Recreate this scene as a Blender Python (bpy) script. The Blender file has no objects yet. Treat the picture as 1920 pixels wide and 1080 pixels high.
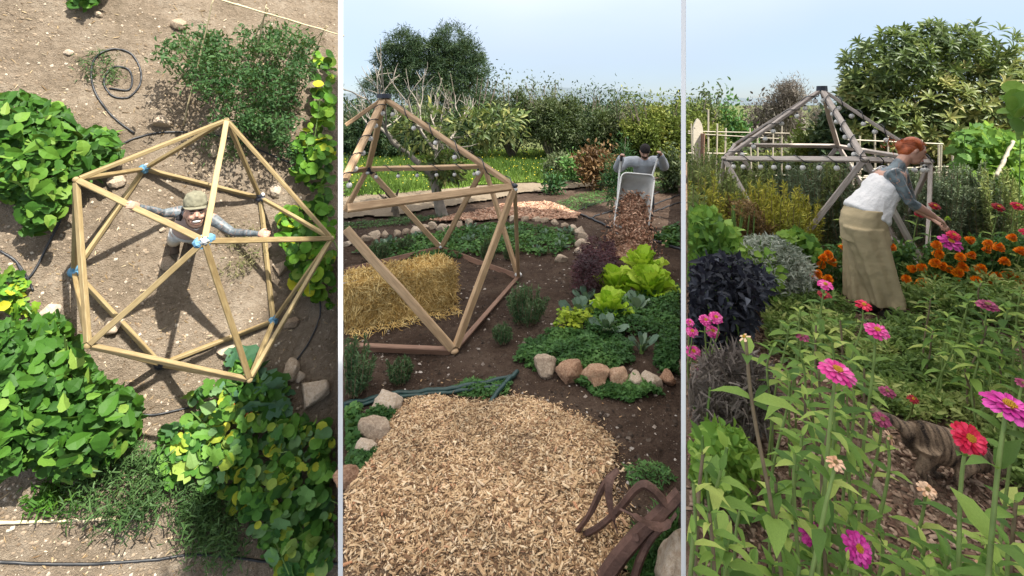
import bpy, bmesh, math, random
import numpy as np
from mathutils import Matrix, Vector, noise as mnoise

# ------------------------------------------------------------------ camera, sky, sun, exposure
S = bpy.context.scene
F, HY, CAMZ = 900.0, 195.0, 2.3                      # focal length and horizon row in photo pixels, eye height in m
cam = bpy.data.cameras.new('camera'); camo = bpy.data.objects.new('camera', cam)
S.collection.objects.link(camo); S.camera = camo
cam.sensor_fit = 'HORIZONTAL'; cam.sensor_width = 36; cam.lens = 36 * F / 1920
cam.clip_start = 0.05; cam.clip_end = 6000
camo.location = (0, 0, CAMZ); camo.rotation_euler = (math.pi / 2, 0, 0)   # level camera, lens shifted down
cam.shift_y = -(540 - HY) / 1920

SUN = Vector((0.4718, -0.4286, 0.7706)).normalized()      # direction towards the sun: high, behind and right of the viewer
sl = bpy.data.lights.new('sun', 'SUN'); sl.energy = 5.0; sl.angle = math.radians(0.5); sl.color = (1.0, 0.95, 0.86)
so = bpy.data.objects.new('sun', sl); S.collection.objects.link(so)
so.rotation_euler = (-SUN).to_track_quat('-Z', 'Y').to_euler()
W = bpy.data.worlds.new('World'); S.world = W; W.use_nodes = True
nt = W.node_tree; bg = nt.nodes['Background']
sky = nt.nodes.new('ShaderNodeTexSky'); sky.sky_type = 'NISHITA'; sky.sun_disc = False
sky.sun_elevation = math.asin(SUN.z); sky.sun_rotation = math.atan2(SUN.x, SUN.y)
sky.air_density = 0.8; sky.dust_density = 0.4; sky.ozone_density = 2.5
# thin high cloud veil over the whole dome
tc = nt.nodes.new('ShaderNodeTexCoord'); mp = nt.nodes.new('ShaderNodeMapping'); mp.inputs['Scale'].default_value = (1, 1, 2.6)
mp.inputs['Location'].default_value = (2.0, 0.9, 0.5)
nz = nt.nodes.new('ShaderNodeTexNoise'); nz.inputs['Scale'].default_value = 1.1; nz.inputs['Detail'].default_value = 5; nz.inputs['Roughness'].default_value = .45
rp = nt.nodes.new('ShaderNodeMapRange'); rp.inputs['From Min'].default_value = .38; rp.inputs['From Max'].default_value = .66
rp.inputs['To Min'].default_value = .58; rp.inputs['To Max'].default_value = .96
mx = nt.nodes.new('ShaderNodeMix'); mx.data_type = 'RGBA'; sep = nt.nodes.new('ShaderNodeSeparateXYZ'); zenith_gain = nt.nodes.new('ShaderNodeMapRange'); zenith_gain.inputs['To Min'].default_value = .47; zenith_gain.inputs['To Max'].default_value = 2.6   # gradient steeper than a standard overcast, adding fill light to the shaded gardens
vc = nt.nodes.new('ShaderNodeVectorMath'); vc.operation = 'SCALE'; vm_ = nt.nodes.new('ShaderNodeMix'); vm_.data_type = 'RGBA'; vm_.inputs[6].default_value = (5.0, 5.85, 7.0, 1); vm_.inputs[7].default_value = (6.9, 6.35, 5.7, 1)   # bluish haze low down, white cloud overhead
L = nt.links.new
L(tc.outputs['Generated'], mp.inputs['Vector']); L(mp.outputs[0], nz.inputs['Vector']); L(nz.outputs[0], rp.inputs['Value'])
L(tc.outputs['Generated'], sep.inputs[0]); L(sep.outputs['Z'], zenith_gain.inputs['Value']); L(zenith_gain.outputs[0], vc.inputs['Scale']); L(sep.outputs['Z'], vm_.inputs[0]); L(vm_.outputs[2], vc.inputs[0]); L(vc.outputs[0], mx.inputs[7])
L(rp.outputs[0], mx.inputs[0]); L(sky.outputs[0], mx.inputs[6]); L(mx.outputs[2], bg.inputs['Color'])
bg.inputs['Strength'].default_value = 0.10
S.view_settings.view_transform = 'Standard'; S.view_settings.look = 'None'; S.view_settings.exposure = 1.0; S.view_settings.gamma = 1
S.cycles.use_denoising = True; S.cycles.max_bounces = 6; S.cycles.transparent_max_bounces = 8
S.cycles.diffuse_bounces = 3; S.cycles.glossy_bounces = 2; S.cycles.sample_clamp_indirect = 4

# ------------------------------------------------------------------ helpers
R = random.Random(7); NR = np.random.RandomState(7)
COL = S.collection.objects
def wdir(px, py):
    return Vector(((px - 960) / F, 1.0, (HY - py) / F))
def gp(px, py, g=0.0):                                # pixel -> point on level ground of height g
    d = wdir(px, py); t = (g - CAMZ) / d.z
    return Vector((d.x * t, d.y * t, g))
def ap(px, py, y):                                    # pixel -> point at forward distance y
    d = wdir(px, py); t = y / d.y
    return Vector((d.x * t, y, CAMZ + d.z * t))
def proj(P):
    P = np.atleast_2d(np.asarray(P, float)); y = np.maximum(P[:, 1], .01)
    return 960 + F * P[:, 0] / y, HY - F * (P[:, 2] - CAMZ) / y
# the left garden lies on a steep bank that faces the viewer: frame M1 = (right, up the bank, out of the bank)
def _frame1(nx=262, ny=596, D=8.2):
    nd = wdir(nx, ny).normalized(); n = -nd
    camup = Vector((0, 0, 1)); up = (camup - n * camup.dot(n)).normalized(); r = up.cross(n)
    O = Vector((0, 0, CAMZ)) + nd * D
    return Matrix(((r.x, up.x, n.x, O.x), (r.y, up.y, n.y, O.y), (r.z, up.z, n.z, O.z), (0, 0, 0, 1)))
M1 = _frame1(); M1I = M1.inverted()
def p1(px, py, h=0.0):                                # pixel -> bank coordinates at height h above the bank
    o = M1I @ Vector((0, 0, CAMZ)); d = M1I.to_3x3() @ wdir(px, py); t = (h - o.z) / d.z
    return o + d * t
I4 = Matrix.Identity(4)
def T(x, y=None, z=None):
    return Matrix.Translation(Vector(x) if y is None else Vector((x, y, z)))
def RZ(a): return Matrix.Rotation(a, 4, 'Z')
BOUND = {1: (-400, 633), 2: (644, 1276.5), 3: (1287.5, 2600)}    # the three plots end at the white posts

def newmesh(name, v, f):
    m = bpy.data.meshes.new(name); m.from_pydata([tuple(map(float, p)) for p in v], [], f); m.update(); return m
def npmesh(name, v, tri=None, loops=None, starts=None, totals=None):
    """fast mesh from arrays: loops = flat vertex indices, starts/totals per face"""
    m = bpy.data.meshes.new(name); v = np.asarray(v, np.float32)
    m.vertices.add(len(v)); m.vertices.foreach_set('co', v.ravel())
    if tri is not None:
        tri = np.asarray(tri, np.int32); loops = tri.ravel(); n = len(tri); k = tri.shape[1]
        starts = np.arange(n, dtype=np.int32) * k; totals = np.full(n, k, np.int32)
    m.loops.add(len(loops)); m.loops.foreach_set('vertex_index', np.asarray(loops, np.int32))
    m.polygons.add(len(starts)); m.polygons.foreach_set('loop_start', np.asarray(starts, np.int32))
    m.polygons.foreach_set('loop_total', np.asarray(totals, np.int32))
    m.update(calc_edges=True); return m
def link(name, data, mat=None, parent=None, M=None, smooth=False):
    o = bpy.data.objects.new(name, data); COL.link(o)
    if mat is not None and data is not None and len(data.materials) == 0: data.materials.append(mat)
    if smooth and data is not None: data.polygons.foreach_set('use_smooth', [True] * len(data.polygons))
    if parent is not None: o.parent = parent
    if M is not None: o.matrix_local = M
    return o
def tag(o, label=None, cat=None, group=None, kind=None):
    if label: o['label'] = label
    if cat: o['category'] = cat
    if group: o['group'] = group
    if kind: o['kind'] = kind
    return o
def thing(name, label, cat, M=None, group=None):
    o = bpy.data.objects.new(name, None); o.empty_display_size = .1; COL.link(o)
    if M is not None: o.matrix_world = M
    return tag(o, label, cat, group)
def attr(m, name, vals):
    a = m.attributes.new(name, 'FLOAT', 'POINT'); a.data.foreach_set('value', np.asarray(vals, np.float32))

class MB:
    """collects simple solids into one mesh"""
    def __init__(s): s.v = []; s.f = []
    def add(s, v, f):
        n = len(s.v); s.v += [tuple(p) for p in v]; s.f += [tuple(i + n for i in q) for q in f]; return s
    def tube(s, pts, rad, k=6, cap=True, flat=None):
        pts = [Vector(p) for p in pts]; n = len(pts)
        if not hasattr(rad, '__len__'): rad = [rad] * n
        base = len(s.v); prev = None
        for i, p in enumerate(pts):
            t = (pts[min(i + 1, n - 1)] - pts[max(i - 1, 0)]).normalized()
            if prev is None:
                a = Vector((0, 0, 1)) if abs(t.z) < .9 else Vector((1, 0, 0)); u = t.cross(a).normalized()
            else:
                u = (prev - t * prev.dot(t)).normalized()
            prev = u; w = t.cross(u)
            for j in range(k):
                q = 2 * math.pi * j / k; c = p + (u * math.cos(q) + w * math.sin(q) * (flat or 1)) * rad[i]; s.v.append(tuple(c))
        for i in range(n - 1):
            for j in range(k):
                a = base + i * k + j; b = base + i * k + (j + 1) % k
                s.f.append((a, b, b + k, a + k))
        if cap:
            s.f.append(tuple(base + j for j in range(k))[::-1]); s.f.append(tuple(base + (n - 1) * k + j for j in range(k)))
        return s
    def beam(s, a, b, w, h, up=Vector((0, 0, 1)), bev=.12):
        """bar of section w x h with chamfered edges from a to b"""
        a, b = Vector(a), Vector(b); t = (b - a).normalized()
        u = t.cross(up); u = u.normalized() if u.length > 1e-4 else t.orthogonal().normalized(); q = u.cross(t)
        cw, ch = w * bev, w * bev
        sec = [(-w/2+cw, -h/2), (w/2-cw, -h/2), (w/2, -h/2+ch), (w/2, h/2-ch), (w/2-cw, h/2), (-w/2+cw, h/2), (-w/2, h/2-ch), (-w/2, -h/2+ch)]
        n = len(s.v)
        for p in (a, b):
            for x, y in sec: s.v.append(tuple(p + u * x + q * y))
        for j in range(8): s.f.append((n + j, n + (j + 1) % 8, n + 8 + (j + 1) % 8, n + 8 + j))
        s.f.append(tuple(n + j for j in range(8))[::-1]); s.f.append(tuple(n + 8 + j for j in range(8)))
        return s
    def ball(s, c, r, seg=10, ring=6, M=None):
        n = len(s.v); c = Vector(c); rr = (r, r, r) if not hasattr(r, '__len__') else r
        P = [Vector((0, 0, 1))]
        for i in range(1, ring):
            th = math.pi * i / ring
            for j in range(seg):
                ph = 2 * math.pi * j / seg; P.append(Vector((math.sin(th) * math.cos(ph), math.sin(th) * math.sin(ph), math.cos(th))))
        P.append(Vector((0, 0, -1)))
        for p in P:
            q = Vector((p.x * rr[0], p.y * rr[1], p.z * rr[2]))
            if M is not None: q = M @ q
            s.v.append(tuple(c + q))
        for j in range(seg): s.f.append((n, n + 1 + j, n + 1 + (j + 1) % seg))
        for i in range(ring - 2):
            for j in range(seg):
                a = n + 1 + i * seg + j; b = n + 1 + i * seg + (j + 1) % seg; s.f.append((a, a + seg, b + seg, b))
        e = n + 1 + (ring - 1) * seg
        for j in range(seg): s.f.append((e, e - seg + (j + 1) % seg, e - seg + j))
        return s
    def loft(s, secs, k=16, cap=True):
        """secs: (centre, u vector, v vector) ellipse sections"""
        n = len(s.v); m = len(secs)
        for c, u, v in secs:
            c, u, v = Vector(c), Vector(u), Vector(v)
            for j in range(k):
                q = 2 * math.pi * j / k; s.v.append(tuple(c + u * math.cos(q) + v * math.sin(q)))
        for i in range(m - 1):
            for j in range(k):
                a = n + i * k + j; b = n + i * k + (j + 1) % k; s.f.append((a, b, b + k, a + k))
        if cap:
            s.f.append(tuple(n + j for j in range(k))[::-1]); s.f.append(tuple(n + (m - 1) * k + j for j in range(k)))
        return s
    def folds(s, secs, k=48, amp=.06, n=7, ph=0.0):
        """loft whose sections carry drapery folds, deeper towards the last one"""
        b0 = len(s.v); m = len(secs)
        for i, (c, u, v) in enumerate(secs):
            c, u, v = Vector(c), Vector(u), Vector(v); t = i / (m - 1)
            for j in range(k):
                q = 2 * math.pi * j / k; a = 1 + amp * (.25 + t) * (math.sin(n * q + ph + 1.3 * t) + .6 * math.sin((n + 4) * q - 2.2 * t + ph)); s.v.append(tuple(c + (u * math.cos(q) + v * math.sin(q)) * a))
        for i in range(m - 1):
            for j in range(k): a = b0 + i * k + j; b = b0 + i * k + (j + 1) % k; s.f.append((a, b, b + k, a + k))
        s.f.append(tuple(b0 + j for j in range(k))[::-1]); s.f.append(tuple(b0 + (m - 1) * k + j for j in range(k))); return s
    def mesh(s, name): return newmesh(name, s.v, s.f)
    def build(s, name, mat, parent=None, M=None, smooth=False): return link(name, s.mesh(name), mat, parent, M, smooth)

# ---- leaves: templates in (along, across, out) and a fast scatter
def fan(out, mid=(.45, 0, -.05)):
    v = [mid] + out; n = len(out)
    return np.array(v, float), [(0, 1 + i, 1 + (i + 1) % n) for i in range(n)]
TP = {}
TP['lance'] = (np.array([(0,0,0),(.3,-.45,.07),(.32,0,.02),(.3,.45,.07),(.68,-.34,.02),(.68,0,-.05),(.68,.34,.02),(1,0,-.2)], float),
               [(0,1,2),(0,2,3),(1,4,5,2),(2,5,6,3),(4,7,5),(5,7,6)])
TP['ovate'] = (np.array([(0,0,0),(.12,-.3,.05),(.38,-.5,.07),(.7,-.34,.0),(1,0,-.16),(.7,.34,.0),(.38,.5,.07),(.12,.3,.05),(.15,0,0),(.4,0,-.02),(.7,0,-.08)], float),
               [(0,1,8),(1,2,9,8),(2,3,10,9),(3,4,10),(4,5,10),(5,6,9,10),(6,7,8,9),(7,0,8)])
h_ = [(.0,.04,0),(-.06,.3,.06),(.14,.5,.07),(.27,.36,.02),(.5,.47,.02),(.58,.25,-.03),(.82,.26,-.09)]
TP['lobed'] = fan([(0,0,0)] + [(x, -y, z) for x, y, z in h_[1:]] + [(1, 0, -.16)] + [(x, y, z) for x, y, z in h_[:0:-1]], (.42, 0, -.06))
h_ = [(.0,.04,0),(.03,.27,.05),(.17,.43,.06),(.3,.37,.03),(.46,.42,.02),(.6,.28,-.03),(.8,.2,-.08)]
TP['egg'] = fan([(0,0,0)] + [(x, -y, z) for x, y, z in h_[1:]] + [(1, 0, -.16)] + [(x, y, z) for x, y, z in h_[:0:-1]], (.42, 0, -.07))
TP['round'] = fan([(.5 - .5*math.cos(q), .5*math.sin(q), .05 + .04*math.cos(3*q)) for q in [2*math.pi*i/10 for i in range(10)]], (.45, 0, -.06))
TP['diamond'] = (np.array([(0,0,0),(.45,-.5,.08),(1,0,-.05),(.45,.5,.08)], float), [(0,1,2,3)])
TP['blade'] = (np.array([(0,-.5,0),(0,.5,0),(.55,-.4,.02),(.55,.4,.02),(1,0,-.12)], float), [(0,2,3,1),(2,4,3)])
TP['needle'] = (np.array([(0,-.5,0),(0,.5,0),(1,0,0)], float), [(0,2,1)])
TP['trifoil'] = (np.array([(0,0,0),(.1,-.5,.06),(.45,-.42,.04),(.4,0,0),(.6,-.3,.05),(1,0,.03),(.6,.3,.05),(.45,.42,.04),(.1,.5,.06)], float),
                 [(0,1,2),(0,2,3),(3,4,5),(3,5,6),(0,3,7),(0,7,8)])
TP['frill'] = None
def unit(a): return a / np.maximum(np.linalg.norm(a, axis=-1, keepdims=True), 1e-9)
def frames(d, n):
    d = unit(d); s = np.cross(n, d); bad = np.linalg.norm(s, axis=1) < 1e-3; s[bad] = np.cross(np.array([[.3, .9, .1]]), d[bad]); s = unit(s)
    return d, s, np.cross(d, s)
def leafmesh(name, pos, d, n, Ln, Wd, tp, tint=None, panel=None, M=None):
    pos = np.asarray(pos, float); N = len(pos)
    Ln = np.broadcast_to(np.asarray(Ln, float), (N,)); Wd = np.broadcast_to(np.asarray(Wd, float), (N,))
    d, s, u = frames(np.asarray(d, float), np.asarray(n, float))
    if tint is None: tint = NR.rand(N)
    tint = np.broadcast_to(tint, (N,))
    if panel:
        Mn = np.array(M) if M is not None else np.eye(4)
        lo, hi = BOUND[panel]; keep = np.ones(N, bool)
        for k in (0, .5, 1.0):
            for q in (-.5, .5):
                P = pos + d * (Ln * k)[:, None] + s * (Wd * q)[:, None]; P = P @ Mn[:3, :3].T + Mn[:3, 3]
                x, _ = proj(P); keep &= (x > lo) & (x < hi)
        pos, d, s, u, Ln, Wd, tint = pos[keep], d[keep], s[keep], u[keep], Ln[keep], Wd[keep], tint[keep]; N = len(pos)
    tv, tf = TP[tp]; k = len(tv)
    V = pos[:, None] + d[:, None] * (tv[None, :, 0:1] * Ln[:, None, None]) + s[:, None] * (tv[None, :, 1:2] * Wd[:, None, None]) + u[:, None] * (tv[None, :, 2:3] * Ln[:, None, None])
    fl = np.array([i for q in tf for i in q]); ft = np.array([len(q) for q in tf])
    loops = (np.arange(N)[:, None] * k + fl[None]).ravel(); totals = np.tile(ft, N); starts = np.concatenate([[0], np.cumsum(totals)[:-1]]) if N else np.zeros(0)
    m = npmesh(name, V.reshape(-1, 3), loops=loops, starts=starts, totals=totals)
    attr(m, 'tint', np.repeat(tint, k)); return m
_single = {}
def single_leaf(tp, mat, bend=0.0):
    """one shared leaf mesh, scaled per object"""
    key = (tp, mat.name, bend)
    if key not in _single:
        tv, tf = TP[tp]; v = tv.copy(); v[:, 2] -= bend * v[:, 0] ** 2
        m = newmesh('leaf', v, tf); attr(m, 'own', np.ones(len(v))); m.materials.append(mat); _single[key] = m
    return _single[key]
def leaf_parts(parent, pos, d, n, Ln, Wd, mesh, name='leaf', panel=None):
    d, s, u = frames(np.asarray(d, float), np.asarray(n, float)); N = len(pos)
    Ln = np.broadcast_to(np.asarray(Ln, float), (N,)); Wd = np.broadcast_to(np.asarray(Wd, float), (N,)); MW = parent.matrix_world.copy()
    p = parent
    while p.parent: p = p.parent; MW = p.matrix_world @ MW if False else MW
    out = []
    for i in range(N):
        if panel:
            a = MW @ Vector(pos[i]); b = MW @ Vector(pos[i] + d[i] * Ln[i]); sd = MW.to_3x3() @ Vector(s[i] * Wd[i] * .5)
            x, _ = proj([a, b, (a + b) / 2 + sd, (a + b) / 2 - sd])
            if x.min() < BOUND[panel][0] or x.max() > BOUND[panel][1]: continue
        M = Matrix(((d[i][0]*Ln[i], s[i][0]*Wd[i], u[i][0]*Ln[i], pos[i][0]), (d[i][1]*Ln[i], s[i][1]*Wd[i], u[i][1]*Ln[i], pos[i][1]),
                    (d[i][2]*Ln[i], s[i][2]*Wd[i], u[i][2]*Ln[i], pos[i][2]), (0, 0, 0, 1)))
        o = bpy.data.objects.new(name, mesh); COL.link(o); o.parent = parent; o.matrix_local = M; out.append(o)
    return out
def rnd_dirs(N, up=0.0, rs=None):
    rs = rs or NR; d = unit(rs.normal(size=(N, 3))); d[:, 2] += up; return unit(d)
def blob(N, c, r, shell=.55, rs=None, flat=False):
    """points in an ellipsoid, thicker towards its skin; flat keeps the upper half only"""
    rs = rs or NR; d = unit(rs.normal(size=(N, 3)))
    if flat: d[:, 2] = np.abs(d[:, 2])
    k = (shell + (1 - shell) * rs.rand(N)) ** .7
    return np.asarray(c) + d * k[:, None] * np.asarray(r), d

# ------------------------------------------------------------------ materials
def mat_base(name):
    m = bpy.data.materials.new(name); m.use_nodes = True; t = m.node_tree; b = t.nodes['Principled BSDF']; return m, t, b
def N_(t, kind, **kw):
    n = t.nodes.new('ShaderNode' + kind)
    for k, v in kw.items(): setattr(n, k, v)
    return n
def ramp(t, stops, fac):
    r = N_(t, 'ValToRGB'); e = r.color_ramp.elements
    while len(e) < len(stops): e.new(.5)
    for i, (p, c) in enumerate(stops): e[i].position = p; e[i].color = (*c, 1)
    t.links.new(fac, r.inputs[0]); return r.outputs[0]
def noise_(t, scale, detail=4, rough=.55, coord='Object', vec=None):
    n = N_(t, 'TexNoise'); n.inputs['Scale'].default_value = scale; n.inputs['Detail'].default_value = detail; n.inputs['Roughness'].default_value = rough
    if vec is None: vec = N_(t, 'TexCoord').outputs[coord]
    t.links.new(vec, n.inputs['Vector']); return n.outputs[0]
def mixc(t, a, b, fac, mode='MIX'):
    m = N_(t, 'Mix', data_type='RGBA', blend_type=mode)
    for i, x in ((6, a), (7, b)):
        if isinstance(x, tuple): m.inputs[i].default_value = (*x, 1)
        else: t.links.new(x, m.inputs[i])
    if isinstance(fac, (int, float)): m.inputs[0].default_value = fac
    else: t.links.new(fac, m.inputs[0])
    return m.outputs[2]
def math_(t, op, a, b=None, clamp=False):
    m = N_(t, 'Math', operation=op, use_clamp=clamp)
    for i, x in enumerate((a, b)):
        if x is None: continue
        if isinstance(x, (int, float)): m.inputs[i].default_value = x
        else: t.links.new(x, m.inputs[i])
    return m.outputs[0]
def bump(t, b, h, strength=.5, dist=.02):
    n = N_(t, 'Bump'); n.inputs['Strength'].default_value = strength; n.inputs['Distance'].default_value = dist
    t.links.new(h, n.inputs['Height']); t.links.new(n.outputs[0], b.inputs['Normal'])
def tint_of(t):
    a = N_(t, 'Attribute'); a.attribute_name = 'tint'; o = N_(t, 'Attribute'); o.attribute_name = 'own'; i = N_(t, 'ObjectInfo')
    return math_(t, 'ADD', a.outputs['Fac'], math_(t, 'MULTIPLY', o.outputs['Fac'], i.outputs['Random']))
def leaf_mat(name, stops, rough=.55, tr=.28, spec=.22, trc=None):
    """stops: colour ramp over the per-leaf tint"""
    m, t, b = mat_base(name); c = ramp(t, stops, tint_of(t))
    nz = noise_(t, 22, 2); c = mixc(t, c, (.5, .5, .5), math_(t, 'MULTIPLY', nz, .0)) if False else c
    v = N_(t, 'HueSaturation'); t.links.new(c, v.inputs['Color']); mr = N_(t, 'MapRange'); t.links.new(nz, mr.inputs[0]); mr.inputs[3].default_value = .72; mr.inputs[4].default_value = 1.28
    t.links.new(mr.outputs[0], v.inputs['Value']); c = v.outputs[0]
    t.links.new(c, b.inputs['Base Color']); b.inputs['Roughness'].default_value = rough; b.inputs['Specular IOR Level'].default_value = spec
    tl = N_(t, 'BsdfTranslucent'); t.links.new(mixc(t, c, (.55, .75, .12), .25, 'MIX') if trc is None else mixc(t, c, trc, .4), tl.inputs['Color'])
    ms = N_(t, 'MixShader'); ms.inputs[0].default_value = tr
    t.links.new(b.outputs[0], ms.inputs[1]); t.links.new(tl.outputs[0], ms.inputs[2]); t.links.new(ms.outputs[0], t.nodes['Material Output'].inputs['Surface'])
    return m
def plain(name, col, rough=.6, var=.25, scale=12, bmp=.0, bscale=40, metal=0.0, spec=.4, dist=.01):
    m, t, b = mat_base(name); n = noise_(t, scale, 5)
    d = tuple(x * (1 - var) for x in col); l = tuple(min(1, x * (1 + var)) for x in col)
    t.links.new(ramp(t, [(.3, d), (.7, l)], n), b.inputs['Base Color'])
    b.inputs['Roughness'].default_value = rough; b.inputs['Metallic'].default_value = metal; b.inputs['Specular IOR Level'].default_value = spec
    if bmp: bump(t, b, noise_(t, bscale, 5, .6), bmp, dist)
    return m
def soil_mat(name, dark, mid, light, sc=1.0, b_=.8, speck=None):
    m, t, b = mat_base(name); vec = N_(t, 'TexCoord').outputs['Object']
    n1 = noise_(t, 1.3 * sc, 6, .6, vec=vec); n2 = noise_(t, 14 * sc, 6, .7, vec=vec); n3 = noise_(t, 70 * sc, 3, .6, vec=vec)
    k = math_(t, 'ADD', math_(t, 'MULTIPLY', n1, .5), math_(t, 'ADD', math_(t, 'MULTIPLY', n2, .35), math_(t, 'MULTIPLY', n3, .25)))
    c = ramp(t, [(.40, dark), (.54, mid), (.70, light)], k)
    vo = N_(t, 'TexVoronoi'); vo.inputs['Scale'].default_value = 26 * sc; t.links.new(vec, vo.inputs['Vector'])
    if speck:
        lim = math_(t, 'LESS_THAN', vo.outputs['Distance'], .13); pick = math_(t, 'GREATER_THAN', noise_(t, 5 * sc, 2, vec=vec), .52)
        c = mixc(t, c, speck, math_(t, 'MULTIPLY', math_(t, 'MULTIPLY', lim, pick), .65))
    t.links.new(c, b.inputs['Base Color']); b.inputs['Roughness'].default_value = .95; b.inputs['Specular IOR Level'].default_value = .15
    bump(t, b, math_(t, 'ADD', n2, math_(t, 'MULTIPLY', n3, .6)), b_, .03); return m
def wood_mat(name, dark, light, rough=.65):
    m, t, b = mat_base(name); tcd = N_(t, 'TexCoord'); mpn = N_(t, 'Mapping'); mpn.inputs['Scale'].default_value = (3, 30, 30)
    t.links.new(tcd.outputs['Object'], mpn.inputs['Vector'])
    n = noise_(t, 2.2, 6, .6, vec=mpn.outputs[0]); n2 = noise_(t, 1.7, 3); oi = N_(t, 'ObjectInfo')
    k = math_(t, 'ADD', math_(t, 'MULTIPLY', n, .55), math_(t, 'ADD', math_(t, 'MULTIPLY', n2, .3), math_(t, 'MULTIPLY', oi.outputs['Random'], .2)))
    c = ramp(t, [(.36, dark), (.66, light)], k)
    vo = N_(t, 'TexVoronoi'); vo.inputs['Scale'].default_value = 5.0; t.links.new(tcd.outputs['Object'], vo.inputs['Vector'])
    c = mixc(t, c, tuple(x * .3 for x in dark), math_(t, 'MULTIPLY', math_(t, 'LESS_THAN', vo.outputs['Distance'], .09), .8))
    t.links.new(c, b.inputs['Base Color']); b.inputs['Roughness'].default_value = rough; bump(t, b, n, .35, .01); return m
def chip_mat(name, stops, rough=.8):
    m, t, b = mat_base(name); c = ramp(t, stops, tint_of(t)); n = noise_(t, 60, 3)
    v = N_(t, 'HueSaturation'); t.links.new(c, v.inputs['Color']); mr = N_(t, 'MapRange'); t.links.new(n, mr.inputs[0]); mr.inputs[3].default_value = .7; mr.inputs[4].default_value = 1.25
    big = N_(t, 'MapRange'); t.links.new(noise_(t, 2.3, 3, .6, 'Object'), big.inputs[0]); big.inputs[1].default_value = .35; big.inputs[2].default_value = .62; big.inputs[3].default_value = .72; big.inputs[4].default_value = 1.12
    t.links.new(math_(t, 'MULTIPLY', mr.outputs[0], big.outputs[0]), v.inputs['Value']); t.links.new(v.outputs[0], b.inputs['Base Color']); b.inputs['Roughness'].default_value = rough; b.inputs['Specular IOR Level'].default_value = .2
    return m
def stone_mat(name, a, b_, c_):
    m, t, b = mat_base(name); tcd = N_(t, 'TexCoord'); oi = N_(t, 'ObjectInfo')
    n = noise_(t, 6, 6, .65); n2 = noise_(t, 30, 4, .6); k = math_(t, 'ADD', math_(t, 'MULTIPLY', n, .6), math_(t, 'ADD', math_(t, 'MULTIPLY', n2, .25), math_(t, 'MULTIPLY', oi.outputs['Random'], .22)))
    t.links.new(ramp(t, [(.4, a), (.55, b_), (.72, c_)], k), b.inputs['Base Color']); b.inputs['Roughness'].default_value = .9
    bump(t, b, math_(t, 'ADD', n, math_(t, 'MULTIPLY', n2, .5)), .6, .02); return m

MT = {}
MT['soil_dry'] = soil_mat('dry_soil', (.135, .104, .072), (.24, .188, .135), (.345, .287, .22), 1.0, 1.4, (.40, .345, .275))
MT['soil_dark'] = soil_mat('dark_soil', (.030, .019, .013), (.062, .040, .028), (.12, .085, .062), 1.2, 1.0, (.3, .25, .21))
MT['soil_path'] = soil_mat('mulch_soil', (.10, .06, .04), (.19, .125, .085), (.30, .22, .16), 1.6, 1.0, (.42, .34, .26))
MT['far_field'] = soil_mat('far_field', (.05, .065, .02), (.09, .11, .035), (.14, .14, .06), .25, .4)
MT['meadow'] = soil_mat('meadow_turf', (.07, .13, .018), (.12, .21, .03), (.22, .28, .06), .6, .5)
MT['track'] = soil_mat('sandy_track', (.13, .10, .07), (.19, .15, .105), (.25, .205, .15), .8, .5)
MT['pine_new'] = wood_mat('new_pine', (.21, .145, .06), (.40, .305, .15))
MT['pine_tan'] = wood_mat('tan_pine', (.28, .17, .085), (.58, .40, .23))
MT['pine_grey'] = wood_mat('weathered_pine', (.26, .215, .185), (.54, .47, .41))
MT['cane'] = wood_mat('dry_cane', (.38, .30, .16), (.66, .56, .36))
MT['cane_pale'] = wood_mat('pale_cane', (.33, .29, .21), (.54, .49, .39))
MT['hose'] = plain('black_hose', (.022, .024, .028), .45, .3, 20, spec=.5)
MT['hose_green'] = plain('green_hose', (.018, .05, .045), .4, .3, 20)
MT['blue_hub'] = plain('blue_tarp', (.10, .24, .36), .55, .35, 9)
MT['dark_hub'] = plain('dark_strap', (.035, .04, .055), .5, .4, 14)
MT['white_hub'] = plain('white_rope', (.62, .62, .60), .8, .2, 30)
MT['stone'] = stone_mat('limestone', (.26, .19, .13), (.46, .36, .26), (.62, .53, .43))
MT['stone_pale'] = stone_mat('cream_rock', (.36, .26, .17), (.52, .42, .31), (.64, .57, .47))
MT['stone_red'] = stone_mat('ochre_stone', (.22, .11, .06), (.42, .26, .16), (.56, .43, .31))
MT['white_paint'] = plain('white_paint', (.92, .92, .91), .6, .03, 3)
MT['skin'] = plain('skin', (.50, .29, .21), .55, .12, 9)

# stones: four shapes shared by all
def stone_mesh(seed, sub=4, rough=.2):
    """broken rock: a sphere split by random planes, then roughened"""
    rr = random.Random(seed * 17 + 3); bm = bmesh.new(); bmesh.ops.create_icosphere(bm, subdivisions=sub, radius=1); o = Vector((seed * 7.3, seed * 3.1, seed * 1.7))
    planes = []
    for i in range(13):
        a = Vector((rr.gauss(0, 1), rr.gauss(0, 1), rr.gauss(0, .8))).normalized(); planes.append((a, rr.uniform(.52, .88)))
    for v in bm.verts:
        p = v.co.copy(); q = p * (1 + .25 * mnoise.noise(p * .9 + o))
        for a, d_ in planes:
            k = q.dot(a) - d_
            if k > 0: q -= a * k * .93
        v.co = q * (1.18 + rough * .5 * mnoise.noise(p * 2.6 + o) + rough * .3 * mnoise.noise(p * 6 + o) + rough * .16 * mnoise.noise(p * 15 + o))
    m = bpy.data.meshes.new('stone'); bm.to_mesh(m); bm.free(); m.polygons.foreach_set('use_smooth', [True] * len(m.polygons)); return m
STONES = {}
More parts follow.
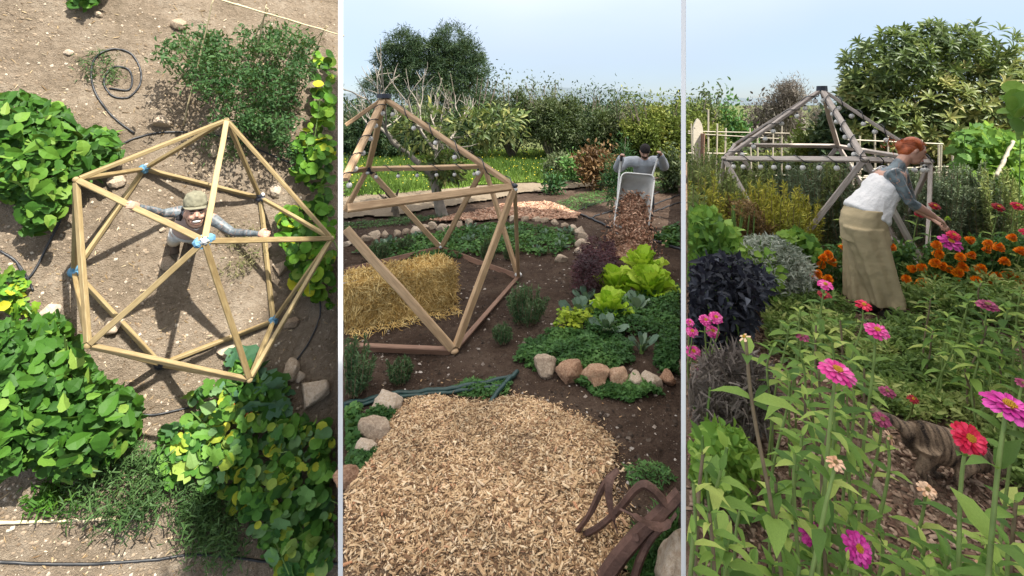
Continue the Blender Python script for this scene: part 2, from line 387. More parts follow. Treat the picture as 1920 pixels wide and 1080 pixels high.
def stone(label, loc, size, mat='stone', frame=I4, group=None, seed=None, rot=None, sink=.3, name='stone', cat='stone', cap=None):
    seed = seed if seed is not None else R.randrange(6); k = (seed, mat)
    if k not in STONES:
        STONES[k] = stone_mesh(seed + 1); STONES[k].materials.append(MT[mat])
    size = tuple(q * .86 for q in size) if hasattr(size, '__len__') else (size, size * R.uniform(.7, .95), size * R.uniform(.6, .8))
    o = link(name, STONES[k]); a = rot if rot is not None else R.uniform(0, 6.28)
    o.matrix_world = frame @ T(Vector(loc) + Vector((0, 0, size[2] * (1 - sink) * .75))) @ RZ(a) @ Matrix.Diagonal((*size, 1))
    return tag(o, label, cat, group)
def curve_pts(ctrl, n=8):
    """Catmull-Rom through control points"""
    c = [Vector(p) for p in ctrl]; c = [c[0] * 2 - c[1]] + c + [c[-1] * 2 - c[-2]]; out = []
    for i in range(1, len(c) - 2):
        for j in range(n):
            t = j / n; a, b, d, e = c[i-1], c[i], c[i+1], c[i+2]
            out.append(.5 * ((2*b) + (d - a)*t + (2*a - 5*b + 4*d - e)*t*t + (3*b - a - 3*d + e)*t**3))
    out.append(c[-2]); return out
def heightgrid(name, us, vs, fz, mat, keep=None, M=I4, xy=None):
    U, V = np.meshgrid(us, vs, indexing='ij'); X, Y = (U, V) if xy is None else xy(U, V); Z = fz(X, Y); n, k = U.shape
    idx = np.arange(n * k).reshape(n, k); q = np.stack([idx[:-1, :-1], idx[1:, :-1], idx[1:, 1:], idx[:-1, 1:]], -1).reshape(-1, 4)
    P = np.stack([X, Y, Z], -1).reshape(-1, 3)
    if keep is not None:
        kp = keep(P); q = q[kp[q].all(1)]; used = np.unique(q); mapi = np.zeros(len(P), int); mapi[used] = np.arange(len(used)); P = P[used]; q = mapi[q]
    o = link(name, npmesh(name, P, tri=q), mat, smooth=True); o.matrix_world = M; return o
def vnoise(X, Y, sc, seed=0.0, octs=3):
    """cheap smooth value noise on arrays"""
    out = 0; a = 1.0
    for o in range(octs):
        x = X * sc + seed * 13.7 + o * 5.1; y = Y * sc + seed * 7.9 - o * 3.3; xi = np.floor(x); yi = np.floor(y); fx = x - xi; fy = y - yi
        fx = fx * fx * (3 - 2 * fx); fy = fy * fy * (3 - 2 * fy)
        hsh = lambda i, j: (np.sin(i * 127.1 + j * 311.7 + seed) * 43758.5453) % 1.0
        v = hsh(xi, yi) * (1 - fx) * (1 - fy) + hsh(xi + 1, yi) * fx * (1 - fy) + hsh(xi, yi + 1) * (1 - fx) * fy + hsh(xi + 1, yi + 1) * fx * fy
        out = out + a * (v - .5); sc *= 2.1; a *= .5
    return out
def poly_in(px, py, poly):
    px = np.asarray(px); py = np.asarray(py); ins = np.zeros(px.shape, bool); n = len(poly)
    for i in range(n):
        x1, y1 = poly[i]; x2, y2 = poly[(i + 1) % n]
        c = ((y1 > py) != (y2 > py)) & (px < (x2 - x1) * (py - y1) / (y2 - y1 + 1e-12) + x1); ins ^= c
    return ins
def pts_in(poly, N, rs=NR):
    xs = [p[0] for p in poly]; ys = [p[1] for p in poly]; out = []
    while sum(len(o) for o in out) < N:
        a = rs.uniform(min(xs), max(xs), N * 2); b = rs.uniform(min(ys), max(ys), N * 2); k = poly_in(a, b, poly); out.append(np.stack([a[k], b[k]], 1))
    return np.concatenate(out)[:N]
def ground_poly(poly, g=0.0): return [tuple(gp(x, y, g)[:2]) for x, y in poly]

# ------------------------------------------------------------------ the large structure: terraces, bank, far land
S1, S2, G3 = (638.5 - 960) / F, (1281.5 - 960) / F, 0.37        # seams between the plots (x/y), height of the right-hand terrace
def z2(X, Y):
    z = .035 * vnoise(X, Y, 1.3, 1) + .03 * vnoise(X, Y, 6, 2)
    bed = np.exp(-(((X - .93) / .62) ** 2 + ((Y - 4.55) / .85) ** 2) ** 2) * .06          # lettuce bed, slightly raised
    ring_ = np.exp(-(((X + .35) / 2.0) ** 2 + ((Y - 8.3) / 1.2) ** 2) ** 3) * .05
    return z + bed + ring_ + .012 * vnoise(X, Y, 18, 4)
def z3(X, Y): return G3 + .03 * vnoise(X, Y, 1.7, 5) + .025 * vnoise(X, Y, 8, 6)
def rows_(y0, y1, k0, k1):
    ys = [y0]
    while ys[-1] < y1: ys.append(ys[-1] + k0 + (k1 - k0) * (ys[-1] - y0) / (y1 - y0))
    return np.array(ys)
g2 = heightgrid('soil_ground', np.linspace(S1, S2, 240), rows_(1.2, 15.0, .018, .07), z2, MT['soil_dark'], xy=lambda U, V: (U * V, V)); tag(g2, kind='structure')
g3 = heightgrid('terrace_ground', np.concatenate([np.arange(0, 12, .05), np.arange(12, 30, .4)]), np.arange(.0, 16.0, .06), z3, MT['soil_path'], xy=lambda U, V: (S2 * V + U, V)); tag(g3, kind='structure')
g4 = heightgrid('terrace_ground', np.arange(.0, 30, .5), np.arange(-9, .01, .3), z3, MT['soil_path']); tag(g4, kind='structure')
# edge of the raised terrace and cut edge of the lower one, as earth banks
def skirt(name, s, y0, y1, zt, zb, mat, side):
    ys = np.linspace(y0, y1, 120); v = []; f = []
    for i, y in enumerate(ys):
        x = s * y; v += [(x, y, zt + .02), (x + side * .02 + side * .03 * math.sin(y * 9), y, (zt + zb) / 2), (x + side * .05, y, zb)]
        if i: a = 3 * i; f += [(a - 3, a, a + 1, a - 2), (a - 2, a + 1, a + 2, a - 1)]
    tag(link(name, newmesh(name, v, f), mat, smooth=True), kind='structure')
skirt('terrace_edge', S2 + .0015, .0, 15.9, G3 - .06, -.12, MT['soil_path'], -.0)
skirt('bank_edge', S1, 1.2, 14.9, -.06, -3.6, MT['soil_dark'], .3)
far = heightgrid('far_ground', np.concatenate([np.linspace(-900, -30, 20), np.linspace(-28, 28, 60), np.linspace(30, 900, 20)]), np.concatenate([np.linspace(9.5, 40, 60), np.geomspace(42, 1500, 30)]),
                 lambda X, Y: -.06 + .0 * X, MT['far_field'], lambda P: P[:, 0] > S1 * P[:, 1] - .4); tag(far, kind='structure')
# the bank that carries the left garden
a_ = [p1(*q) for q in ((-40, -30), (640, -30), (-40, 1110), (640, 1110))]
ux = (min(p.x for p in a_) - .5, max(p.x for p in a_) + .1); uy = (min(p.y for p in a_) - .3, max(p.y for p in a_) + .5)
def zb(X, Y): return .05 * vnoise(X, Y, .9, 8) + .025 * vnoise(X, Y, 5, 9) + .012 * vnoise(X, Y, 17, 3)
def keep1(P):
    Wp = P @ np.array(M1)[:3, :3].T + np.array(M1)[:3, 3]; return Wp[:, 0] < S1 * Wp[:, 1] + .004
def bank_xy(U, V):
    """columns squeezed so that the last one runs along the seam"""
    A = np.array(M1); k = A[0, :2] - S1 * A[1, :2]; c = A[0, 3] - S1 * A[1, 3]; xe = -(c + k[1] * V) / k[0]
    return ux[0] + U * (xe - ux[0]), V
bank = heightgrid('garden_bank', np.linspace(0, 1, 190), np.arange(uy[0], uy[1], .035), zb, MT['soil_dry'], None, M1, bank_xy); tag(bank, kind='structure')
md = bank.modifiers.new('depth', 'SOLIDIFY'); md.thickness = .5; md.offset = -1
def zb1(x, y): return float(zb(np.array([x]), np.array([y]))[0])
def q1(px, py, h=0.0):
    p = p1(px, py, h); p.z = h + zb1(p.x, p.y); return p
def z2f(x, y): return float(z2(np.array([x]), np.array([y]))[0])
def z3f(x, y): return float(z3(np.array([x]), np.array([y]))[0])
def g2p(px, py): p = gp(px, py, 0); p.z = z2f(p.x, p.y); return p
def g3p(px, py): p = gp(px, py, G3); p.z = z3f(p.x, p.y); return p

# slim white posts between the plots, standing on the ground
for s, lab in ((S1, 'slim white post beside the steep bank with the sunlit garden'), (S2, 'slim white post at the edge of the flower terrace')):
    y = 1.84; w = 9.0 / F * y / math.sqrt(1 + s * s); mb = MB()
    mb.beam((s * y, y, -.05), (s * y, y, 3.2), w, .03, Vector((s, 1, 0)).normalized(), .06)
    o = mb.build('white_post', MT['white_paint']); tag(o, lab, 'post')

# hills on the horizon
def hill(name, y, x0, x1, prof, mat):
    v = []; f = []; n = len(prof)
    for i, hgt in enumerate(prof):
        x = x0 + (x1 - x0) * i / (n - 1); v += [(x, y - 60, -1), (x, y, hgt), (x, y + 120, -1)]
        if i: a = 3 * i; f += [(a - 3, a, a + 1, a - 2), (a - 2, a + 1, a + 2, a - 1)]
    tag(link(name, newmesh(name, v, f), mat, smooth=True), kind='structure')
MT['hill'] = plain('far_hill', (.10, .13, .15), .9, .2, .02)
def hp(x0, x1, seed, base, amp, n=60): return [max(0, base + amp * float(vnoise(np.array([i * .11]), np.array([0.]), 1.0, seed, 4)[0])) for i in range(n)]
hill('hills', 900, -700, 900, hp(0, 0, 4, 20, 26), MT['hill'])
hill('hills', 1300, -1200, 1700, hp(0, 0, 11, 30, 34), MT['hill'])

# ------------------------------------------------------------------ geodesic frames (used in all three gardens)
def strut(parent, a, b, w, h, mat, out=Vector((0, 0, 1)), name='strut'):
    a, b = Vector(a), Vector(b); d = b - a; Ln = d.length; x = d / Ln
    y = out.cross(x); y = y.normalized() if y.length > 1e-3 else x.orthogonal().normalized(); z = x.cross(y)
    mb = MB(); n = 5; c = w * .1
    for i in range(n):                                # slightly bowed, chamfered timber
        t = i / (n - 1); bw = .006 * math.sin(math.pi * t) * R.uniform(-1, 1)
        for sx, sy in ((-w/2+c, -h/2), (w/2-c, -h/2), (w/2, -h/2+c), (w/2, h/2-c), (w/2-c, h/2), (-w/2+c, h/2), (-w/2, h/2-c), (-w/2, -h/2+c)):
            mb.v.append((t * Ln, sx + bw, sy))
    for i in range(n - 1):
        for j in range(8): mb.f.append((i*8+j, i*8+(j+1) % 8, i*8+8+(j+1) % 8, i*8+8+j))
    mb.f.append(tuple(range(8))[::-1]); mb.f.append(tuple((n-1)*8+j for j in range(8)))
    o = mb.build(name, mat, parent, Matrix(((x.x, y.x, z.x, a.x), (x.y, y.y, z.y, a.y), (x.z, y.z, z.z, a.z), (0, 0, 0, 1)))); return o
DE = [('a', i) for i in range(5)] + [('r', i) for i in range(5)] + [('b', i) for i in range(5)] + [('u', i) for i in range(5)] + [('v', i) for i in range(5)]
def dome(root, base, ring, apex, mat, w, h, trim=None, base_mat=None):
    """ring[i] stands between base[i] and base[i+1]"""
    c = sum(base, Vector()) / 5; c = Vector((c.x, c.y, c.z)); c.z += .6
    for kind, i in DE:
        A, B = {'a': (apex, ring[i]), 'r': (ring[i], ring[(i+1) % 5]), 'b': (base[i], base[(i+1) % 5]), 'u': (base[i], ring[i]), 'v': (base[(i+1) % 5], ring[i])}[kind]
        A, B = Vector(A), Vector(B)
        if trim:
            r = trim(A, B)
            if r is None: continue
            A, B = r
        d = (B - A).normalized(); A, B = A + d * .035, B - d * .035
        out = ((A + B) / 2 - c).normalized(); strut(root, A, B, w, h, base_mat if (base_mat and kind == 'b') else mat, out)
def hub(root, p, mat, r=.07, name='hub', arms=(), star=0):
    """lashing: a squashed knot with rope turns towards the struts"""
    mb = MB(); p = Vector(p); mb.ball(p, (r, r, r * .7), 10, 6)
    for q in arms:
        d = (Vector(q) - p).normalized(); mb.tube([p, p + d * r * 1.5], [r * .62, r * .5], 7)
    for i in range(star):
        a = 6.28 * i / star; mb.ball(p + Vector((math.cos(a), math.sin(a), 0)) * r * .9, (r * .6, r * .6, r * .2), 8, 4)
    return mb.build(name, mat, root, smooth=True)

RING1 = [(425, 225), (622, 447), (468, 712), (165, 648), (143, 337)]; BASE1 = [(487, 372), (512, 602), (300, 683), (140, 510), (270, 318)]
ring = [p1(*RING1[(i + 0) % 5], 1.40) for i in range(5)]; base = [q1(*BASE1[(i - 1) % 5]) + Vector((0, 0, .05)) for i in range(5)]; apex = p1(383, 452, 2.22)
d1 = thing('geodesic_dome', 'new yellow pine dome frame on the bare soil with a man inside', 'dome frame', M1)
dome(d1, base, ring, apex, MT['pine_new'], .060, .045)
b = MB(); rr = random.Random(5); nq = 14
for lay, (z_, k_) in enumerate(((-.02, 1.0), (.0, .8), (.015, .35))):
    for j in range(nq): q = 6.283 * j / nq; r_ = .085 * k_ * (1 + .28 * math.sin(2 * q + 1) + rr.uniform(-.15, .15)); b.v.append((apex.x + math.cos(q) * r_, apex.y + math.sin(q) * r_, apex.z + z_ - .02 * rr.random()))
for lay in range(2):
    for j in range(nq): b.f.append((lay*nq+j, lay*nq+(j+1) % nq, (lay+1)*nq+(j+1) % nq, (lay+1)*nq+j))
b.f.append(tuple(2*nq+j for j in range(nq))); b.build('blue_cloth', MT['blue_hub'], d1); hub(d1, apex + Vector((0, 0, .02)), MT['white_hub'], .03, arms=ring)
for i, b in enumerate(base): hub(d1, b, MT['dark_hub'] if i % 2 else MT['blue_hub'], .07, arms=[ring[i], ring[i-1]]); hub(d1, b + Vector((.03, .04, .04)), MT['white_hub'], .03)
for r_ in ring: hub(d1, r_, MT['pine_new'], .035)

# ------------------------------------------------------------------ people: lofted limbs fused into one skin by a voxel remesh
def fuse(o, voxel, it=6):
    m = o.modifiers.new('fuse', 'REMESH'); m.mode = 'VOXEL'; m.voxel_size = voxel; m.use_smooth_shade = True
    s = o.modifiers.new('soft', 'SMOOTH'); s.iterations = it; s.factor = .5; return o
def hand(mb, wrist, d, palm_n, size=.18, curl=.5, spread=.16):
    """palm, four unequal bent fingers and a thumb from the side of the palm"""
    wrist, d, nn = Vector(wrist), Vector(d).normalized(), Vector(palm_n).normalized(); side = d.cross(nn).normalized(); nn = side.cross(d)
    pl = size * .5
    mb.loft([(wrist + d * pl * k, side * size * w, nn * size * t) for k, w, t in ((-.15, .13, .10), (.2, .19, .11), (.6, .23, .10), (1, .22, .07))], 12)
    for i, (off, ln) in enumerate(((-.165, .40), (-.055, .46), (.055, .43), (.16, .34))):
        b0 = wrist + d * pl * .92 + side * size * off; dd = (d + side * off * spread * 6).normalized(); r = size * .05; pts = [b0]; ang = 0
        for sgm, k in enumerate((.45, .32, .23)):
            ang += curl * (.6 + .5 * sgm); v = dd * math.cos(ang) - nn * math.sin(ang) * -1; pts.append(pts[-1] + v * ln * size * k)
        mb.tube(pts, [r * 1.05, r, r * .9, r * .7], 8)
    t0 = wrist + d * pl * .25 - side * size * .17; t1 = t0 + (d * .5 - side * .7 + nn * .5 * curl).normalized() * size * .2; t2 = t1 + (d * .8 - side * .1 + nn * curl).normalized() * size * .18
    mb.tube([t0, t1, t2], [size * .075, size * .06, size * .042], 8)
def tattoo_mat(name, spots, skin=(.50, .29, .21), ink=(.085, .10, .11)):
    """skin with inked sleeves: spots = (centre, radius) in object space"""
    m, t, b = mat_base(name); co = N_(t, 'TexCoord').outputs['Object']; mask = None
    for c, r in spots:
        vm = N_(t, 'VectorMath', operation='DISTANCE'); t.links.new(co, vm.inputs[0]); vm.inputs[1].default_value = c
        k = N_(t, 'MapRange'); t.links.new(vm.outputs['Value'], k.inputs[0]); k.inputs[1].default_value = r * 1.08; k.inputs[2].default_value = r * .94
        mask = k.outputs[0] if mask is None else math_(t, 'MAXIMUM', mask, k.outputs[0])
    n = noise_(t, 16, 4, .6); lines = N_(t, 'MapRange'); t.links.new(math_(t, 'ABSOLUTE', math_(t, 'SUBTRACT', noise_(t, 9, 2), .5)), lines.inputs[0]); lines.inputs[1].default_value = .002; lines.inputs[2].default_value = .012
    inkc = mixc(t, tuple(x * .75 for x in skin), ramp(t, [(.35, tuple(x * .6 for x in ink)), (.65, tuple(x * 2.0 for x in ink))], n), lines.outputs[0]) if spots else skin
    sk = ramp(t, [(.3, tuple(x * .88 for x in skin)), (.7, tuple(x * 1.1 for x in skin))], noise_(t, 7, 3))
    c = mixc(t, sk, inkc, mask) if spots else sk
    t.links.new(c, b.inputs['Base Color']); b.inputs['Roughness'].default_value = .5; b.inputs['Subsurface Weight'].default_value = .12; b.inputs['Subsurface Radius'].default_value = (.01, .004, .002); return m
MT['cap'] = plain('olive_cap', (.20, .19, .13), .85, .2, 15, .4, 90)
MT['beard'] = plain('dark_beard', (.055, .032, .022), .8, .3, 40)
MT['teeth'] = plain('teeth', (.8, .77, .7), .3, .05)
MT['eye'] = plain('dark_eye', (.02, .015, .012), .25, .1)
MT['vest'] = plain('dusty_pink_vest', (.46, .33, .29), .9, .15, 9, .5, 60)
MT['shorts'] = plain('pale_trousers', (.60, .58, .54), .9, .12, 9, .4, 60)
MT['black_strap'] = plain('black_strap', (.02, .02, .022), .7, .2)
MT['cord'] = plain('white_cord', (.7, .68, .64), .8, .1)

hd = p1(367, 400, 1.66); ft = Vector((hd.x - .03, hd.y - .10, 0)); ft.z = zb1(ft.x, ft.y)
man = thing('person', 'bearded man in olive cap and pink vest, arms spread inside the timber dome', 'person', M1 @ T(ft))
def L_(px, py, h): return p1(px, py, h) - ft
shL, shR = L_(336, 397, 1.44), L_(400, 412, 1.44); haL, haR = L_(262, 388, 1.74), L_(484, 438, 1.80)
elL = (shL + haL) / 2 + Vector((.02, -.03, -.10)); elR = (shR + haR) / 2 + Vector((-.02, -.05, -.10)); hc = hd - ft
mb = MB(); X, Y, Z = Vector((1, 0, 0)), Vector((0, 1, 0)), Vector((0, 0, 1)); sx = (shR - shL).normalized(); sy = Vector((-sx.y, sx.x, 0)).normalized()
ch = (shL + shR) / 2
mb.loft([(ch * 0 + Vector((.0, .02, .85)), sx * .155, sy * .11), (Vector((.0, .02, 1.02)), sx * .145, sy * .105), (Vector((ch.x * .6, ch.y * .6, 1.2)), sx * .165, sy * .115), (ch + Z * -.08, sx * .19, sy * .12), (ch + Z * .03, sx * .15, sy * .09), (ch + Z * .07, sx * .07, sy * .07)], 18)
mb.tube([ch + Z * .02, (ch + hc) / 2 + Z * -.01, hc - Z * .03], [.075, .062, .06], 12)
for s_, e_, h_, sg in ((shL, elL, haL, -1), (shR, elR, haR, 1)):
    mb.tube([ch + (s_ - ch) * .55, s_, s_.lerp(e_, .35), s_.lerp(e_, .8), e_, e_.lerp(h_, .3), e_.lerp(h_, .75), h_], [.075, .072, .06, .05, .046, .047, .036, .028], 12)
    dd = (h_ - e_).normalized(); hand(mb, h_, dd, Vector((0, 0, 1)) - dd * dd.z, .19, -.75)
for k, sg in ((-.09, -1), (.09, 1)):
    mb.tube([Vector((k, .02, .9)), Vector((k * 1.05, .02, .5)), Vector((k * 1.1, .01, .09))], [.088, .06, .042], 12)
    mb.loft([(Vector((k * 1.1, .03 - .12 * j, .045)), X * .045, Z * .04) for j in (-.3, .4, 1.1, 1.6)], 10)
fdir = (Z * .96 - Y * .28).normalized(); htop = (Y * .96 + Z * .28).normalized(); hs = X; KH = 1.3
def HM(a, b_, c): return Matrix((hs * a * KH, htop * b_ * KH, fdir * c * KH)).transposed()
def HP(a, b_, c): return hc + (hs * a + htop * b_ + fdir * c) * KH
mb.ball(hc, 1, 18, 12, M=HM(.078, .112, .095)); mb.ball(HP(0, -.055, .035), 1, 12, 8, M=HM(.056, .058, .058))
for s_ in (-1, 1): mb.ball(HP(.08 * s_, -.005, 0), 1, 8, 6, M=HM(.014, .03, .02)); mb.ball(HP(.036 * s_, -.022, .076), 1, 8, 6, M=HM(.022, .018, .016))
mb.tube([HP(0, .022, .085), HP(0, -.012, .114), HP(0, -.024, .1)], [.013, .019, .015], 8)
MT['skin1'] = tattoo_mat('tattooed_skin_man', [(tuple(s_.lerp(e_, k)), .105) for s_, e_ in ((shL, elL), (shR, elR)) for k in (.25, .6, 1.0)] + [(tuple(e_.lerp(h_, k)), .10) for e_, h_ in ((elL, haL), (elR, haR)) for k in (.3, .6, .78)])
body = mb.build('body', MT['skin1'], man); fuse(body, .007, 3)
b = MB(); b.loft([(Vector((.0, .02, .9)), sx * .175, sy * .13), (Vector((.0, .02, 1.02)), sx * .166, sy * .125), (Vector((ch.x * .6, ch.y * .6, 1.2)), sx * .183, sy * .134), (ch + Z * -.1, sx * .203, sy * .14), (ch + Z * -.02, sx * .165, sy * .12), (ch + Z * .05, sx * .11, sy * .095)], 22, True); b.build('vest', MT['vest'], man, smooth=True)
b = MB(); b.loft([(Vector((0, .02, .95)), sx * .18, sy * .14), (Vector((0, .02, .84)), sx * .19, sy * .145), (Vector((0, .02, .76)), sx * .19, sy * .13)], 20)
for k in (-.09, .09): b.loft([(Vector((k, .02, .8)), X * .10, Y * .11), (Vector((k * 1.1, .02, .5)), X * .09, Y * .10), (Vector((k * 1.15, .01, .1)), X * .085, Y * .095)], 14)
b.build('trousers', MT['shorts'], man, smooth=True)
MT['shoes'] = plain('brown_shoes', (.10, .07, .05), .8, .2)
for k in (-.09, .09): b = MB(); b.loft([(Vector((k * 1.1, .03 - .12 * j, .05)), X * .055, Z * .05) for j in (-.5, .4, 1.1, 1.7)], 12); b.loft([(Vector((k * 1.13, .02, .04)), X * .06, Y * .07), (Vector((k * 1.13, .02, .16)), X * .055, Y * .06)], 10); b.build('shoe', MT['shoes'], man, smooth=True)
cp_ = MB(); cp_.loft([(HP(0, hh, -.012), hs * rr * KH, fdir * rr * 1.12 * KH) for rr, hh in ((.088, .052), (.092, .085), (.088, .125), (.076, .162), (.05, .185), (.01, .195))], 22); cap = cp_.build('cap', MT['cap'], man, smooth=True); sv = cap.modifiers.new('s', 'SUBSURF'); sv.levels = sv.render_levels = 2; txc = bpy.data.textures.new('cap_creases', 'CLOUDS'); txc.noise_scale = .05; dm = cap.modifiers.new('creases', 'DISPLACE'); dm.texture = txc; dm.strength = .03; dm.mid_level = .5
b = MB(); b.loft([(HP(0, .066, -.10), hs * .10, htop * .012), (HP(0, .062, 0), hs * .124, htop * .012), (HP(0, .058, .08), hs * .114, htop * .010), (HP(0, .05, .115), hs * .07, htop * .006)], 18); b.build('brim', MT['cap'], cap, smooth=True)
b = MB(); b.tube(curve_pts([HP(-.07, -.02, .035), HP(-.058, -.07, .055), HP(-.03, -.1, .07), HP(0, -.108, .078), HP(.03, -.1, .07), HP(.058, -.07, .055), HP(.07, -.02, .035)], 4), .017, 8, flat=.8); b.tube([HP(-.036, -.048, .088), HP(-.016, -.036, .104), HP(.016, -.036, .104), HP(.036, -.048, .088)], [.006, .009, .009, .006], 7); b.build('beard', MT['beard'], man, smooth=True)
b = MB(); b.ball(HP(0, -.056, .09), 1, 12, 6, M=HM(.032, .013, .013)); b.build('smile', MT['teeth'], man, smooth=True)
for s_ in (-1, 1):
    b = MB(); b.ball(HP(.032 * s_, .014, .088), 1, 10, 6, M=HM(.015, .006, .008)); b.build('eye', MT['eye'], man, smooth=True)
    b = MB(); b.tube([HP(.014 * s_, .03, .094), HP(.05 * s_, .034, .08)], .007, 6); b.build('eyebrow', MT['beard'], man)
b = MB(); b.tube(curve_pts([hc + hs * .085 + htop * .03, ch + hs * .07 + Z * .03 - Y * .05, ch + Vector((.0, -.16, -.02)), ch - hs * .07 + Z * .03 - Y * .05, hc - hs * .085 + htop * .03], 6), .006, 5); b.build('cap_cord', MT['cord'], man)
b = MB(); b.tube(curve_pts([ch - sx * .15 + Z * .05 + sy * .05, ch - sx * .155 + Z * .06, ch - sx * .15 + Z * .03 - sy * .1], 5), .028, 8, flat=.4); b.build('backpack_strap', MT['black_strap'], man, smooth=True)

# ------------------------------------------------------------------ plants of the left garden
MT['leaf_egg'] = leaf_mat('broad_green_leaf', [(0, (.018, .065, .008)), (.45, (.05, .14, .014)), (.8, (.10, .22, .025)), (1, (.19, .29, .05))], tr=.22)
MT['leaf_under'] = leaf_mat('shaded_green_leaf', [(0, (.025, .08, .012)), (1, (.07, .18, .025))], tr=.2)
MT['leaf_tomato'] = leaf_mat('tomato_leaf', [(0, (.018, .055, .014)), (.6, (.04, .10, .03)), (1, (.085, .16, .05))], tr=.2)
MT['leaf_squash'] = leaf_mat('yellow_green_leaf', [(0, (.07, .20, .02)), (.6, (.15, .32, .03)), (.85, (.30, .42, .03)), (1, (.48, .46, .03))], tr=.25)
MT['leaf_ivy'] = leaf_mat('mixed_vine_leaf', [(0, (.03, .10, .025)), (.35, (.075, .20, .03)), (.6, (.16, .32, .05)), (.8, (.12, .24, .11)), (.93, (.32, .42, .05)), (1, (.5, .5, .05))], tr=.25)
MT['leaf_herb'] = leaf_mat('fine_herb_leaf', [(0, (.025, .06, .018)), (1, (.09, .17, .05))], tr=.15)
MT['stem'] = plain('green_stem', (.13, .22, .05), .6, .3, 10)
MT['stem_dry'] = plain('dry_stem', (.24, .17, .10), .8, .3, 10)
def bank_plant(name, label, cat, poly, hmin, hmax, nobj, nstuff, size, tp, mat, mat2, seed, aspect=.75, flatness=1.4, group=None, stems=6, tp2=None):
    """a broad plant on the bank: big leaves as parts, the smaller ones below as one mass"""
    rs = np.random.RandomState(seed); cx = sum(p[0] for p in poly) / len(poly); cy = sum(p[1] for p in poly) / len(poly)
    o_ = q1(cx, cy); root = thing(name, label, cat, M1 @ T(o_), group)
    def gen(N, lo, hi, sz):
        pp = pts_in(poly, N, rs); hh = lo + (hi - lo) * rs.rand(N) ** .7
        dist = np.array([min(math.hypot(a - x, b - y) for x, y in poly) for a, b in pp]); hh = hh * np.clip(.35 + dist / 60, .35, 1) + .03
        pos = np.array([tuple(p1(a, b, h) - o_) for (a, b), h in zip(pp, hh)])
        d = rs.normal(size=(N, 3)); c = pos.copy(); c[:, 2] = 0; d += unit(c) * .7; d[:, 2] = rs.uniform(-.35, .25, N); n = rs.normal(size=(N, 3)) * .8; n[:, 2] += flatness
        Ln = sz * (.5 + 1.0 * rs.rand(N) ** 1.2); pos -= unit(d) * (Ln * .5)[:, None]
        return pos, d, n, Ln
    pos, d, n, Ln = gen(nobj, hmin, hmax, size); 
    for q in range(3): leaf_parts(root, pos[q::3], d[q::3], n[q::3], Ln[q::3], Ln[q::3] * aspect * (.85 + .15 * q), single_leaf(tp if q != 1 or tp == 'round' else 'ovate', MT[mat], (.0, .22, .45)[q]), panel=1)
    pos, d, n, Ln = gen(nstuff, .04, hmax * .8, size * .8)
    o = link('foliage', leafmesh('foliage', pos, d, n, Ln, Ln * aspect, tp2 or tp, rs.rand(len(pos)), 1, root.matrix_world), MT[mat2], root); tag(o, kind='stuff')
    mb = MB()
    for i in range(stems):
        a, b = pts_in(poly, 1, rs)[0]; e = p1(a, b, hmax * .8) - o_; s_ = Vector((e.x * .3, e.y * .3, 0)); mb.tube([s_, s_.lerp(e, .5) + Vector((0, 0, .05)), e], [.014, .011, .006], 5)
    tag(mb.build('stems', MT['stem'], root), kind='stuff'); return root
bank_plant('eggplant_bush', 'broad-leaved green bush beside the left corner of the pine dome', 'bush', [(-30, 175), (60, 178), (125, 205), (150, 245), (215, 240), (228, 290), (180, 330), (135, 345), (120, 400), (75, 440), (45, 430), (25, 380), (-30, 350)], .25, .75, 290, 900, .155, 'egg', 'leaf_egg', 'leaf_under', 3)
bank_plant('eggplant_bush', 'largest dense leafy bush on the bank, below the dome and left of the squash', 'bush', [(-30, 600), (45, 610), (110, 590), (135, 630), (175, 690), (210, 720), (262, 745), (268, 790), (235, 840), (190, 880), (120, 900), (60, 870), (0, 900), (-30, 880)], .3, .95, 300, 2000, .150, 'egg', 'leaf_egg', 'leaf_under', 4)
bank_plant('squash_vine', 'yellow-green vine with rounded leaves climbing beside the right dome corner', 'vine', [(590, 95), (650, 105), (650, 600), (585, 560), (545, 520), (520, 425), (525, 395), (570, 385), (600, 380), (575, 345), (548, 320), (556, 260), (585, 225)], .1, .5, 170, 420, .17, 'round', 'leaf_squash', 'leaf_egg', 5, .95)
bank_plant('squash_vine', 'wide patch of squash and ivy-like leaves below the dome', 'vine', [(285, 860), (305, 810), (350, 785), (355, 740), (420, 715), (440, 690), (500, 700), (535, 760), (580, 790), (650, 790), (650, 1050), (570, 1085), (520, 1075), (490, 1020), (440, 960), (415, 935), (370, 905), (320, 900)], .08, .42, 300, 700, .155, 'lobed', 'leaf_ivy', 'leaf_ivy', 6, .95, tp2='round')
bank_plant('melon_plant', 'small plant of yellow-green leaves at the left edge of the bank', 'plant', [(-20, 500), (30, 505), (50, 545), (80, 575), (60, 600), (20, 590), (-20, 560)], .05, .2, 26, 40, .14, 'lobed', 'leaf_squash', 'leaf_egg', 7, stems=2)
bank_plant('eggplant_bush', 'bit of a leafy plant at the upper edge of the bank', 'plant', [(120, -30), (190, -30), (185, 12), (165, 18), (130, 10)], .1, .4, 14, 20, .2, 'lobed', 'leaf_egg', 'leaf_under', 8, stems=2)
bank_plant('courgette_plant', 'grey-green plant with large jagged leaves at the foot of the dome', 'plant', [(410, 670), (450, 665), (500, 700), (545, 735), (540, 790), (470, 800), (440, 770), (425, 730)], .12, .45, 22, 30, .27, 'lobed', 'leaf_blue', 'leaf_under', 9, 1.0, stems=4) if False else None
MT['leaf_blue'] = leaf_mat('blue_green_leaf', [(0, (.045, .12, .06)), (1, (.13, .25, .15))], tr=.2)
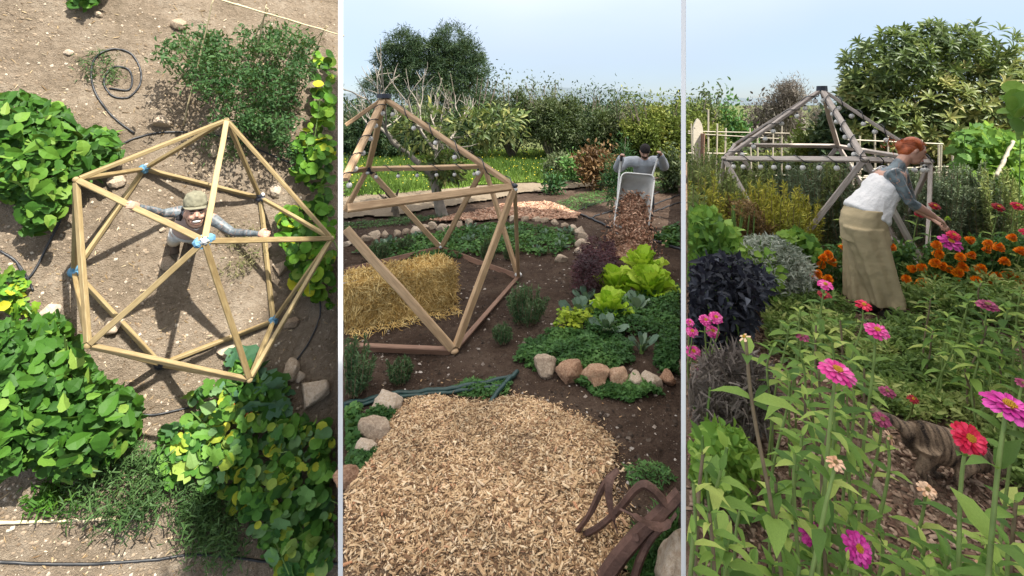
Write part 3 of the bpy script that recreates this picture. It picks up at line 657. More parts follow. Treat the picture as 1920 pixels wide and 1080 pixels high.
bank_plant('courgette_plant', 'grey-green plant with large jagged leaves at the foot of the dome', 'plant', [(412, 672), (450, 668), (495, 705), (545, 735), (540, 790), (470, 800), (445, 770), (430, 730)], .12, .42, 22, 30, .27, 'lobed', 'leaf_blue', 'leaf_under', 9, 1.0, stems=4)
def fine_plant(name, label, poly, hmax, N, size, seed, mat='leaf_tomato', tp='lance', asp=.4, clump=.05, group=None, cat='plant'):
    rs = np.random.RandomState(seed); cx = sum(p[0] for p in poly) / len(poly); cy = sum(p[1] for p in poly) / len(poly); o_ = q1(cx, cy); root = thing(name, label, cat, M1 @ T(o_), group)
    nc = max(6, N // 48); cc = pts_in(poly, nc, rs); ch_ = rs.rand(nc) ** .8 * hmax; k = rs.randint(0, nc, N)
    cpos = np.array([tuple(p1(a, b, h) - o_) for (a, b), h in zip(cc, ch_)]); pos = cpos[k] + rs.normal(size=(N, 3)) * clump; pos[:, 2] = np.maximum(pos[:, 2], .02)
    d = rs.normal(size=(N, 3)); d[:, 2] += .2; n = rs.normal(size=(N, 3)); n[:, 2] += .9; Ln = size * rs.uniform(.5, 1.4, N)
    tag(link('foliage', leafmesh('foliage', pos, d, n, Ln, Ln * asp, tp, np.clip(rs.rand(nc)[k] * .7 + rs.rand(N) * .3, 0, 1), 1, root.matrix_world), MT[mat], root), kind='stuff')
    mb = MB()
    for i in range(0, nc, 2):
        e = Vector(cpos[i]); s_ = Vector((e.x * .75, e.y * .75, 0)); mb.tube([s_, s_.lerp(e, .6) + Vector((0, 0, .04)), e], [.008, .006, .003], 4)
    tag(mb.build('stems', MT['stem'], root), kind='stuff'); return root
fine_plant('tomato_plant', 'dense dark tomato plants climbing bamboo canes above the dome', [(300, 95), (345, 60), (385, 50), (425, 80), (470, 45), (520, 45), (575, 60), (590, 110), (560, 175), (545, 240), (510, 262), (470, 240), (420, 225), (385, 215), (365, 165), (330, 140)], 1.1, 7600, .07, 11, clump=.075)
fine_plant('tomato_plant', 'loose fringe of thin stems at the foot of the tomato canes', [(455, 225), (545, 235), (560, 290), (520, 310), (480, 270)], .35, 700, .07, 12, clump=.07)
fine_plant('weed_patch', 'feathery weeds between the big leafy bush and the squash patch', [(150, 860), (230, 840), (290, 870), (310, 930), (280, 990), (230, 1000), (190, 960), (130, 960)], .3, 2400, .085, 13, 'leaf_herb', 'blade', .16, .09)
fine_plant('weed_patch', 'feathery weeds at the lower edge of the squash patch', [(335, 905), (400, 920), (445, 960), (465, 1030), (420, 1050), (370, 1035), (340, 980)], .28, 2400, .085, 14, 'leaf_herb', 'blade', .16, .09)
fine_plant('weed_patch', 'small tuft of weeds above the cane lying on the soil', [(60, 920), (110, 905), (150, 930), (120, 965), (75, 955)], .16, 420, .09, 15, 'leaf_egg', 'blade', .2, .06)
fine_plant('weed_patch', 'thin weeds inside the loops of the coiled hose', [(150, 105), (215, 95), (250, 130), (225, 165), (165, 150)], .12, 420, .06, 16, 'leaf_herb', 'blade', .16, .06)
fine_plant('weed_patch', 'low dry weeds on the soil inside the dome', [(400, 440), (480, 430), (490, 500), (430, 520), (400, 490)], .06, 420, .05, 17, 'leaf_dryherb', 'blade', .2, .05) if False else None
MT['leaf_dryherb'] = leaf_mat('dry_weed', [(0, (.10, .10, .04)), (1, (.30, .27, .14))], tr=.1)
fine_plant('weed_patch', 'low dry weeds on the soil inside the dome', [(405, 445), (480, 432), (490, 500), (430, 525), (403, 490)], .06, 700, .05, 17, 'leaf_dryherb', 'blade', .2, .06)
fine_plant('weed_patch', 'weeds growing along the hose behind the dome', [(370, 250), (430, 240), (470, 270), (440, 300), (380, 290)], .1, 420, .06, 18, 'leaf_herb', 'blade', .18, .06)

# canes, hoses, stones, squashes
def cane(label, a, b, r=.011, mat='cane', frame=M1, knots=5, name='cane'):
    a, b = Vector(a), Vector(b); pts = []; rad = []; n = knots * 3
    for i in range(n + 1):
        t = i / n; pts.append(a.lerp(b, t) + Vector((R.gauss(0, .004), R.gauss(0, .004), 0))); rad.append(r * (1.22 if i % 3 == 0 else 1) * (1 - .25 * t))
    o = MB().tube(pts, rad, 7).build(name, MT[mat], smooth=True); o.matrix_world = frame; return tag(o, label, 'cane')
cane('long bamboo rail tied across the tops of the tomato canes', p1(400, -4, 1.35), p1(645, 68, 1.35), .014)
cane('leaning bamboo cane at the outer side of the tomato plants', q1(343, 235), p1(402, -8, 1.4))
cane('bamboo cane rising through the middle of the tomato plants', q1(468, 150), p1(499, 14, 1.42))
cane('second bamboo cane crossing at the middle of the tomato rail', q1(464, 100, .1), p1(503, 16, 1.42), .009)
cane('short bamboo cane at the far end of the tomato rail', q1(583, 118), p1(611, 48, 1.42), .009)
cane('bamboo cane leaning against the far end of the tomato rail', q1(556, 108), p1(615, 50, 1.40), .009)
cane('bamboo cane lying on the bare soil below the big leafy bush', q1(-6, 981, .02), q1(218, 973, .02), .016)
def hose(label, pix, r=.013, mat='hose', fr=1, h=.012, name='hose', n=8):
    if fr == 1: P = [q1(x, y, h) for x, y in pix]
    elif fr == 2: P = [g2p(x, y) + Vector((0, 0, h)) for x, y in pix]
    P = curve_pts(P, n)
    if fr == 1: P = [Vector((p.x, p.y, zb1(p.x, p.y) + h)) for p in P]
    else: P = [Vector((p.x, p.y, z2f(p.x, p.y) + h)) for p in P]
    o = MB().tube(P, r, 7).build(name, MT[mat], smooth=True)
    if fr == 1: o.matrix_world = M1
    return tag(o, label, 'hose')
hose('coiled black hose lying on the soil beside the tomato plants', [(252, 250), (215, 222), (182, 180), (171, 140), (180, 108), (212, 92), (245, 100), (263, 130), (262, 160), (240, 182), (212, 180), (196, 160), (198, 140), (215, 125), (240, 130), (248, 150), (240, 168), (205, 165)])
hose('black drip hose curving round the upper side of the dome', [(0, 470), (30, 490), (55, 520), (105, 430), (150, 345), (225, 272), (300, 248), (380, 250), (440, 262), (545, 305)])
hose('black drip hose at the left edge of the bank', [(-10, 466), (25, 485), (48, 515), (62, 545)], .012)
hose('black hose between the big leafy bush and the squash patch', [(250, 776), (290, 778), (330, 770), (365, 762)])
hose('long black drip hose along the lower edge of the bank', [(-10, 1054), (90, 1058), (200, 1057), (290, 1050), (360, 1040), (430, 1044), (500, 1052), (560, 1056), (632, 1057)], .014)
hose('black drip hose in the shade right of the dome', [(545, 690), (580, 640), (600, 590), (598, 545)], .012)
for x, y, s_ in ((338, 47, .11), (303, 229, .12), (128, 98, .05), (400, 283, .09), (220, 338, .1), (515, 361, .1), (525, 503, .11), (315, 494, .09), (424, 660, .1), (95, 588, .12), (212, 608, .11), (185, 30, .05), (305, 430, .04), (60, 300, .06)):
    stone('pale stone lying loose on the sunlit soil bank', q1(x, y), s_, 'stone', M1, 'loose stones on the soil bank')
for x, y, s_ in ((548, 690, .14), (585, 735, .2), (562, 705, .08), (545, 605, .1)):
    stone('grey stone on the ground right of the dome foot', q1(x, y), s_, 'stone', M1, 'stones at the dome foot')
MT['pumpkin'] = plain('orange_squash', (.62, .13, .015), .4, .2, 6)
for x, y in ((430, 757), (468, 775)):
    mb = MB(); k = 14; n0 = len(mb.v)
    secs = []
    for i in range(8):
        th = math.pi * (i + .15) / 7.3; secs.append((Vector((0, 0, -.07 * math.cos(th))), X * .09 * math.sin(th), Y * .09 * math.sin(th)))
    mb.loft(secs, 20)
    mb.v = [(x_ * (1 + .07 * math.cos(8 * math.atan2(y_, x_))), y_ * (1 + .07 * math.cos(8 * math.atan2(y_, x_))), z_) for x_, y_, z_ in mb.v]
    o = thing('squash', 'round orange squash half hidden under the jagged courgette leaves', 'squash', M1 @ T(q1(x, y, .16)), 'orange squashes'); mb.build('fruit', MT['pumpkin'], o, smooth=True)
    MB().tube([(0, 0, .06), (.01, 0, .09), (.03, .01, .11)], [.012, .009, .01], 6).build('stalk', MT['stem'], o)
# pebbles and dry straw litter strewn over the bank
rs = np.random.RandomState(21); N = 9000
pp = np.stack([rs.uniform(-30, 634, N), rs.uniform(-20, 1090, N)], 1); pos = np.array([tuple(p1(a, b)) for a, b in pp]); pos[:, 2] = zb(pos[:, 0], pos[:, 1]) + .004
TP['pebble'] = (np.array([(-.5,-.3,0),(.3,-.5,0),(.55,.2,0),(-.1,.5,0),(-.2,-.1,.32),(.25,.05,.3)], float), [(0,1,5,4),(1,2,5),(2,3,4,5),(3,0,4)])
MT['pebble'] = chip_mat('pebbles', [(0, (.16, .115, .075)), (.7, (.32, .25, .18)), (1, (.52, .45, .36))])
d = rs.normal(size=(N, 3)); d[:, 2] *= .1; n = np.tile((0, 0, 1.), (N, 1)) + rs.normal(size=(N, 3)) * .1; sz = .008 + .035 * rs.rand(N) ** 4
o = link('pebbles', leafmesh('pebbles', pos, d, n, sz * 1.2, sz, 'pebble', rs.rand(N), 1, M1), MT['pebble']); o.matrix_world = M1; tag(o, 'small pebbles and clods strewn over the sunlit bank', 'pebbles', kind='stuff')

# dry leaves, twigs and straw bits on the bank
r3 = np.random.RandomState(23); N = 1500; pp = np.stack([r3.uniform(-20, 632, N), r3.uniform(-10, 1085, N)], 1); pos = np.array([tuple(p1(a, b_)) for a, b_ in pp]); pos[:, 2] = zb(pos[:, 0], pos[:, 1]) + .008; d = r3.normal(size=(N, 3)); d[:, 2] *= .15
MT['litter'] = chip_mat('dry_litter', [(0, (.16, .10, .05)), (.6, (.40, .29, .16)), (1, (.62, .52, .36))]); Ln = .02 + .11 * r3.rand(N) ** 3
o = link('dry_litter', leafmesh('dry_litter', pos, d, np.tile((0, 0, 1.), (N, 1)) + r3.normal(size=(N, 3)) * .3, Ln, .006 + .012 * r3.rand(N), 'lance', r3.rand(N), 1, M1), MT['litter']); o.matrix_world = M1; tag(o, 'dry leaves and straw bits lying on the sunlit bank', 'litter', kind='stuff')

# ------------------------------------------------------------------ middle garden
rs = np.random.RandomState(31)
# meadow and sandy track behind the beds
def sheet(name, poly, fz, mat, step=.15, jitter=.0):
    xs = [p[0] for p in poly]; ys = [p[1] for p in poly]
    def kp(P): return poly_in(P[:, 0] + jitter * vnoise(P[:, 0], P[:, 1], 1.7, 3), P[:, 1] + jitter * vnoise(P[:, 0], P[:, 1], 1.7, 9), poly) & (P[:, 0] > S1 * P[:, 1]) & (P[:, 0] < S2 * P[:, 1] + .02)
    return tag(heightgrid(name, np.arange(min(xs), max(xs), step), np.arange(min(ys), max(ys), step), fz, mat, kp), kind='structure')
track_poly = [tuple(gp(*q)[:2]) for q in ((560, 418), (640, 416), (760, 405), (880, 385), (1000, 362), (1150, 350), (1150, 341), (1040, 343), (900, 350), (780, 362), (640, 374), (560, 376))]
sheet('sandy_track', track_poly, lambda X, Y: z2(X, Y) * .5 + .05, MT['track'], .07, .3)
mead_poly = [tuple(gp(*q)[:2]) for q in ((540, 378), (640, 376), (780, 364), (900, 351), (1040, 344), (1110, 338), (1190, 300), (1200, 285), (500, 285), (500, 340))]
sheet('meadow', mead_poly, lambda X, Y: .06 + .05 * vnoise(X, Y, .5, 2), MT['meadow'], .16, .3)
MT['grass'] = leaf_mat('meadow_grass', [(0, (.035, .075, .012)), (.6, (.075, .13, .02)), (1, (.15, .18, .045))], tr=.2)
N = 42000; xs = [p[0] for p in mead_poly]; P = pts_in(mead_poly, N, rs); keep = (P[:, 0] > S1 * P[:, 1] + .1) & (P[:, 0] < S2 * P[:, 1] - .1); P = P[keep]; N = len(P)
pos = np.stack([P[:, 0], P[:, 1], np.full(N, .05)], 1); d = rs.normal(size=(N, 3)) * .35; d[:, 2] = 1; n = rs.normal(size=(N, 3)); n[:, 2] = .2; hh = rs.uniform(.08, .26, N) * (.7 + .6 * (vnoise(P[:, 0], P[:, 1], .8, 4) + .5))
tag(link('meadow_grass', leafmesh('meadow_grass', pos, d, n, hh, .02, 'blade', np.clip(.5 + vnoise(P[:, 0], P[:, 1], .5, 7) + rs.normal(size=N) * .15, 0, 1), 2), MT['grass']), 'bright green meadow grass behind the sandy track', 'grass', kind='stuff')
MT['buttercup'] = chip_mat('yellow_petals', [(0, (.65, .50, .02)), (1, (.85, .72, .10))])
k = rs.choice(N, 600); pos2 = pos[k] + np.stack([rs.normal(size=600) * .1, rs.normal(size=600) * .1, hh[k]], 1); d = rs.normal(size=(600, 3)); n = np.tile((0, -.4, 1.), (600, 1))
tag(link('meadow_flowers', leafmesh('meadow_flowers', pos2, d, n, .028, .028, 'round', None, 2), MT['buttercup']), 'tiny yellow flowers dotted over the meadow', 'wildflowers', kind='stuff')

# wood chips in front
chip_px = [(630, 1100), (630, 955), (655, 925), (690, 872), (722, 815), (742, 770), (775, 752), (835, 748), (900, 762), (960, 752), (1020, 765), (1085, 788), (1130, 815), (1152, 850), (1150, 895), (1140, 935), (1175, 985), (1190, 1030), (1150, 1110)]
chip_poly = ground_poly(chip_px)
def inset_d(X, Y):
    """distance to the patch outline"""
    best = np.full(X.shape, 9.); n = len(chip_poly)
    for i in range(n):
        (x1, y1), (x2, y2) = chip_poly[i], chip_poly[(i + 1) % n]; dx, dy = x2 - x1, y2 - y1
        t = np.clip(((X - x1) * dx + (Y - y1) * dy) / (dx * dx + dy * dy), 0, 1); best = np.minimum(best, np.hypot(X - x1 - t * dx, Y - y1 - t * dy))
    return best
def zchip(X, Y): return z2(X, Y) * .5 + .018 + .06 * np.clip(inset_d(X, Y) / .25, 0, 1) ** .6 + .03 * vnoise(X, Y, 3.5, 12) + .012 * vnoise(X, Y, 12, 13)
MT['chip_base'] = soil_mat('chip_bed', (.20, .12, .07), (.33, .22, .14), (.46, .33, .22), 3, 1.0)
MT['chip'] = chip_mat('wood_chips', [(0, (.10, .055, .03)), (.15, (.27, .155, .08)), (.4, (.50, .325, .175)), (.7, (.65, .46, .265)), (.93, (.80, .63, .42)), (1, (.52, .25, .13))])
xs = [p[0] for p in chip_poly]; ys = [p[1] for p in chip_poly]
chips = heightgrid('wood_chip_bed', np.arange(min(xs), max(xs), .02), np.arange(max(1.3, min(ys)), max(ys), .02), zchip, MT['chip_base'], lambda P: poly_in(P[:, 0] + .12 * vnoise(P[:, 0], P[:, 1], 5, 3), P[:, 1] + .12 * vnoise(P[:, 0], P[:, 1], 5, 8), chip_poly) & (P[:, 0] > S1 * P[:, 1]))
tag(chips, 'pale wood chip patch spread in front of the dome', 'wood chips', kind='structure')
TP['chip'] = (np.array([(-.5,-.35,0),(.45,-.5,.02),(.55,.3,0),(-.4,.5,.03),(-.42,-.25,.16),(.38,-.34,.2),(.45,.2,.14),(-.3,.36,.2)], float), [(4,5,6,7),(0,1,5,4),(1,2,6,5),(2,3,7,6),(3,0,4,7)])
TP['splinter'] = (np.array([(-.5,0,0),(-.2,-.5,.02),(.5,-.1,.05),(.1,.5,.02),(0,0,.12)], float), [(0,1,4),(1,2,4),(2,3,4),(3,0,4)])
def chip_points(N, rs, grow=.0):
    P = pts_in(chip_poly, N, rs); P = P + rs.normal(size=P.shape) * grow; kp = (P[:, 0] > S1 * P[:, 1] + .01) & (P[:, 1] > 1.9); P = P[kp]
    dd = inset_d(P[:, 0], P[:, 1]); ins = poly_in(P[:, 0], P[:, 1], chip_poly); z = np.where(ins, zchip(P[:, 0], P[:, 1]), z2(P[:, 0], P[:, 1])) + .004
    return np.stack([P[:, 0], P[:, 1], z], 1)
for tp, N, l0, l1, asp, seed in (('chip', 26000, .005, .030, .45, 1), ('splinter', 26000, .012, .062, .2, 2)):
    r2 = np.random.RandomState(seed); pos = chip_points(N, r2, .045); far_ = r2.rand(len(pos)) < .06; pos[far_, :2] += r2.normal(size=(far_.sum(), 2)) * .16; pos = pos[(pos[:, 1] > 1.9) & (pos[:, 0] > S1 * pos[:, 1] + .01)]; ins_ = poly_in(pos[:, 0], pos[:, 1], chip_poly); pos[:, 2] = np.where(ins_, zchip(pos[:, 0], pos[:, 1]), z2(pos[:, 0], pos[:, 1]) + .006); N = len(pos); d = r2.normal(size=(N, 3)); d[:, 2] *= .35; n = r2.normal(size=(N, 3)) * .4; n[:, 2] += 1; pos[:, 2] += r2.rand(N) * .012
    Ln = l0 + (l1 - l0) * r2.rand(N) ** 2.6; o = link('chip_litter', leafmesh('chip_litter', pos, d, n, Ln, Ln * asp * r2.uniform(.6, 1.4, N), tp, r2.rand(N), 2), MT['chip'], chips); tag(o, kind='stuff')
r2 = np.random.RandomState(5); pos = chip_points(3000, r2); pos = pos[np.argsort(pos[:, 1])][:1600]; pos = pos[r2.choice(len(pos), 290, replace=False)]; N = len(pos)
d = r2.normal(size=(N, 3)); d[:, 2] *= .25; n = r2.normal(size=(N, 3)) * .3; n[:, 2] += 1; pos[:, 2] += .012; Ln = r2.uniform(.025, .062, N)
TP['chip_thin'] = (TP['chip'][0] * np.array([1, 1, .55]), TP['chip'][1])
leaf_parts(chips, pos, d, n, Ln, Ln * r2.uniform(.2, .42, N), single_leaf('chip_thin', MT['chip']), 'wood_chip', 2)

# dome of tan pine
cx, cy, rot, a_e = -1.319, 5.644, -1.02, 1.697; Rr = a_e * .8507
fb = [Vector((cx + Rr * math.cos(rot + i * 2 * math.pi / 5), cy + Rr * math.sin(rot + i * 2 * math.pi / 5), .03)) for i in range(5)]
fr_ = [Vector((cx + Rr * math.cos(rot + (i + .5) * 2 * math.pi / 5), cy + Rr * math.sin(rot + (i + .5) * 2 * math.pi / 5), Rr)) for i in range(5)]
base = [g2p(852, 668) + Vector((0, 0, .03)), g2p(972, 520) + Vector((0, 0, .03)), g2p(827, 474) + Vector((0, 0, .03)), fb[3], fb[4]]
ring = [ap(965, 350, fr_[0].y), ap(908, 312, fr_[1].y), ap(690, 317, fr_[2].y), fr_[3], ap(618, 395, fr_[4].y)]; apex = ap(720, 184, cy)
def trim2(A, B):
    s = (643.6 - 960) / F; fa, fb_ = A.x - s * A.y, B.x - s * B.y
    if fa < 0 and fb_ < 0: return None
    if fa < 0 or fb_ < 0:
        t = fa / (fa - fb_); P = A.lerp(B, t)
        return (P, B) if fa < 0 else (A, P)
    return A, B
MT['pine_red'] = wood_mat('red_brown_board', (.14, .07, .045), (.27, .155, .10))
d2 = thing('geodesic_dome', 'tan timber dome frame standing over the straw bale', 'dome frame', T(cx, cy, 0)); off = Vector((cx, cy, 0))
dome(d2, [b - off for b in base], [r - off for r in ring], apex - off, MT['pine_tan'], .075, .045, lambda A, B: (lambda r: None if r is None else (r[0] - off, r[1] - off))(trim2(A + off, B + off)), MT['pine_red'])
b = MB(); b.loft([(apex - off + Vector((0, 0, .0)), X * .09, Y * .09), (apex - off + Vector((0, 0, .05)), X * .085, Y * .085)], 8); b.build('hub', MT['dark_hub'], d2)
hub(d2, ring[2] - off, MT['dark_hub'], .06, arms=[base[2] - off, apex - off])
hub(d2, ring[2] - off + Vector((0, -.03, -.05)), MT['white_hub'], .035); hub(d2, ring[0] - off + Vector((0, 0, -.03)), MT['white_hub'], .035, arms=[base[0] - off]); hub(d2, ring[0] - off + Vector((0, 0, .01)), MT['dark_hub'], .035)
hub(d2, ring[1] - off, MT['white_hub'], .035)
for q in (1, 2): hub(d2, base[q] - off + Vector((0, 0, .03)), MT['white_hub'], .05, arms=[ring[q] - off])
hub(d2, base[0] - off, MT['pine_tan'], .04)
MT['bulb'] = plain('frosted_bulb', (.70, .68, .63), .3, .08, 20)
def string_lights(label, segs, nb, off, r=.028, cable_mat='hose', frame_rs=3, wrap=.05):
    rr = random.Random(frame_rs); root = thing('string_lights', label, 'string lights', T(off))
    for A, B in segs:
        A, B = Vector(A) - off, Vector(B) - off; d = (B - A); u = d.cross(Vector((0, 0, 1))).normalized(); w = d.cross(u).normalized(); pts = []
        for i in range(41):
            t = i / 40; q = t * 6.28 * 5; pts.append(A + d * t + (u * math.cos(q) + w * math.sin(q)) * wrap)
        MB().tube(pts, .006, 5).build('cable', MT[cable_mat], root)
        for i in range(nb):
            t = (i + .5) / nb; p = A + d * t + Vector((rr.uniform(-.03, .03), rr.uniform(-.03, .03), -wrap - .01)); sk = MB().tube([p, p - Vector((0, 0, .03))], .011, 7).build('socket', MT['hose'], root)
            MB().ball(p - Vector((0, 0, .05)), r, 10, 7).build('bulb', MT['bulb'], root, smooth=True)
string_lights('festoon cable with white bulbs wound round the tan dome bars', [(apex, ring[0]), (apex, trim2(apex, ring[4])[1]), (ring[2], ring[1])], 6, off)

# straw bale
f0, f1 = gp(853, 574), gp(648, 622); ax = (f0 - f1); Lb = ax.length; ax.normalize(); bk = Vector((-ax.y, ax.x, 0)); HB, DB = .44, .46
MT['straw_core'] = soil_mat('packed_straw', (.26, .15, .04), (.46, .29, .085), (.62, .43, .16), 4, 1.0)
MT['straw'] = chip_mat('straw', [(0, (.34, .20, .055)), (.5, (.64, .43, .14)), (1, (.86, .68, .32))])
bale = thing('straw_bale', 'golden straw bale lying on the soil inside the tan dome', 'straw bale', Matrix(((ax.x, bk.x, 0, f1.x), (ax.y, bk.y, 0, f1.y), (0, 0, 1, .0), (0, 0, 0, 1))))
bm = bmesh.new(); bmesh.ops.create_cube(bm, size=1); bmesh.ops.subdivide_edges(bm, edges=bm.edges[:], cuts=14, use_grid_fill=True)
for v in bm.verts:
    p = v.co; q = Vector((p.x * Lb, p.y * DB, p.z * HB)); rr = .07
    c = Vector((max(-Lb/2+rr, min(Lb/2-rr, q.x)), max(-DB/2+rr, min(DB/2-rr, q.y)), max(-HB/2+rr, min(HB/2-rr, q.z)))); e = q - c
    if e.length > 0: q = c + e.normalized() * min(e.length, rr)
    q += q.normalized() * .03 * mnoise.noise(q * 6); v.co = q + Vector((Lb/2, DB/2, HB/2))
m = bpy.data.meshes.new('packed_straw'); bm.to_mesh(m); bm.free(); link('core', m, MT['straw_core'], bale, smooth=True)
r2 = np.random.RandomState(9); pts = []; nn = []; w_ = np.array([Lb * DB, Lb * HB, DB * HB, DB * HB]); w_ /= w_.sum()
for i in range(9000):
    s_ = r2.choice(4, p=w_); u, v = r2.rand(2)
    if s_ == 0: pts.append((u * Lb, v * DB, HB)); nn.append((0, 0, 1))
    elif s_ == 1: pts.append((u * Lb, 0, v * HB)); nn.append((0, -1, 0))
    elif s_ == 2: pts.append((Lb, u * DB, v * HB)); nn.append((1, 0, 0))
    else: pts.append((0.02, u * DB, v * HB)); nn.append((-1, 0, 0))
pts = np.array(pts); nn = np.array(nn, float); pts += nn * r2.uniform(-.01, .03, (len(pts), 1)); d = r2.normal(size=pts.shape) * np.array([.8, .8, .9]); d -= nn * (d * nn).sum(1, keepdims=True) * .55; d[:, 2] -= .25; Ln = r2.uniform(.06, .24, len(pts)); pts -= unit(d) * Ln[:, None] * .4
tag(link('straw_stalks', leafmesh('straw_stalks', pts, d, nn + r2.normal(size=pts.shape) * .4, Ln, .006, 'blade', r2.rand(len(pts)), 2, bale.matrix_world), MT['straw'], bale), kind='stuff')
for y_ in (.12, .34):
    b = MB(); b.tube([(0, y_, HB + .012), (Lb * .5, y_, HB + .014), (Lb + .01, y_, HB - .01), (Lb + .015, y_, .03)], .005, 5); b.build('twine', MT['cord'], bale)
r2 = np.random.RandomState(4); N = 500; a = r2.uniform(0, Lb, N); pos = np.stack([a, r2.normal(size=N) * .08 - .1, np.full(N, .02)], 1); d = r2.normal(size=(N, 3)); d[:, 2] *= .12
tag(link('loose_straw', leafmesh('loose_straw', pos, d, np.tile((0, 0, 1.), (N, 1)), r2.uniform(.05, .13, N), .006, 'blade', r2.rand(N), 2, bale.matrix_world), MT['straw'], bale), kind='stuff')

# ---- plants
MT['leaf_rose'] = leaf_mat('rosemary_needles', [(0, (.04, .085, .035)), (.6, (.09, .16, .065)), (1, (.17, .25, .12))], tr=.12)
MT['leaf_lettuce'] = leaf_mat('lettuce_leaf', [(0, (.22, .40, .02)), (.6, (.36, .55, .04)), (1, (.52, .66, .09))], tr=.35, trc=(.6, .8, .05))
MT['leaf_red'] = leaf_mat('dark_red_leaf', [(0, (.018, .008, .010)), (.7, (.055, .020, .026)), (1, (.10, .04, .045))], tr=.15, trc=(.3, .05, .05))
MT['leaf_kale'] = leaf_mat('blue_grey_leaf', [(0, (.055, .10, .065)), (.6, (.12, .19, .13)), (1, (.22, .30, .21))], tr=.15)
MT['leaf_clover'] = leaf_mat('clover_leaf', [(0, (.03, .085, .022)), (.6, (.065, .16, .04)), (1, (.12, .24, .065))], tr=.2)
MT['leaf_must'] = leaf_mat('mustard_leaf', [(0, (.18, .30, .02)), (1, (.45, .52, .05))], tr=.3)
def rosemary(label, loc, w, h, seed, name='rosemary_bush', mat='leaf_rose', panel=2, cat='bush', group=None, lean=.35, dens=1.0, stemc='stem_dry'):
    """upright stems, each clothed with needles"""
    r2 = np.random.RandomState(seed); root = thing(name, label, cat, T(loc), group); nst = max(8, int(46 * min(1, w / .3) * dens)); mb = MB(); P = []; D = []; Tn = []
    for i in range(nst):
        q = r2.rand() * 6.28; k = math.sqrt(r2.rand()); b = Vector((math.cos(q) * k * w * .22, math.sin(q) * k * w * .22, 0)); hh = h * (1 - .35 * k * k) * r2.uniform(.75, 1.08)
        e = Vector((math.cos(q) * k * w * .5, math.sin(q) * k * w * .5, hh)) + Vector(r2.normal(size=3) * w * .04); mid = b.lerp(e, .5) + Vector((math.cos(q), math.sin(q), 0)) * w * .06 * k
        if panel and not all(BOUND[panel][0] < proj(np.array(Vector(loc) + q_))[0][0] < BOUND[panel][1] for q_ in (b, e, mid)): continue
        cp = curve_pts([b, mid, e], 4); mb.tube(cp, [.004] * (len(cp) - 1) + [.002], 4); ns = int(80 * dens + 50 * h); t1 = r2.rand()
        for j in range(ns):
            t = .12 + .88 * (j + r2.rand()) / ns; a = b.lerp(mid, t * 2) if t < .5 else mid.lerp(e, t * 2 - 1); P.append(a); dd = (e - b).normalized() * .75 + Vector(r2.normal(size=3) * .6); D.append(dd); Tn.append(min(1, max(0, .2 + .6 * t * t1 + r2.normal() * .15)))
    P = np.array(P); D = np.array(D); N = len(P); Ln = np.random.RandomState(seed + 1).uniform(.6, 1.2, N) * (.022 + .035 * min(h, .5)) * (1.5 if h > .5 else 1.15)
    tag(link('needles', leafmesh('needles', P, D, r2.normal(size=(N, 3)), Ln, Ln * .22, 'blade', np.array(Tn), panel, root.matrix_world), MT[mat], root), kind='stuff'); tag(mb.build('stems', MT[stemc], root), kind='stuff'); return root
rosemary('round rosemary bush just outside the right foot of the tan dome', g2p(987, 603), .44, .40, 41)
rosemary('small tuft of rosemary between the dome foot and the round bush', g2p(943, 644), .19, .18, 42)
rosemary('small rosemary tuft behind the hose near the dome base board', g2p(750, 718), .21, .22, 43)
rosemary('tall rosemary bush at the end of the dome base board by the white post', g2p(660, 735), .34, .46, 44)
rosemary('slim upright rosemary in the stone-ringed bed', g2p(915, 492), .22, .34, 45)
rosemary('grey-green rosemary low beside the straw bale', g2p(706, 487), .4, .26, 46)
rosemary('small rosemary at the inner edge of the stone-ringed bed', g2p(762, 470), .3, .2, 47)
rosemary('grey-green tuft beside the far right foot of the dome', g2p(955, 490), .16, .2, 48)

# lettuces: a shared frilled leaf
def frill_mesh(name, nu=8, nv=9, seed=1, frill=.12, cup=.25):
    r2 = random.Random(seed); v = []; f = []; ph = r2.uniform(0, 6)
    for i in range(nu):
        t = i / (nu - 1); wd = (.10 + .95 * t ** .8) * (1 - .55 * max(0, t - .8) / .2 * .6)
        for j in range(nv):
            s = -1 + 2 * j / (nv - 1); e = abs(s) ** 2 * .9 + max(0, t - .6) * 1.2
            v.append((t * (1 - .10 * s * s) + .03 * math.sin(7 * s + ph), s * wd * .5, cup * (s * s * .5) * wd + .28 * t * t * -1 * .6 + frill * e * math.sin(9 * s + 5 * t + ph) + frill * .5 * e * math.sin(17 * s - 6 * t)))
    for i in range(nu - 1):
        for j in range(nv - 1): f.append((i*nv+j, i*nv+j+1, (i+1)*nv+j+1, (i+1)*nv+j))
    m = newmesh(name, v, f); attr(m, 'own', np.ones(len(v))); m.polygons.foreach_set('use_smooth', [True] * len(f)); return m
LET = [frill_mesh('lettuce_leaf', seed=i) for i in range(3)]; KAL = [frill_mesh('kale_leaf', seed=i + 5, frill=.05, cup=.12) for i in range(2)]
for m in LET: m.materials.append(MT['leaf_lettuce'])
for m in KAL: m.materials.append(MT['leaf_kale'])
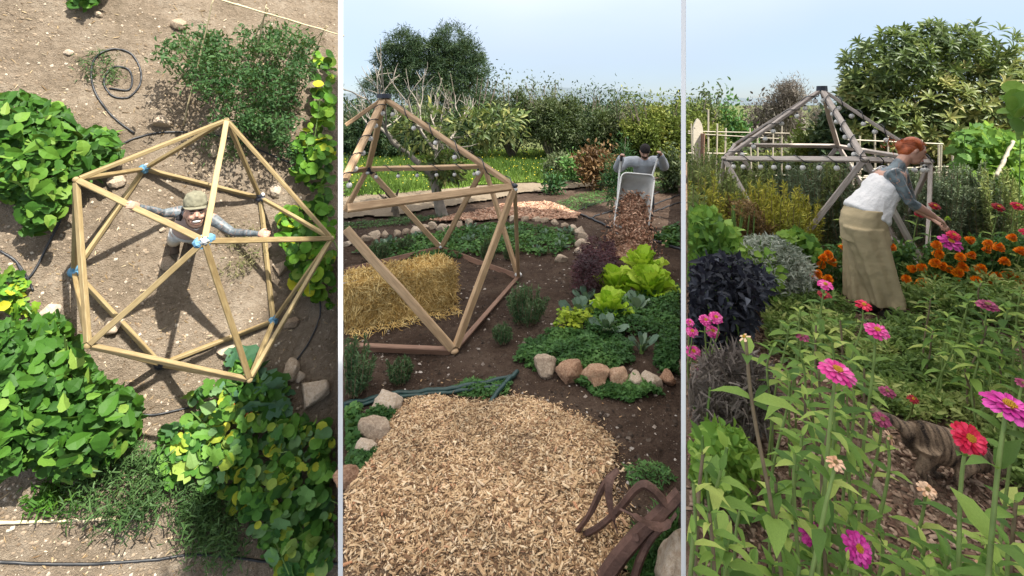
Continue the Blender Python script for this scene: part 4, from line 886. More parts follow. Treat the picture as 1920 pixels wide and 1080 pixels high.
def lettuce(name, label, loc, r, h, n, meshes, seed, cat, open_=1.0, panel=2, group=None, wid=.8):
    r2 = random.Random(seed); root = thing(name, label, cat, T(loc), group)
    MB().tube([(0, 0, -.02), (0, 0, h * .4)], [.022, .016], 7).build('stalk', MT['stem'], root)
    for i in range(n):
        t = i / n; q = i * 2.4 + r2.uniform(-.3, .3); tilt = (1 - t) * .95 * open_ + .12; d = np.array([[math.cos(q) * math.sin(tilt), math.sin(q) * math.sin(tilt), math.cos(tilt)]]); nn = np.array([[-math.cos(q) * math.cos(tilt), -math.sin(q) * math.cos(tilt), math.sin(tilt)]])
        Ln = r * (1.05 - .35 * t) * r2.uniform(.85, 1.15); leaf_parts(root, np.array([[math.cos(q) * .015, math.sin(q) * .015, h * .38 * t + .01]]), d, nn, [Ln], [Ln * wid], meshes[i % len(meshes)], panel=panel)
    return root
lettuce('lettuce', 'upright bright lettuce next to the dark red plants', g2p(1150, 552), .31, .4, 15, LET, 1, 'lettuce', .75)
lettuce('lettuce', 'broad frilly lettuce behind the other lettuces', g2p(1203, 520), .33, .38, 18, LET, 2, 'lettuce', .9)
lettuce('lettuce', 'widest frilly lettuce in the middle of the bed, over blue-grey kale', g2p(1216, 560), .34, .36, 20, LET, 3, 'lettuce', 1.0)
lettuce('lettuce', 'low lettuce growing in front, between the kale plants', g2p(1142, 606), .27, .3, 16, LET, 4, 'lettuce', .95)
for i, (x, y, r_, n_, lab) in enumerate(((1085, 606, .22, 10, 'blue-grey kale next to the dark red plants'), (1137, 640, .2, 9, 'blue-grey kale in front of the low lettuce'), (1195, 590, .22, 10, 'blue-grey kale under the widest lettuce'), (1203, 672, .17, 8, 'young upright kale alone on a bare spot'), (1098, 575, .18, 8, 'blue-grey kale behind the mustard leaves'))):
    lettuce('kale', lab, g2p(x, y), r_, .18, n_, KAL, 20 + i, 'kale', .85 if i != 3 else .6, wid=.62 if i != 3 else .42)
def mound(name, label, cat, poly, hz, N, size, tp, mat, seed, panel=2, gfun=None, asp=.9, up=1.0, group=None, kind=None, tintn=1.2, droop=.2):
    """low foliage filling an outline on the ground"""
    r2 = np.random.RandomState(seed); gf = gfun or g2p; G = [gf(*q) for q in poly]; P2 = [(p.x, p.y) for p in G]; c = sum(G, Vector()) / len(G); c.z = gf(sum(q[0] for q in poly) / len(poly), sum(q[1] for q in poly) / len(poly)).z
    root = thing(name, label, cat, T(c), group); P = pts_in(P2, N, r2); zz = (z2 if gf is g2p else z3)(P[:, 0], P[:, 1])
    e = np.array([min(math.hypot(a - x, b_ - y) for x, y in P2) for a, b_ in P]); top = hz * (.55 + .9 * (vnoise(P[:, 0], P[:, 1], 5, seed % 7) + .45)) * np.clip(.3 + e / .15, .3, 1)
    pos = np.stack([P[:, 0] - c.x, P[:, 1] - c.y, zz - c.z + top * r2.rand(N) ** .45], 1); d = r2.normal(size=(N, 3)); d[:, 2] = d[:, 2] * .3 - droop + .25; n = r2.normal(size=(N, 3)) * .5; n[:, 2] += up
    Ln = size * r2.uniform(.6, 1.35, N); tn = np.clip(.45 + tintn * vnoise(P[:, 0], P[:, 1], 4, 3) + r2.normal(size=N) * .2, 0, 1)
    tag(link('foliage', leafmesh('foliage', pos, d, n, Ln, Ln * asp, tp, tn, panel, root.matrix_world), MT[mat], root), kind='stuff'); return root
mound('clover_patch', 'dense carpet of small clover leaves behind the ochre border stones', 'ground cover', [(962, 682), (1000, 645), (1045, 628), (1100, 640), (1130, 655), (1180, 650), (1190, 690), (1150, 708), (1100, 702), (1040, 690), (1000, 700)], .09, 8000, .026, 'trifoil', 'leaf_clover', 51)
mound('clover_patch', 'clover round the kale plants under the lettuces', 'ground cover', [(1095, 640), (1110, 580), (1170, 570), (1240, 560), (1276, 545), (1280, 640), (1230, 650), (1180, 640), (1130, 655)], .12, 7000, .03, 'trifoil', 'leaf_clover', 52)
mound('clover_patch', 'clover patch beside the white post and the last border stones', 'ground cover', [(1225, 690), (1240, 650), (1280, 640), (1280, 712), (1240, 708)], .12, 2600, .028, 'trifoil', 'leaf_clover', 53)
mound('clover_patch', 'strip of clover at the foot of the ochre border stones', 'ground cover', [(1075, 725), (1110, 718), (1160, 730), (1225, 728), (1245, 745), (1180, 760), (1120, 752)], .07, 2600, .026, 'trifoil', 'leaf_clover', 54)
mound('mustard_plant', 'yellow-green leafy stems at the back of the clover carpet', 'plant', [(1035, 632), (1060, 612), (1110, 605), (1118, 622), (1075, 640)], .16, 420, .045, 'ovate', 'leaf_must', 55, asp=.8)
mound('red_leaf_plant', 'feathery dark red plants beside the lettuces', 'plant', [(1068, 565), (1082, 510), (1100, 480), (1150, 478), (1160, 510), (1145, 545), (1110, 575)], .34, 6500, .045, 'blade', 'leaf_red', 56, asp=.25)
mound('weed_patch', 'weeds growing along the green hose', 'weeds', [(850, 728), (900, 715), (960, 720), (955, 745), (900, 755), (860, 745)], .05, 800, .025, 'trifoil', 'leaf_clover', 57)
mound('weed_patch', 'clover growing between the stones beside the wood chips', 'weeds', [(680, 790), (735, 778), (745, 795), (720, 805), (690, 800)], .08, 900, .03, 'trifoil', 'leaf_clover', 58)
mound('weed_patch', 'clover round the lowest border stones by the white post', 'weeds', [(650, 860), (700, 840), (712, 855), (690, 875), (665, 910), (646, 900)], .07, 1100, .03, 'trifoil', 'leaf_clover', 59)
mound('weed_patch', 'leafy weeds at the post behind the border stones', 'weeds', [(644, 770), (668, 765), (672, 800), (660, 840), (644, 850)], .12, 700, .05, 'ovate', 'leaf_clover', 60)
mound('weed_patch', 'short weeds on the trodden soil behind the rusty tool', 'weeds', [(1170, 880), (1240, 870), (1270, 905), (1230, 925), (1180, 915)], .04, 500, .03, 'blade', 'leaf_clover', 61, asp=.25)
mound('weed_patch', 'green grass between the rusty tool and the pale rock', 'weeds', [(1195, 1020), (1270, 975), (1276, 1040), (1220, 1090), (1180, 1090)], .1, 1500, .08, 'blade', 'leaf_clover', 62, asp=.14, droop=-.6)
mound('bed_greens', 'low mixed greens filling the stone-ringed bed', 'ground cover', [(660, 476), (760, 458), (830, 444), (900, 430), (980, 425), (1060, 440), (1080, 466), (1040, 482), (960, 478), (860, 490), (740, 490)], .07, 5000, .05, 'ovate', 'leaf_clover', 63)
mound('weed_patch', 'green verge along the near side of the sandy track', 'weeds', [(644, 432), (760, 424), (850, 410), (820, 404), (720, 414), (644, 420)], .06, 1600, .05, 'blade', 'leaf_clover', 64, asp=.25)
mound('weed_patch', 'green verge on the tilled plot behind the wheelbarrow', 'weeds', [(1010, 392), (1090, 365), (1160, 352), (1160, 372), (1100, 392), (1050, 402)], .05, 2200, .05, 'blade', 'leaf_clover', 65, asp=.3)
mound('weed_patch', 'leafy weeds at the black drip line right of the tipped mulch', 'weeds', [(1222, 445), (1276, 425), (1278, 462), (1250, 462)], .1, 900, .06, 'ovate', 'leaf_clover', 66)
mound('weed_patch', 'weeds at the far end of the tilled plot', 'weeds', [(1225, 345), (1276, 335), (1278, 350), (1230, 362)], .1, 900, .06, 'blade', 'leaf_clover', 67, asp=.3)
r2 = random.Random(8)
for i in range(26):
    x, y = r2.uniform(690, 1070), r2.uniform(436, 478)
    if x < 830 and y < 452: y += 16
    lettuce('seedling', 'leafy seedling in the stone-ringed bed', g2p(x, y), r2.uniform(.09, .16), .1, 7, KAL if i % 3 else [single_leaf('ovate', MT['leaf_clover'])], 80 + i, 'seedling', 1.0, group='seedlings in the stone-ringed bed', wid=.55)

# stones
for x, y, s_, m_, lab in ((722, 775, .13, 'stone', 'large tan stone by the green hose end'), (706, 818, .13, 'stone', 'wedge-shaped pale stone at the edge of the wood chips'), (690, 850, .085, 'stone', 'small grey-tan stone sunk among clover by the wood chips'), (656, 905, .1, 'stone_red', 'reddish stone at the white post beside the wood chips'),
                    (1025, 706, .13, 'stone', 'hollow tan stone at the end of the border row'), (1069, 722, .135, 'stone_red', 'orange-red stone in the border row, second from its end'), (1115, 730, .145, 'stone_red', 'broad brown stone in the middle of the border row'), (1155, 728, .115, 'stone_red', 'rounded ochre stone between brown and cream stones'), (1192, 732, .09, 'stone', 'flat cream stone low among the clover'), (1224, 735, .1, 'stone', 'pale pointed stone in the border row'), (1252, 727, .09, 'stone_red', 'ochre stone at the last bend of the border row'), (1272, 700, .08, 'stone', 'tan stone beside the white post above the border row')):
    p = g2p(x, y - 4); stone(lab, p, (s_, s_ * .8, s_ * .8), m_, seed=int(x) % 6, sink=.25)
for i, (x, y) in enumerate(((652, 462), (668, 460), (686, 453), (700, 447), (722, 446), (745, 448), (762, 443), (778, 440), (796, 437), (812, 433), (828, 436), (842, 432), (860, 428), (880, 425), (962, 416), (985, 417), (1005, 416), (1022, 419), (1040, 423), (1058, 427), (1075, 434), (1088, 443), (1095, 455), (1093, 466), (1085, 476), (1052, 489))):
    s_ = (.10 if i in (3, 10, 21, 23) else .075) * R.uniform(.85, 1.2); stone('tan stone in the ring round the far herb bed', g2p(x, y), s_ * 1.15, 'stone', group='stones ringing the far herb bed', sink=.2)
stone('big pale rock beside the rusty tool', gp(1264, 1085) + Vector((.03, -.04, 0)), (.21, .18, .2), 'stone_pale', seed=2, rot=.6, sink=.35, name='rock', cat='rock')
# reddish mulch patch behind the bed
mul = [tuple(gp(*q)[:2]) for q in ((805, 424), (850, 406), (915, 397), (950, 384), (1000, 380), (1050, 388), (1088, 404), (1080, 415), (1000, 412), (950, 410), (890, 420))]
MT['mulch_base'] = soil_mat('red_mulch', (.26, .13, .08), (.42, .25, .17), (.52, .36, .26), 2.5, 1.0)
MT['mulch'] = chip_mat('mulch_chips', [(0, (.30, .15, .09)), (.5, (.50, .29, .19)), (1, (.68, .47, .34))])
sheet('mulch_patch', mul, lambda X, Y: z2(X, Y) + .035 + .05 * vnoise(X, Y, 2, 3), MT['mulch_base'], .05, .25)
r2 = np.random.RandomState(77); P = pts_in(mul, 5000, r2); N = len(P); d = r2.normal(size=(N, 3)); d[:, 2] *= .4; n = r2.normal(size=(N, 3)) * .5; n[:, 2] += 1; Ln = r2.uniform(.02, .07, N)
tag(link('mulch_chips', leafmesh('mulch_chips', np.stack([P[:, 0], P[:, 1], z2(P[:, 0], P[:, 1]) + .05 + .05 * vnoise(P[:, 0], P[:, 1], 2, 3)], 1), d, n, Ln, Ln * .5, 'chip', r2.rand(N), 2), MT['mulch']), 'reddish chips spread behind the stone-ringed bed', 'mulch', kind='stuff')
# clods and pebbles on the dark soil
r2 = np.random.RandomState(71); N = 9000; yy = 2.3 + 7.5 * r2.rand(N) ** 1.3; pos = np.stack([r2.uniform(S1 + .01, S2 - .01, N) * yy, yy, np.zeros(N)], 1); pos[:, 2] = z2(pos[:, 0], pos[:, 1]) + .003
MT['clod'] = chip_mat('clods', [(0, (.03, .02, .014)), (.75, (.09, .065, .048)), (.9, (.28, .23, .19)), (1, (.5, .45, .4))])
d = r2.normal(size=(N, 3)); d[:, 2] *= .1; n = np.tile((0, 0, 1.), (N, 1)) + r2.normal(size=(N, 3)) * .15; sz = .006 + .03 * r2.rand(N) ** 4
tag(link('pebbles', leafmesh('pebbles', pos, d, n, sz * 1.3, sz, 'pebble', r2.rand(N), 2), MT['clod']), 'clods and pebbles on the dark garden soil', 'pebbles', kind='stuff')
# hoses
hose('green garden hose running from the white post past the dome foot', [(645, 757), (700, 747), (760, 740), (830, 736), (900, 728), (965, 714)], .02, 'hose_green', 2, .02)
hose('second green hose lying beside the first', [(645, 763), (720, 752), (800, 744), (880, 738), (940, 732)], .014, 'hose_green', 2, .02)
hose('short green hose ending at the wood chips', [(918, 768), (932, 748), (950, 728), (970, 708)], .02, 'hose_green', 2, .03)
hose('black pipe curving from the stone ring to the tipped mulch', [(1086, 400), (1110, 412), (1140, 424), (1165, 434)], .022, 'hose', 2, .02)
hose('black drip line right of the tipped mulch', [(1222, 452), (1250, 460), (1277, 470)], .022, 'hose', 2, .02)
for i, pts_ in enumerate(([(1090, 393), (1130, 378), (1160, 372)], [(1110, 408), (1135, 400), (1158, 396)], [(1226, 366), (1250, 358), (1276, 350)], [(1224, 384), (1250, 375), (1276, 366)], [(1222, 398), (1250, 388), (1276, 380)])):
    hose('thin black drip line on the tilled plot', pts_, .016, 'hose', 2, .012)['group'] = 'drip lines on the tilled plot'

# rusty hand cultivator lying on the chips
MT['rust'] = plain('rusty_iron', (.13, .072, .055), .7, .45, 14, .6, 70, metal=.3)
def U(px, py, y): return ap(px, py, y)
tip = gp(1077, 1024); org = Vector((tip.x, tip.y, 0)); tool = thing('rusty_tool', 'rusty iron cultivator with curved tines lying at the wood chips', 'tool', T(org))
def iron(name, pts, rad, flat=.55, k=6): return MB().tube([p - org for p in curve_pts(pts, 5)], [1.2 * rad[min(len(rad) - 1, int(i * len(rad) / (5 * (len(pts) - 1) + 1)))] for i in range(5 * (len(pts) - 1) + 1)], k, flat=flat).build(name, MT['rust'], tool)
iron('fork_bar', [tip + Vector((0, 0, .06)), U(1105, 965, 2.44), U(1135, 905, 2.42), U(1158, 882, 2.42)], [.014, .016, .017], .85)
iron('fork_bar', [tip + Vector((0.0, 0, .04)), U(1120, 990, 2.44), U(1160, 955, 2.40), U(1198, 912, 2.38), U(1222, 916, 2.36), U(1252, 950, 2.33)], [.015, .018, .02], .85)
iron('tine', [U(1158, 882, 2.41), U(1142, 905, 2.36), U(1144, 950, 2.33), U(1158, 1000, 2.33)], [.014, .018, .018, .014, .004], .35)
iron('tine', [U(1162, 954, 2.30), U(1192, 968, 2.27), U(1225, 986, 2.26), U(1250, 984, 2.26), U(1268, 963, 2.26)], [.006, .015, .02, .018, .009], .4)
iron('shaft', [U(1128, 1092, 2.30), U(1160, 1046, 2.31), U(1200, 1000, 2.32), U(1240, 962, 2.33), U(1275, 925, 2.35)], [.036, .034, .031, .028], .9)
iron('brace', [U(1187, 1092, 2.27), U(1200, 1050, 2.28), U(1220, 1010, 2.29), U(1245, 985, 2.30)], [.019, .018, .016], .8)
b = MB(); b.tube([U(1192, 1008, 2.28) - org, U(1196, 1003, 2.36) - org], .016, 8); b.build('bolt', MT['rust'], tool)

# wheelbarrow tipped forward, man behind it
MT['barrow'] = plain('galvanised_tub', (.52, .51, .48), .6, .15, 6)
MT['rim'] = plain('white_rim', (.66, .66, .64), .45, .08, 10, metal=.2)
yb = 7.75; o_ = Vector((ap(1188, 400, yb).x, yb, 0)); o_.z = z2f(o_.x, o_.y); wb = thing('wheelbarrow', 'grey wheelbarrow tipped forward, pouring out mulch', 'wheelbarrow', T(o_))
def rr_loop(c, u, v, a, b_, r, k=5):
    pts = []
    for sx_, sy_, q0 in ((1, 1, 0), (-1, 1, 1), (-1, -1, 2), (1, -1, 3)):
        for i in range(k): q = (q0 + i / (k - 1)) * math.pi / 2; pts.append(c + u * (sx_ * (a - r) + r * math.cos(q)) + v * (sy_ * (b_ - r) + r * math.sin(q)))
    return pts
tc_ = ap(1197, 326, yb + .22) - o_; bc_ = ap(1183, 428, yb - .18) - o_; vv = (tc_ - bc_); Hh = vv.length; vv.normalize(); uu = Vector((1, .0, -.09)).normalized(); ww = uu.cross(vv).normalized()
if ww.y < 0: ww = -ww
cc = (tc_ + bc_) / 2; hw = .275
rim_o = rr_loop(cc, uu, vv, hw, Hh / 2, .09); mid_o = rr_loop(cc + ww * .16 + vv * .02, uu, vv, hw * .86, Hh / 2 * .8, .08); bot_o = rr_loop(cc + ww * .30 + vv * .05, uu, vv, hw * .7, Hh / 2 * .55, .07)
mb = MB(); n = len(rim_o); mb.v = [tuple(p) for p in rim_o + mid_o + bot_o]
for l in range(2):
    for i in range(n): mb.f.append((l*n+i, l*n+(i+1) % n, (l+1)*n+(i+1) % n, (l+1)*n+i))
mb.f.append(tuple(2*n+i for i in range(n))); tub = mb.build('tub', MT['barrow'], wb, smooth=True); sm = tub.modifiers.new('t', 'SOLIDIFY'); sm.thickness = .006
MB().tube(rim_o + rim_o[:1], .014, 7).build('rim', MT['rim'], tub, smooth=True)
hL, hR = ap(1166, 291, yb + .35) - o_, ap(1237, 286, yb + .42) - o_
for hnd, sg in ((hL, -1), (hR, 1)):
    lo = bc_ + uu * hw * .6 * sg + ww * .32; md_ = tc_ + uu * hw * 1.0 * sg + ww * .2
    MB().tube(curve_pts([lo, md_, hnd], 6), .017, 8).build('handle', MT['rim'], wb, smooth=True); d = (hnd - md_).normalized(); MB().tube([hnd - d * .1, hnd + d * .03], .022, 8).build('grip', MT['hose'], wb)
    MB().tube([cc + uu * hw * .6 * sg + ww * .30 + vv * .1, cc + uu * hw * .7 * sg + ww * .55 + vv * .12, cc + uu * hw * .7 * sg + ww * .55 + vv * -.05], .014, 7).build('leg', MT['barrow'], wb)
wc = Vector((bc_.x, bc_.y + .22, .19)); wheel = MB(); q = 20; loop = [wc + Vector((0, math.cos(6.283 * i / q), math.sin(6.283 * i / q))) * .15 for i in range(q + 1)]; ty = wheel.tube(loop, .04, 8).build('wheel', MT['hose'], wb, smooth=True)
MB().tube([wc - X * .14, wc + X * .14], .014, 7).build('axle', MT['barrow'], ty); MB().tube([wc - X * .02, wc + X * .02], .1, 14).build('rim', MT['rim'], ty)
for sg in (-1, 1): MB().tube([wc + X * .14 * sg, bc_ + uu * hw * .6 * sg + ww * .32], .014, 7).build('fork', MT['barrow'], wb)
# mulch sliding out of the tub and heaped on the ground
r2 = np.random.RandomState(91); N = 5200; t = r2.rand(N) ** .8; c0, c1 = cc + o_ + ww * .12 + vv * .12, Vector((ap(1180, 462, yb - .45).x, yb - .45, .02)); base_ = np.array(c0)[None] * (1 - t[:, None]) + np.array(c1)[None] * t[:, None]
pos = base_ + r2.normal(size=(N, 3)) * (np.array([.13, .07, .06])[None] * (.75 + .55 * t[:, None])); pos[:, 2] = np.maximum(pos[:, 2], .02); d = r2.normal(size=(N, 3)); d[:, 2] -= .5; Ln = r2.uniform(.02, .07, N)
tag(link('pouring_mulch', leafmesh('pouring_mulch', pos, d, r2.normal(size=(N, 3)), Ln, Ln * .45, 'chip', r2.rand(N), 2), MT['mulch']), 'reddish mulch pouring out of the tipped wheelbarrow', 'mulch', kind='stuff')
r2 = np.random.RandomState(92); N = 2600; q = r2.rand(N) * 6.28; k = np.sqrt(r2.rand(N)); pos = np.stack([c1.x + np.cos(q) * k * .36, c1.y + np.sin(q) * k * .22, .03 + .16 * (1 - k) ** 1.2], 1); d = r2.normal(size=(N, 3)); d[:, 2] *= .4; Ln = r2.uniform(.025, .07, N)
tag(link('mulch_heap', leafmesh('mulch_heap', pos, d, np.tile((0, 0, 1.), (N, 1)) + r2.normal(size=(N, 3)) * .4, Ln, Ln * .5, 'chip', r2.rand(N), 2), MT['mulch']), 'small heap of reddish mulch below the wheelbarrow', 'mulch', kind='stuff')

MT['sweater'] = plain('grey_sweater', (.38, .41, .45), .95, .15, 8, .5, 50)
MT['jeans'] = plain('dark_trousers', (.05, .055, .07), .9, .2, 10)
MT['beanie'] = plain('black_beanie', (.02, .016, .015), .95, .3, 30, .5, 90)
MT['boots'] = plain('dark_boots', (.04, .03, .025), .7, .2)
ym = 8.55; ft = gp(1212, 440); ft = Vector((ap(1208, 400, ym + .12).x, ym + .12, 0)); ft.z = z2f(ft.x, ft.y)
man2 = thing('person', 'man in grey sweater and black beanie lifting the wheelbarrow handles', 'person', T(ft))
def K(px, py, y): return ap(px, py, y) - ft
hc = K(1209, 284, ym - .12); shL, shR = K(1176, 304, ym + .02), K(1241, 303, ym + .02); ch = (shL + shR) / 2; hp_ = Vector((0, .12, .88)); haL, haR = hL + o_ - ft, hR + o_ - ft; elL, elR = (shL + haL) / 2 + Vector((-.09, .14, -.19)), (shR + haR) / 2 + Vector((.10, .14, -.19))
mb = MB(); fdir = Vector((-.05, -.80, -.60)).normalized(); htop = Vector((0, -.55, .83)); htop = (htop - fdir * htop.dot(fdir)).normalized(); hs = fdir.cross(htop)
mb.tube([ch + Vector((0, 0, .0)), (ch + hc) / 2, hc], [.08, .06, .055], 12); mb.ball(hc, 1, 16, 12, M=Matrix((hs * .078, htop * .115, fdir * .098)).transposed()); mb.ball(hc - htop * .06 + fdir * .04, 1, 12, 8, M=Matrix((hs * .055, htop * .055, fdir * .055)).transposed())
mb.tube([hc + fdir * .09 + htop * .015, hc + fdir * .118 - htop * .02], [.012, .017], 8)
for s_ in (-1, 1): mb.ball(hc + hs * .08 * s_, 1, 8, 6, M=Matrix((hs * .014, htop * .03, fdir * .02)).transposed())
mb.loft([(hp_, X * .16, Y * .12), (hp_.lerp(ch, .5), X * .15, Y * .115), (ch - (ch - hp_).normalized() * .06, X * .18, Y * .11), (ch + Vector((0, -.01, .03)), X * .1, Y * .07)], 16)
for s_, e_, h_ in ((shL, elL, haL), (shR, elR, haR)):
    mb.tube([ch.lerp(s_, .5), s_, e_, h_], [.07, .068, .046, .03], 10); dd = (h_ - e_).normalized(); hand(mb, h_ - dd * .05, dd, Vector((0, -.3, 1)), .17, -.9)
for k, fy in ((-.1, -.1), (.1, .22)):
    mb.tube([hp_ + X * k, Vector((k * 1.2, .0 + fy * .4, .47)), Vector((k * 1.3, fy, .09))], [.09, .062, .045], 10)
fuse(mb.build('body', MT['skin'], man2), .009, 3)
b = MB(); b.loft([(hp_ - (ch - hp_).normalized() * .06, X * .19, Y * .15), (hp_, X * .185, Y * .145), (hp_.lerp(ch, .5), X * .18, Y * .14), (ch - (ch - hp_).normalized() * .06, X * .21, Y * .135), (ch + Vector((0, -.01, .03)), X * .13, Y * .10), (ch + Vector((0, -.03, .07)), X * .075, Y * .07)], 20)
for s_, e_, h_ in ((shL, elL, haL), (shR, elR, haR)): b.ball(s_, .098, 12, 8); b.ball(ch.lerp(s_, .5), .11, 12, 8); b.tube(curve_pts([ch.lerp(s_, .4), s_, e_, e_.lerp(h_, .85)], 4), [.1] * 5 + [.09] * 3 + [.078] * 2 + [.068] * 2 + [.056], 12)
fuse(b.build('sweater', MT['sweater'], man2, smooth=True), .016, 4)
b = MB(); b.loft([(hp_ + Vector((0, 0, .06)), X * .17, Y * .13), (hp_ - Vector((0, 0, .1)), X * .185, Y * .14)], 16)
for k, fy in ((-.1, -.1), (.1, .22)): b.tube([hp_ + X * k, Vector((k * 1.2, fy * .4, .47)), Vector((k * 1.3, fy, .1))], [.115, .09, .075], 12)
fuse(b.build('trousers', MT['jeans'], man2, smooth=True), .016, 3)
for k, fy in ((-.1, -.1), (.1, .22)): b = MB(); b.loft([(Vector((k * 1.3, fy + dy, .05)), X * .05, Z * .045) for dy in (.07, .0, -.1, -.17)], 10); b.build('boot', MT['boots'], man2, smooth=True)
b = MB(); b.loft([(hc + htop * h_ - fdir * .008, hs * r_, fdir * r_ * 1.18) for h_, r_ in ((.018, .086), (.06, .088), (.1, .075), (.128, .045), (.138, .01))], 18); b.build('beanie', MT['beanie'], man2, smooth=True)
b = MB(); b.ball(hc - htop * .065 + fdir * .045, 1, 12, 8, M=Matrix((hs * .058, htop * .05, fdir * .055)).transposed()); b.build('beard', MT['beard'], man2, smooth=True)
for s_ in (-1, 1): b = MB(); b.ball(hc + hs * .032 * s_ + htop * .008 + fdir * .09, 1, 8, 6, M=Matrix((hs * .014, htop * .007, fdir * .008)).transposed()); b.build('eye', MT['eye'], man2)

# ---- shrubs and trees behind
MT['bark'] = plain('grey_bark', (.16, .13, .10), .95, .35, 8, .8, 30, dist=.03)
MT['bark_pale'] = plain('pale_bark', (.27, .24, .20), .95, .25, 8, .6, 30, dist=.02)
MT['leaf_pine'] = leaf_mat('pine_foliage', [(0, (.012, .028, .013)), (.6, (.032, .062, .026)), (1, (.075, .11, .05))], tr=.1)
MT['leaf_olive'] = leaf_mat('olive_scrub', [(0, (.028, .045, .018)), (.5, (.06, .085, .035)), (1, (.13, .15, .075))], tr=.15)
MT['leaf_brown'] = leaf_mat('brown_scrub', [(0, (.08, .045, .02)), (1, (.26, .16, .07))], tr=.15, trc=(.4, .2, .05))
MT['leaf_fern'] = leaf_mat('ferny_leaf', [(0, (.012, .045, .014)), (1, (.05, .13, .04))], tr=.15)
MT['leaf_yel'] = leaf_mat('yellow_scrub', [(0, (.06, .09, .018)), (.6, (.13, .17, .03)), (1, (.24, .25, .06))], tr=.2)
def branchy(mb, p, d, L_, r, depth, r2, tips, spread=.55, up=.25, k=6, split=(2, 3), shrink=.72):
    pts = [Vector(p)]; d = Vector(d).normalized(); n = 4
    for i in range(n):
        d = (d + Vector(r2.normal(size=3)) * .13 + Vector((0, 0, up * .12))).normalized(); pts.append(pts[-1] + d * L_ / n)
    mb.tube(pts, [r * (1 - .45 * i / n) for i in range(n + 1)], k, cap=False)
    if depth == 0: tips.append((pts[-1], d)); return
    for i in range(r2.randint(split[0], split[1] + 1)):
        nd = (d + Vector(r2.normal(size=3)) * spread + Vector((0, 0, up))).normalized(); branchy(mb, pts[-1 if i else -2], nd, L_ * shrink * r2.uniform(.8, 1.2), r * .58, depth - 1, r2, tips, spread, up, max(4, k - 1), split, shrink)
    tips.append((pts[-1], d))
def tree(name, label, base, h, trunk_r, depth, L0, mat, bark, N, size, tp='lance', asp=.4, seed=1, clump=.5, panel=None, lean=(0, 0, 1), spread=.55, up=.25, group=None, lobes=None, cat='tree', shell=.35, split=(2, 3), shrink=.72, twig=False):
    """tapered trunk and limbs; leaves clustered at the branch ends and, where given, in crown lobes (offset, radii)"""
    r2 = np.random.RandomState(seed); root = thing(name, label, cat, T(base), group); mb = MB(); tips = []
    branchy(mb, (0, 0, -.1), lean, L0, trunk_r, depth, r2, tips, spread, up, 8, split, shrink); mb.build('trunk', MT[bark], root, smooth=True)
    if not N: return root
    P = []; D = []
    if lobes:
        w_ = np.array([l[1][0] * l[1][2] for l in lobes]); w_ = w_ / w_.sum()
        for (c, rad), q in zip(lobes, w_):
            n_ = int(N * q); nc = max(10, n_ // 40); cp, cd = blob(nc, c, rad, shell, r2); kk = r2.randint(0, nc, n_); P.append(cp[kk] + r2.normal(size=(n_, 3)) * clump); D.append(cd[kk] * .8 + r2.normal(size=(n_, 3)) * .7)
            for i in range(0, nc, 9): a = Vector(c) * .6; mb2 = MB(); 
    else:
        kk = r2.randint(0, len(tips), N); tp_ = np.array([tuple(t[0]) for t in tips]); td = np.array([tuple(t[1]) for t in tips]); P.append(tp_[kk] + r2.normal(size=(N, 3)) * clump); D.append(td[kk] + r2.normal(size=(N, 3)) * .7)
    P = np.concatenate(P); D = np.concatenate(D); N = len(P); n = r2.normal(size=(N, 3)); n[:, 2] += .8; Ln = size * r2.uniform(.6, 1.4, N)
    tn = np.clip(.45 + .9 * vnoise(P[:, 0] + P[:, 1], P[:, 2], .9 / max(clump, .2), seed % 5) + r2.normal(size=N) * .2, 0, 1)
    tag(link('crown', leafmesh('crown', P, D, n, Ln, Ln * asp, tp, tn, panel, root.matrix_world), MT[mat], root), kind='stuff'); return root
yp = 28.0; kx = yp / F
tree('pine_tree', 'tall dark pine with two rounded heads beyond the meadow', (ap(800, 200, yp).x, yp, -.05), 7.5, .32, 4, 2.1, 'leaf_pine', 'bark', 52000, .20, 'blade', .16, 101, .17, shell=.55, lobes=[((-42*kx, 0, 5.7), (1.15, 1.3, 1.0)), ((-66*kx, .2, 5.0), (1.0, 1.2, .8)), ((-20*kx, .2, 5.2), (.9, 1.2, .8)), ((46*kx, .3, 6.0), (1.2, 1.3, .95)), ((72*kx, .3, 5.2), (1.0, 1.2, .85)), ((24*kx, 0, 5.3), (.9, 1.2, .8)), ((-10*kx, .2, 4.3), (1.9, 1.6, .9)), ((48*kx, .2, 4.3), (1.5, 1.6, .9)), ((-90*kx, -.2, 3.5), (.9, 1.1, .5)), ((-66*kx, -.2, 3.9), (.9, 1.1, .5)), ((92*kx, 0, 4.4), (.8, 1.1, .6)), ((0, 0, 3.2), (2.4, 1.8, .8)), ((70*kx, 0, 3.5), (1.2, 1.5, .7))])
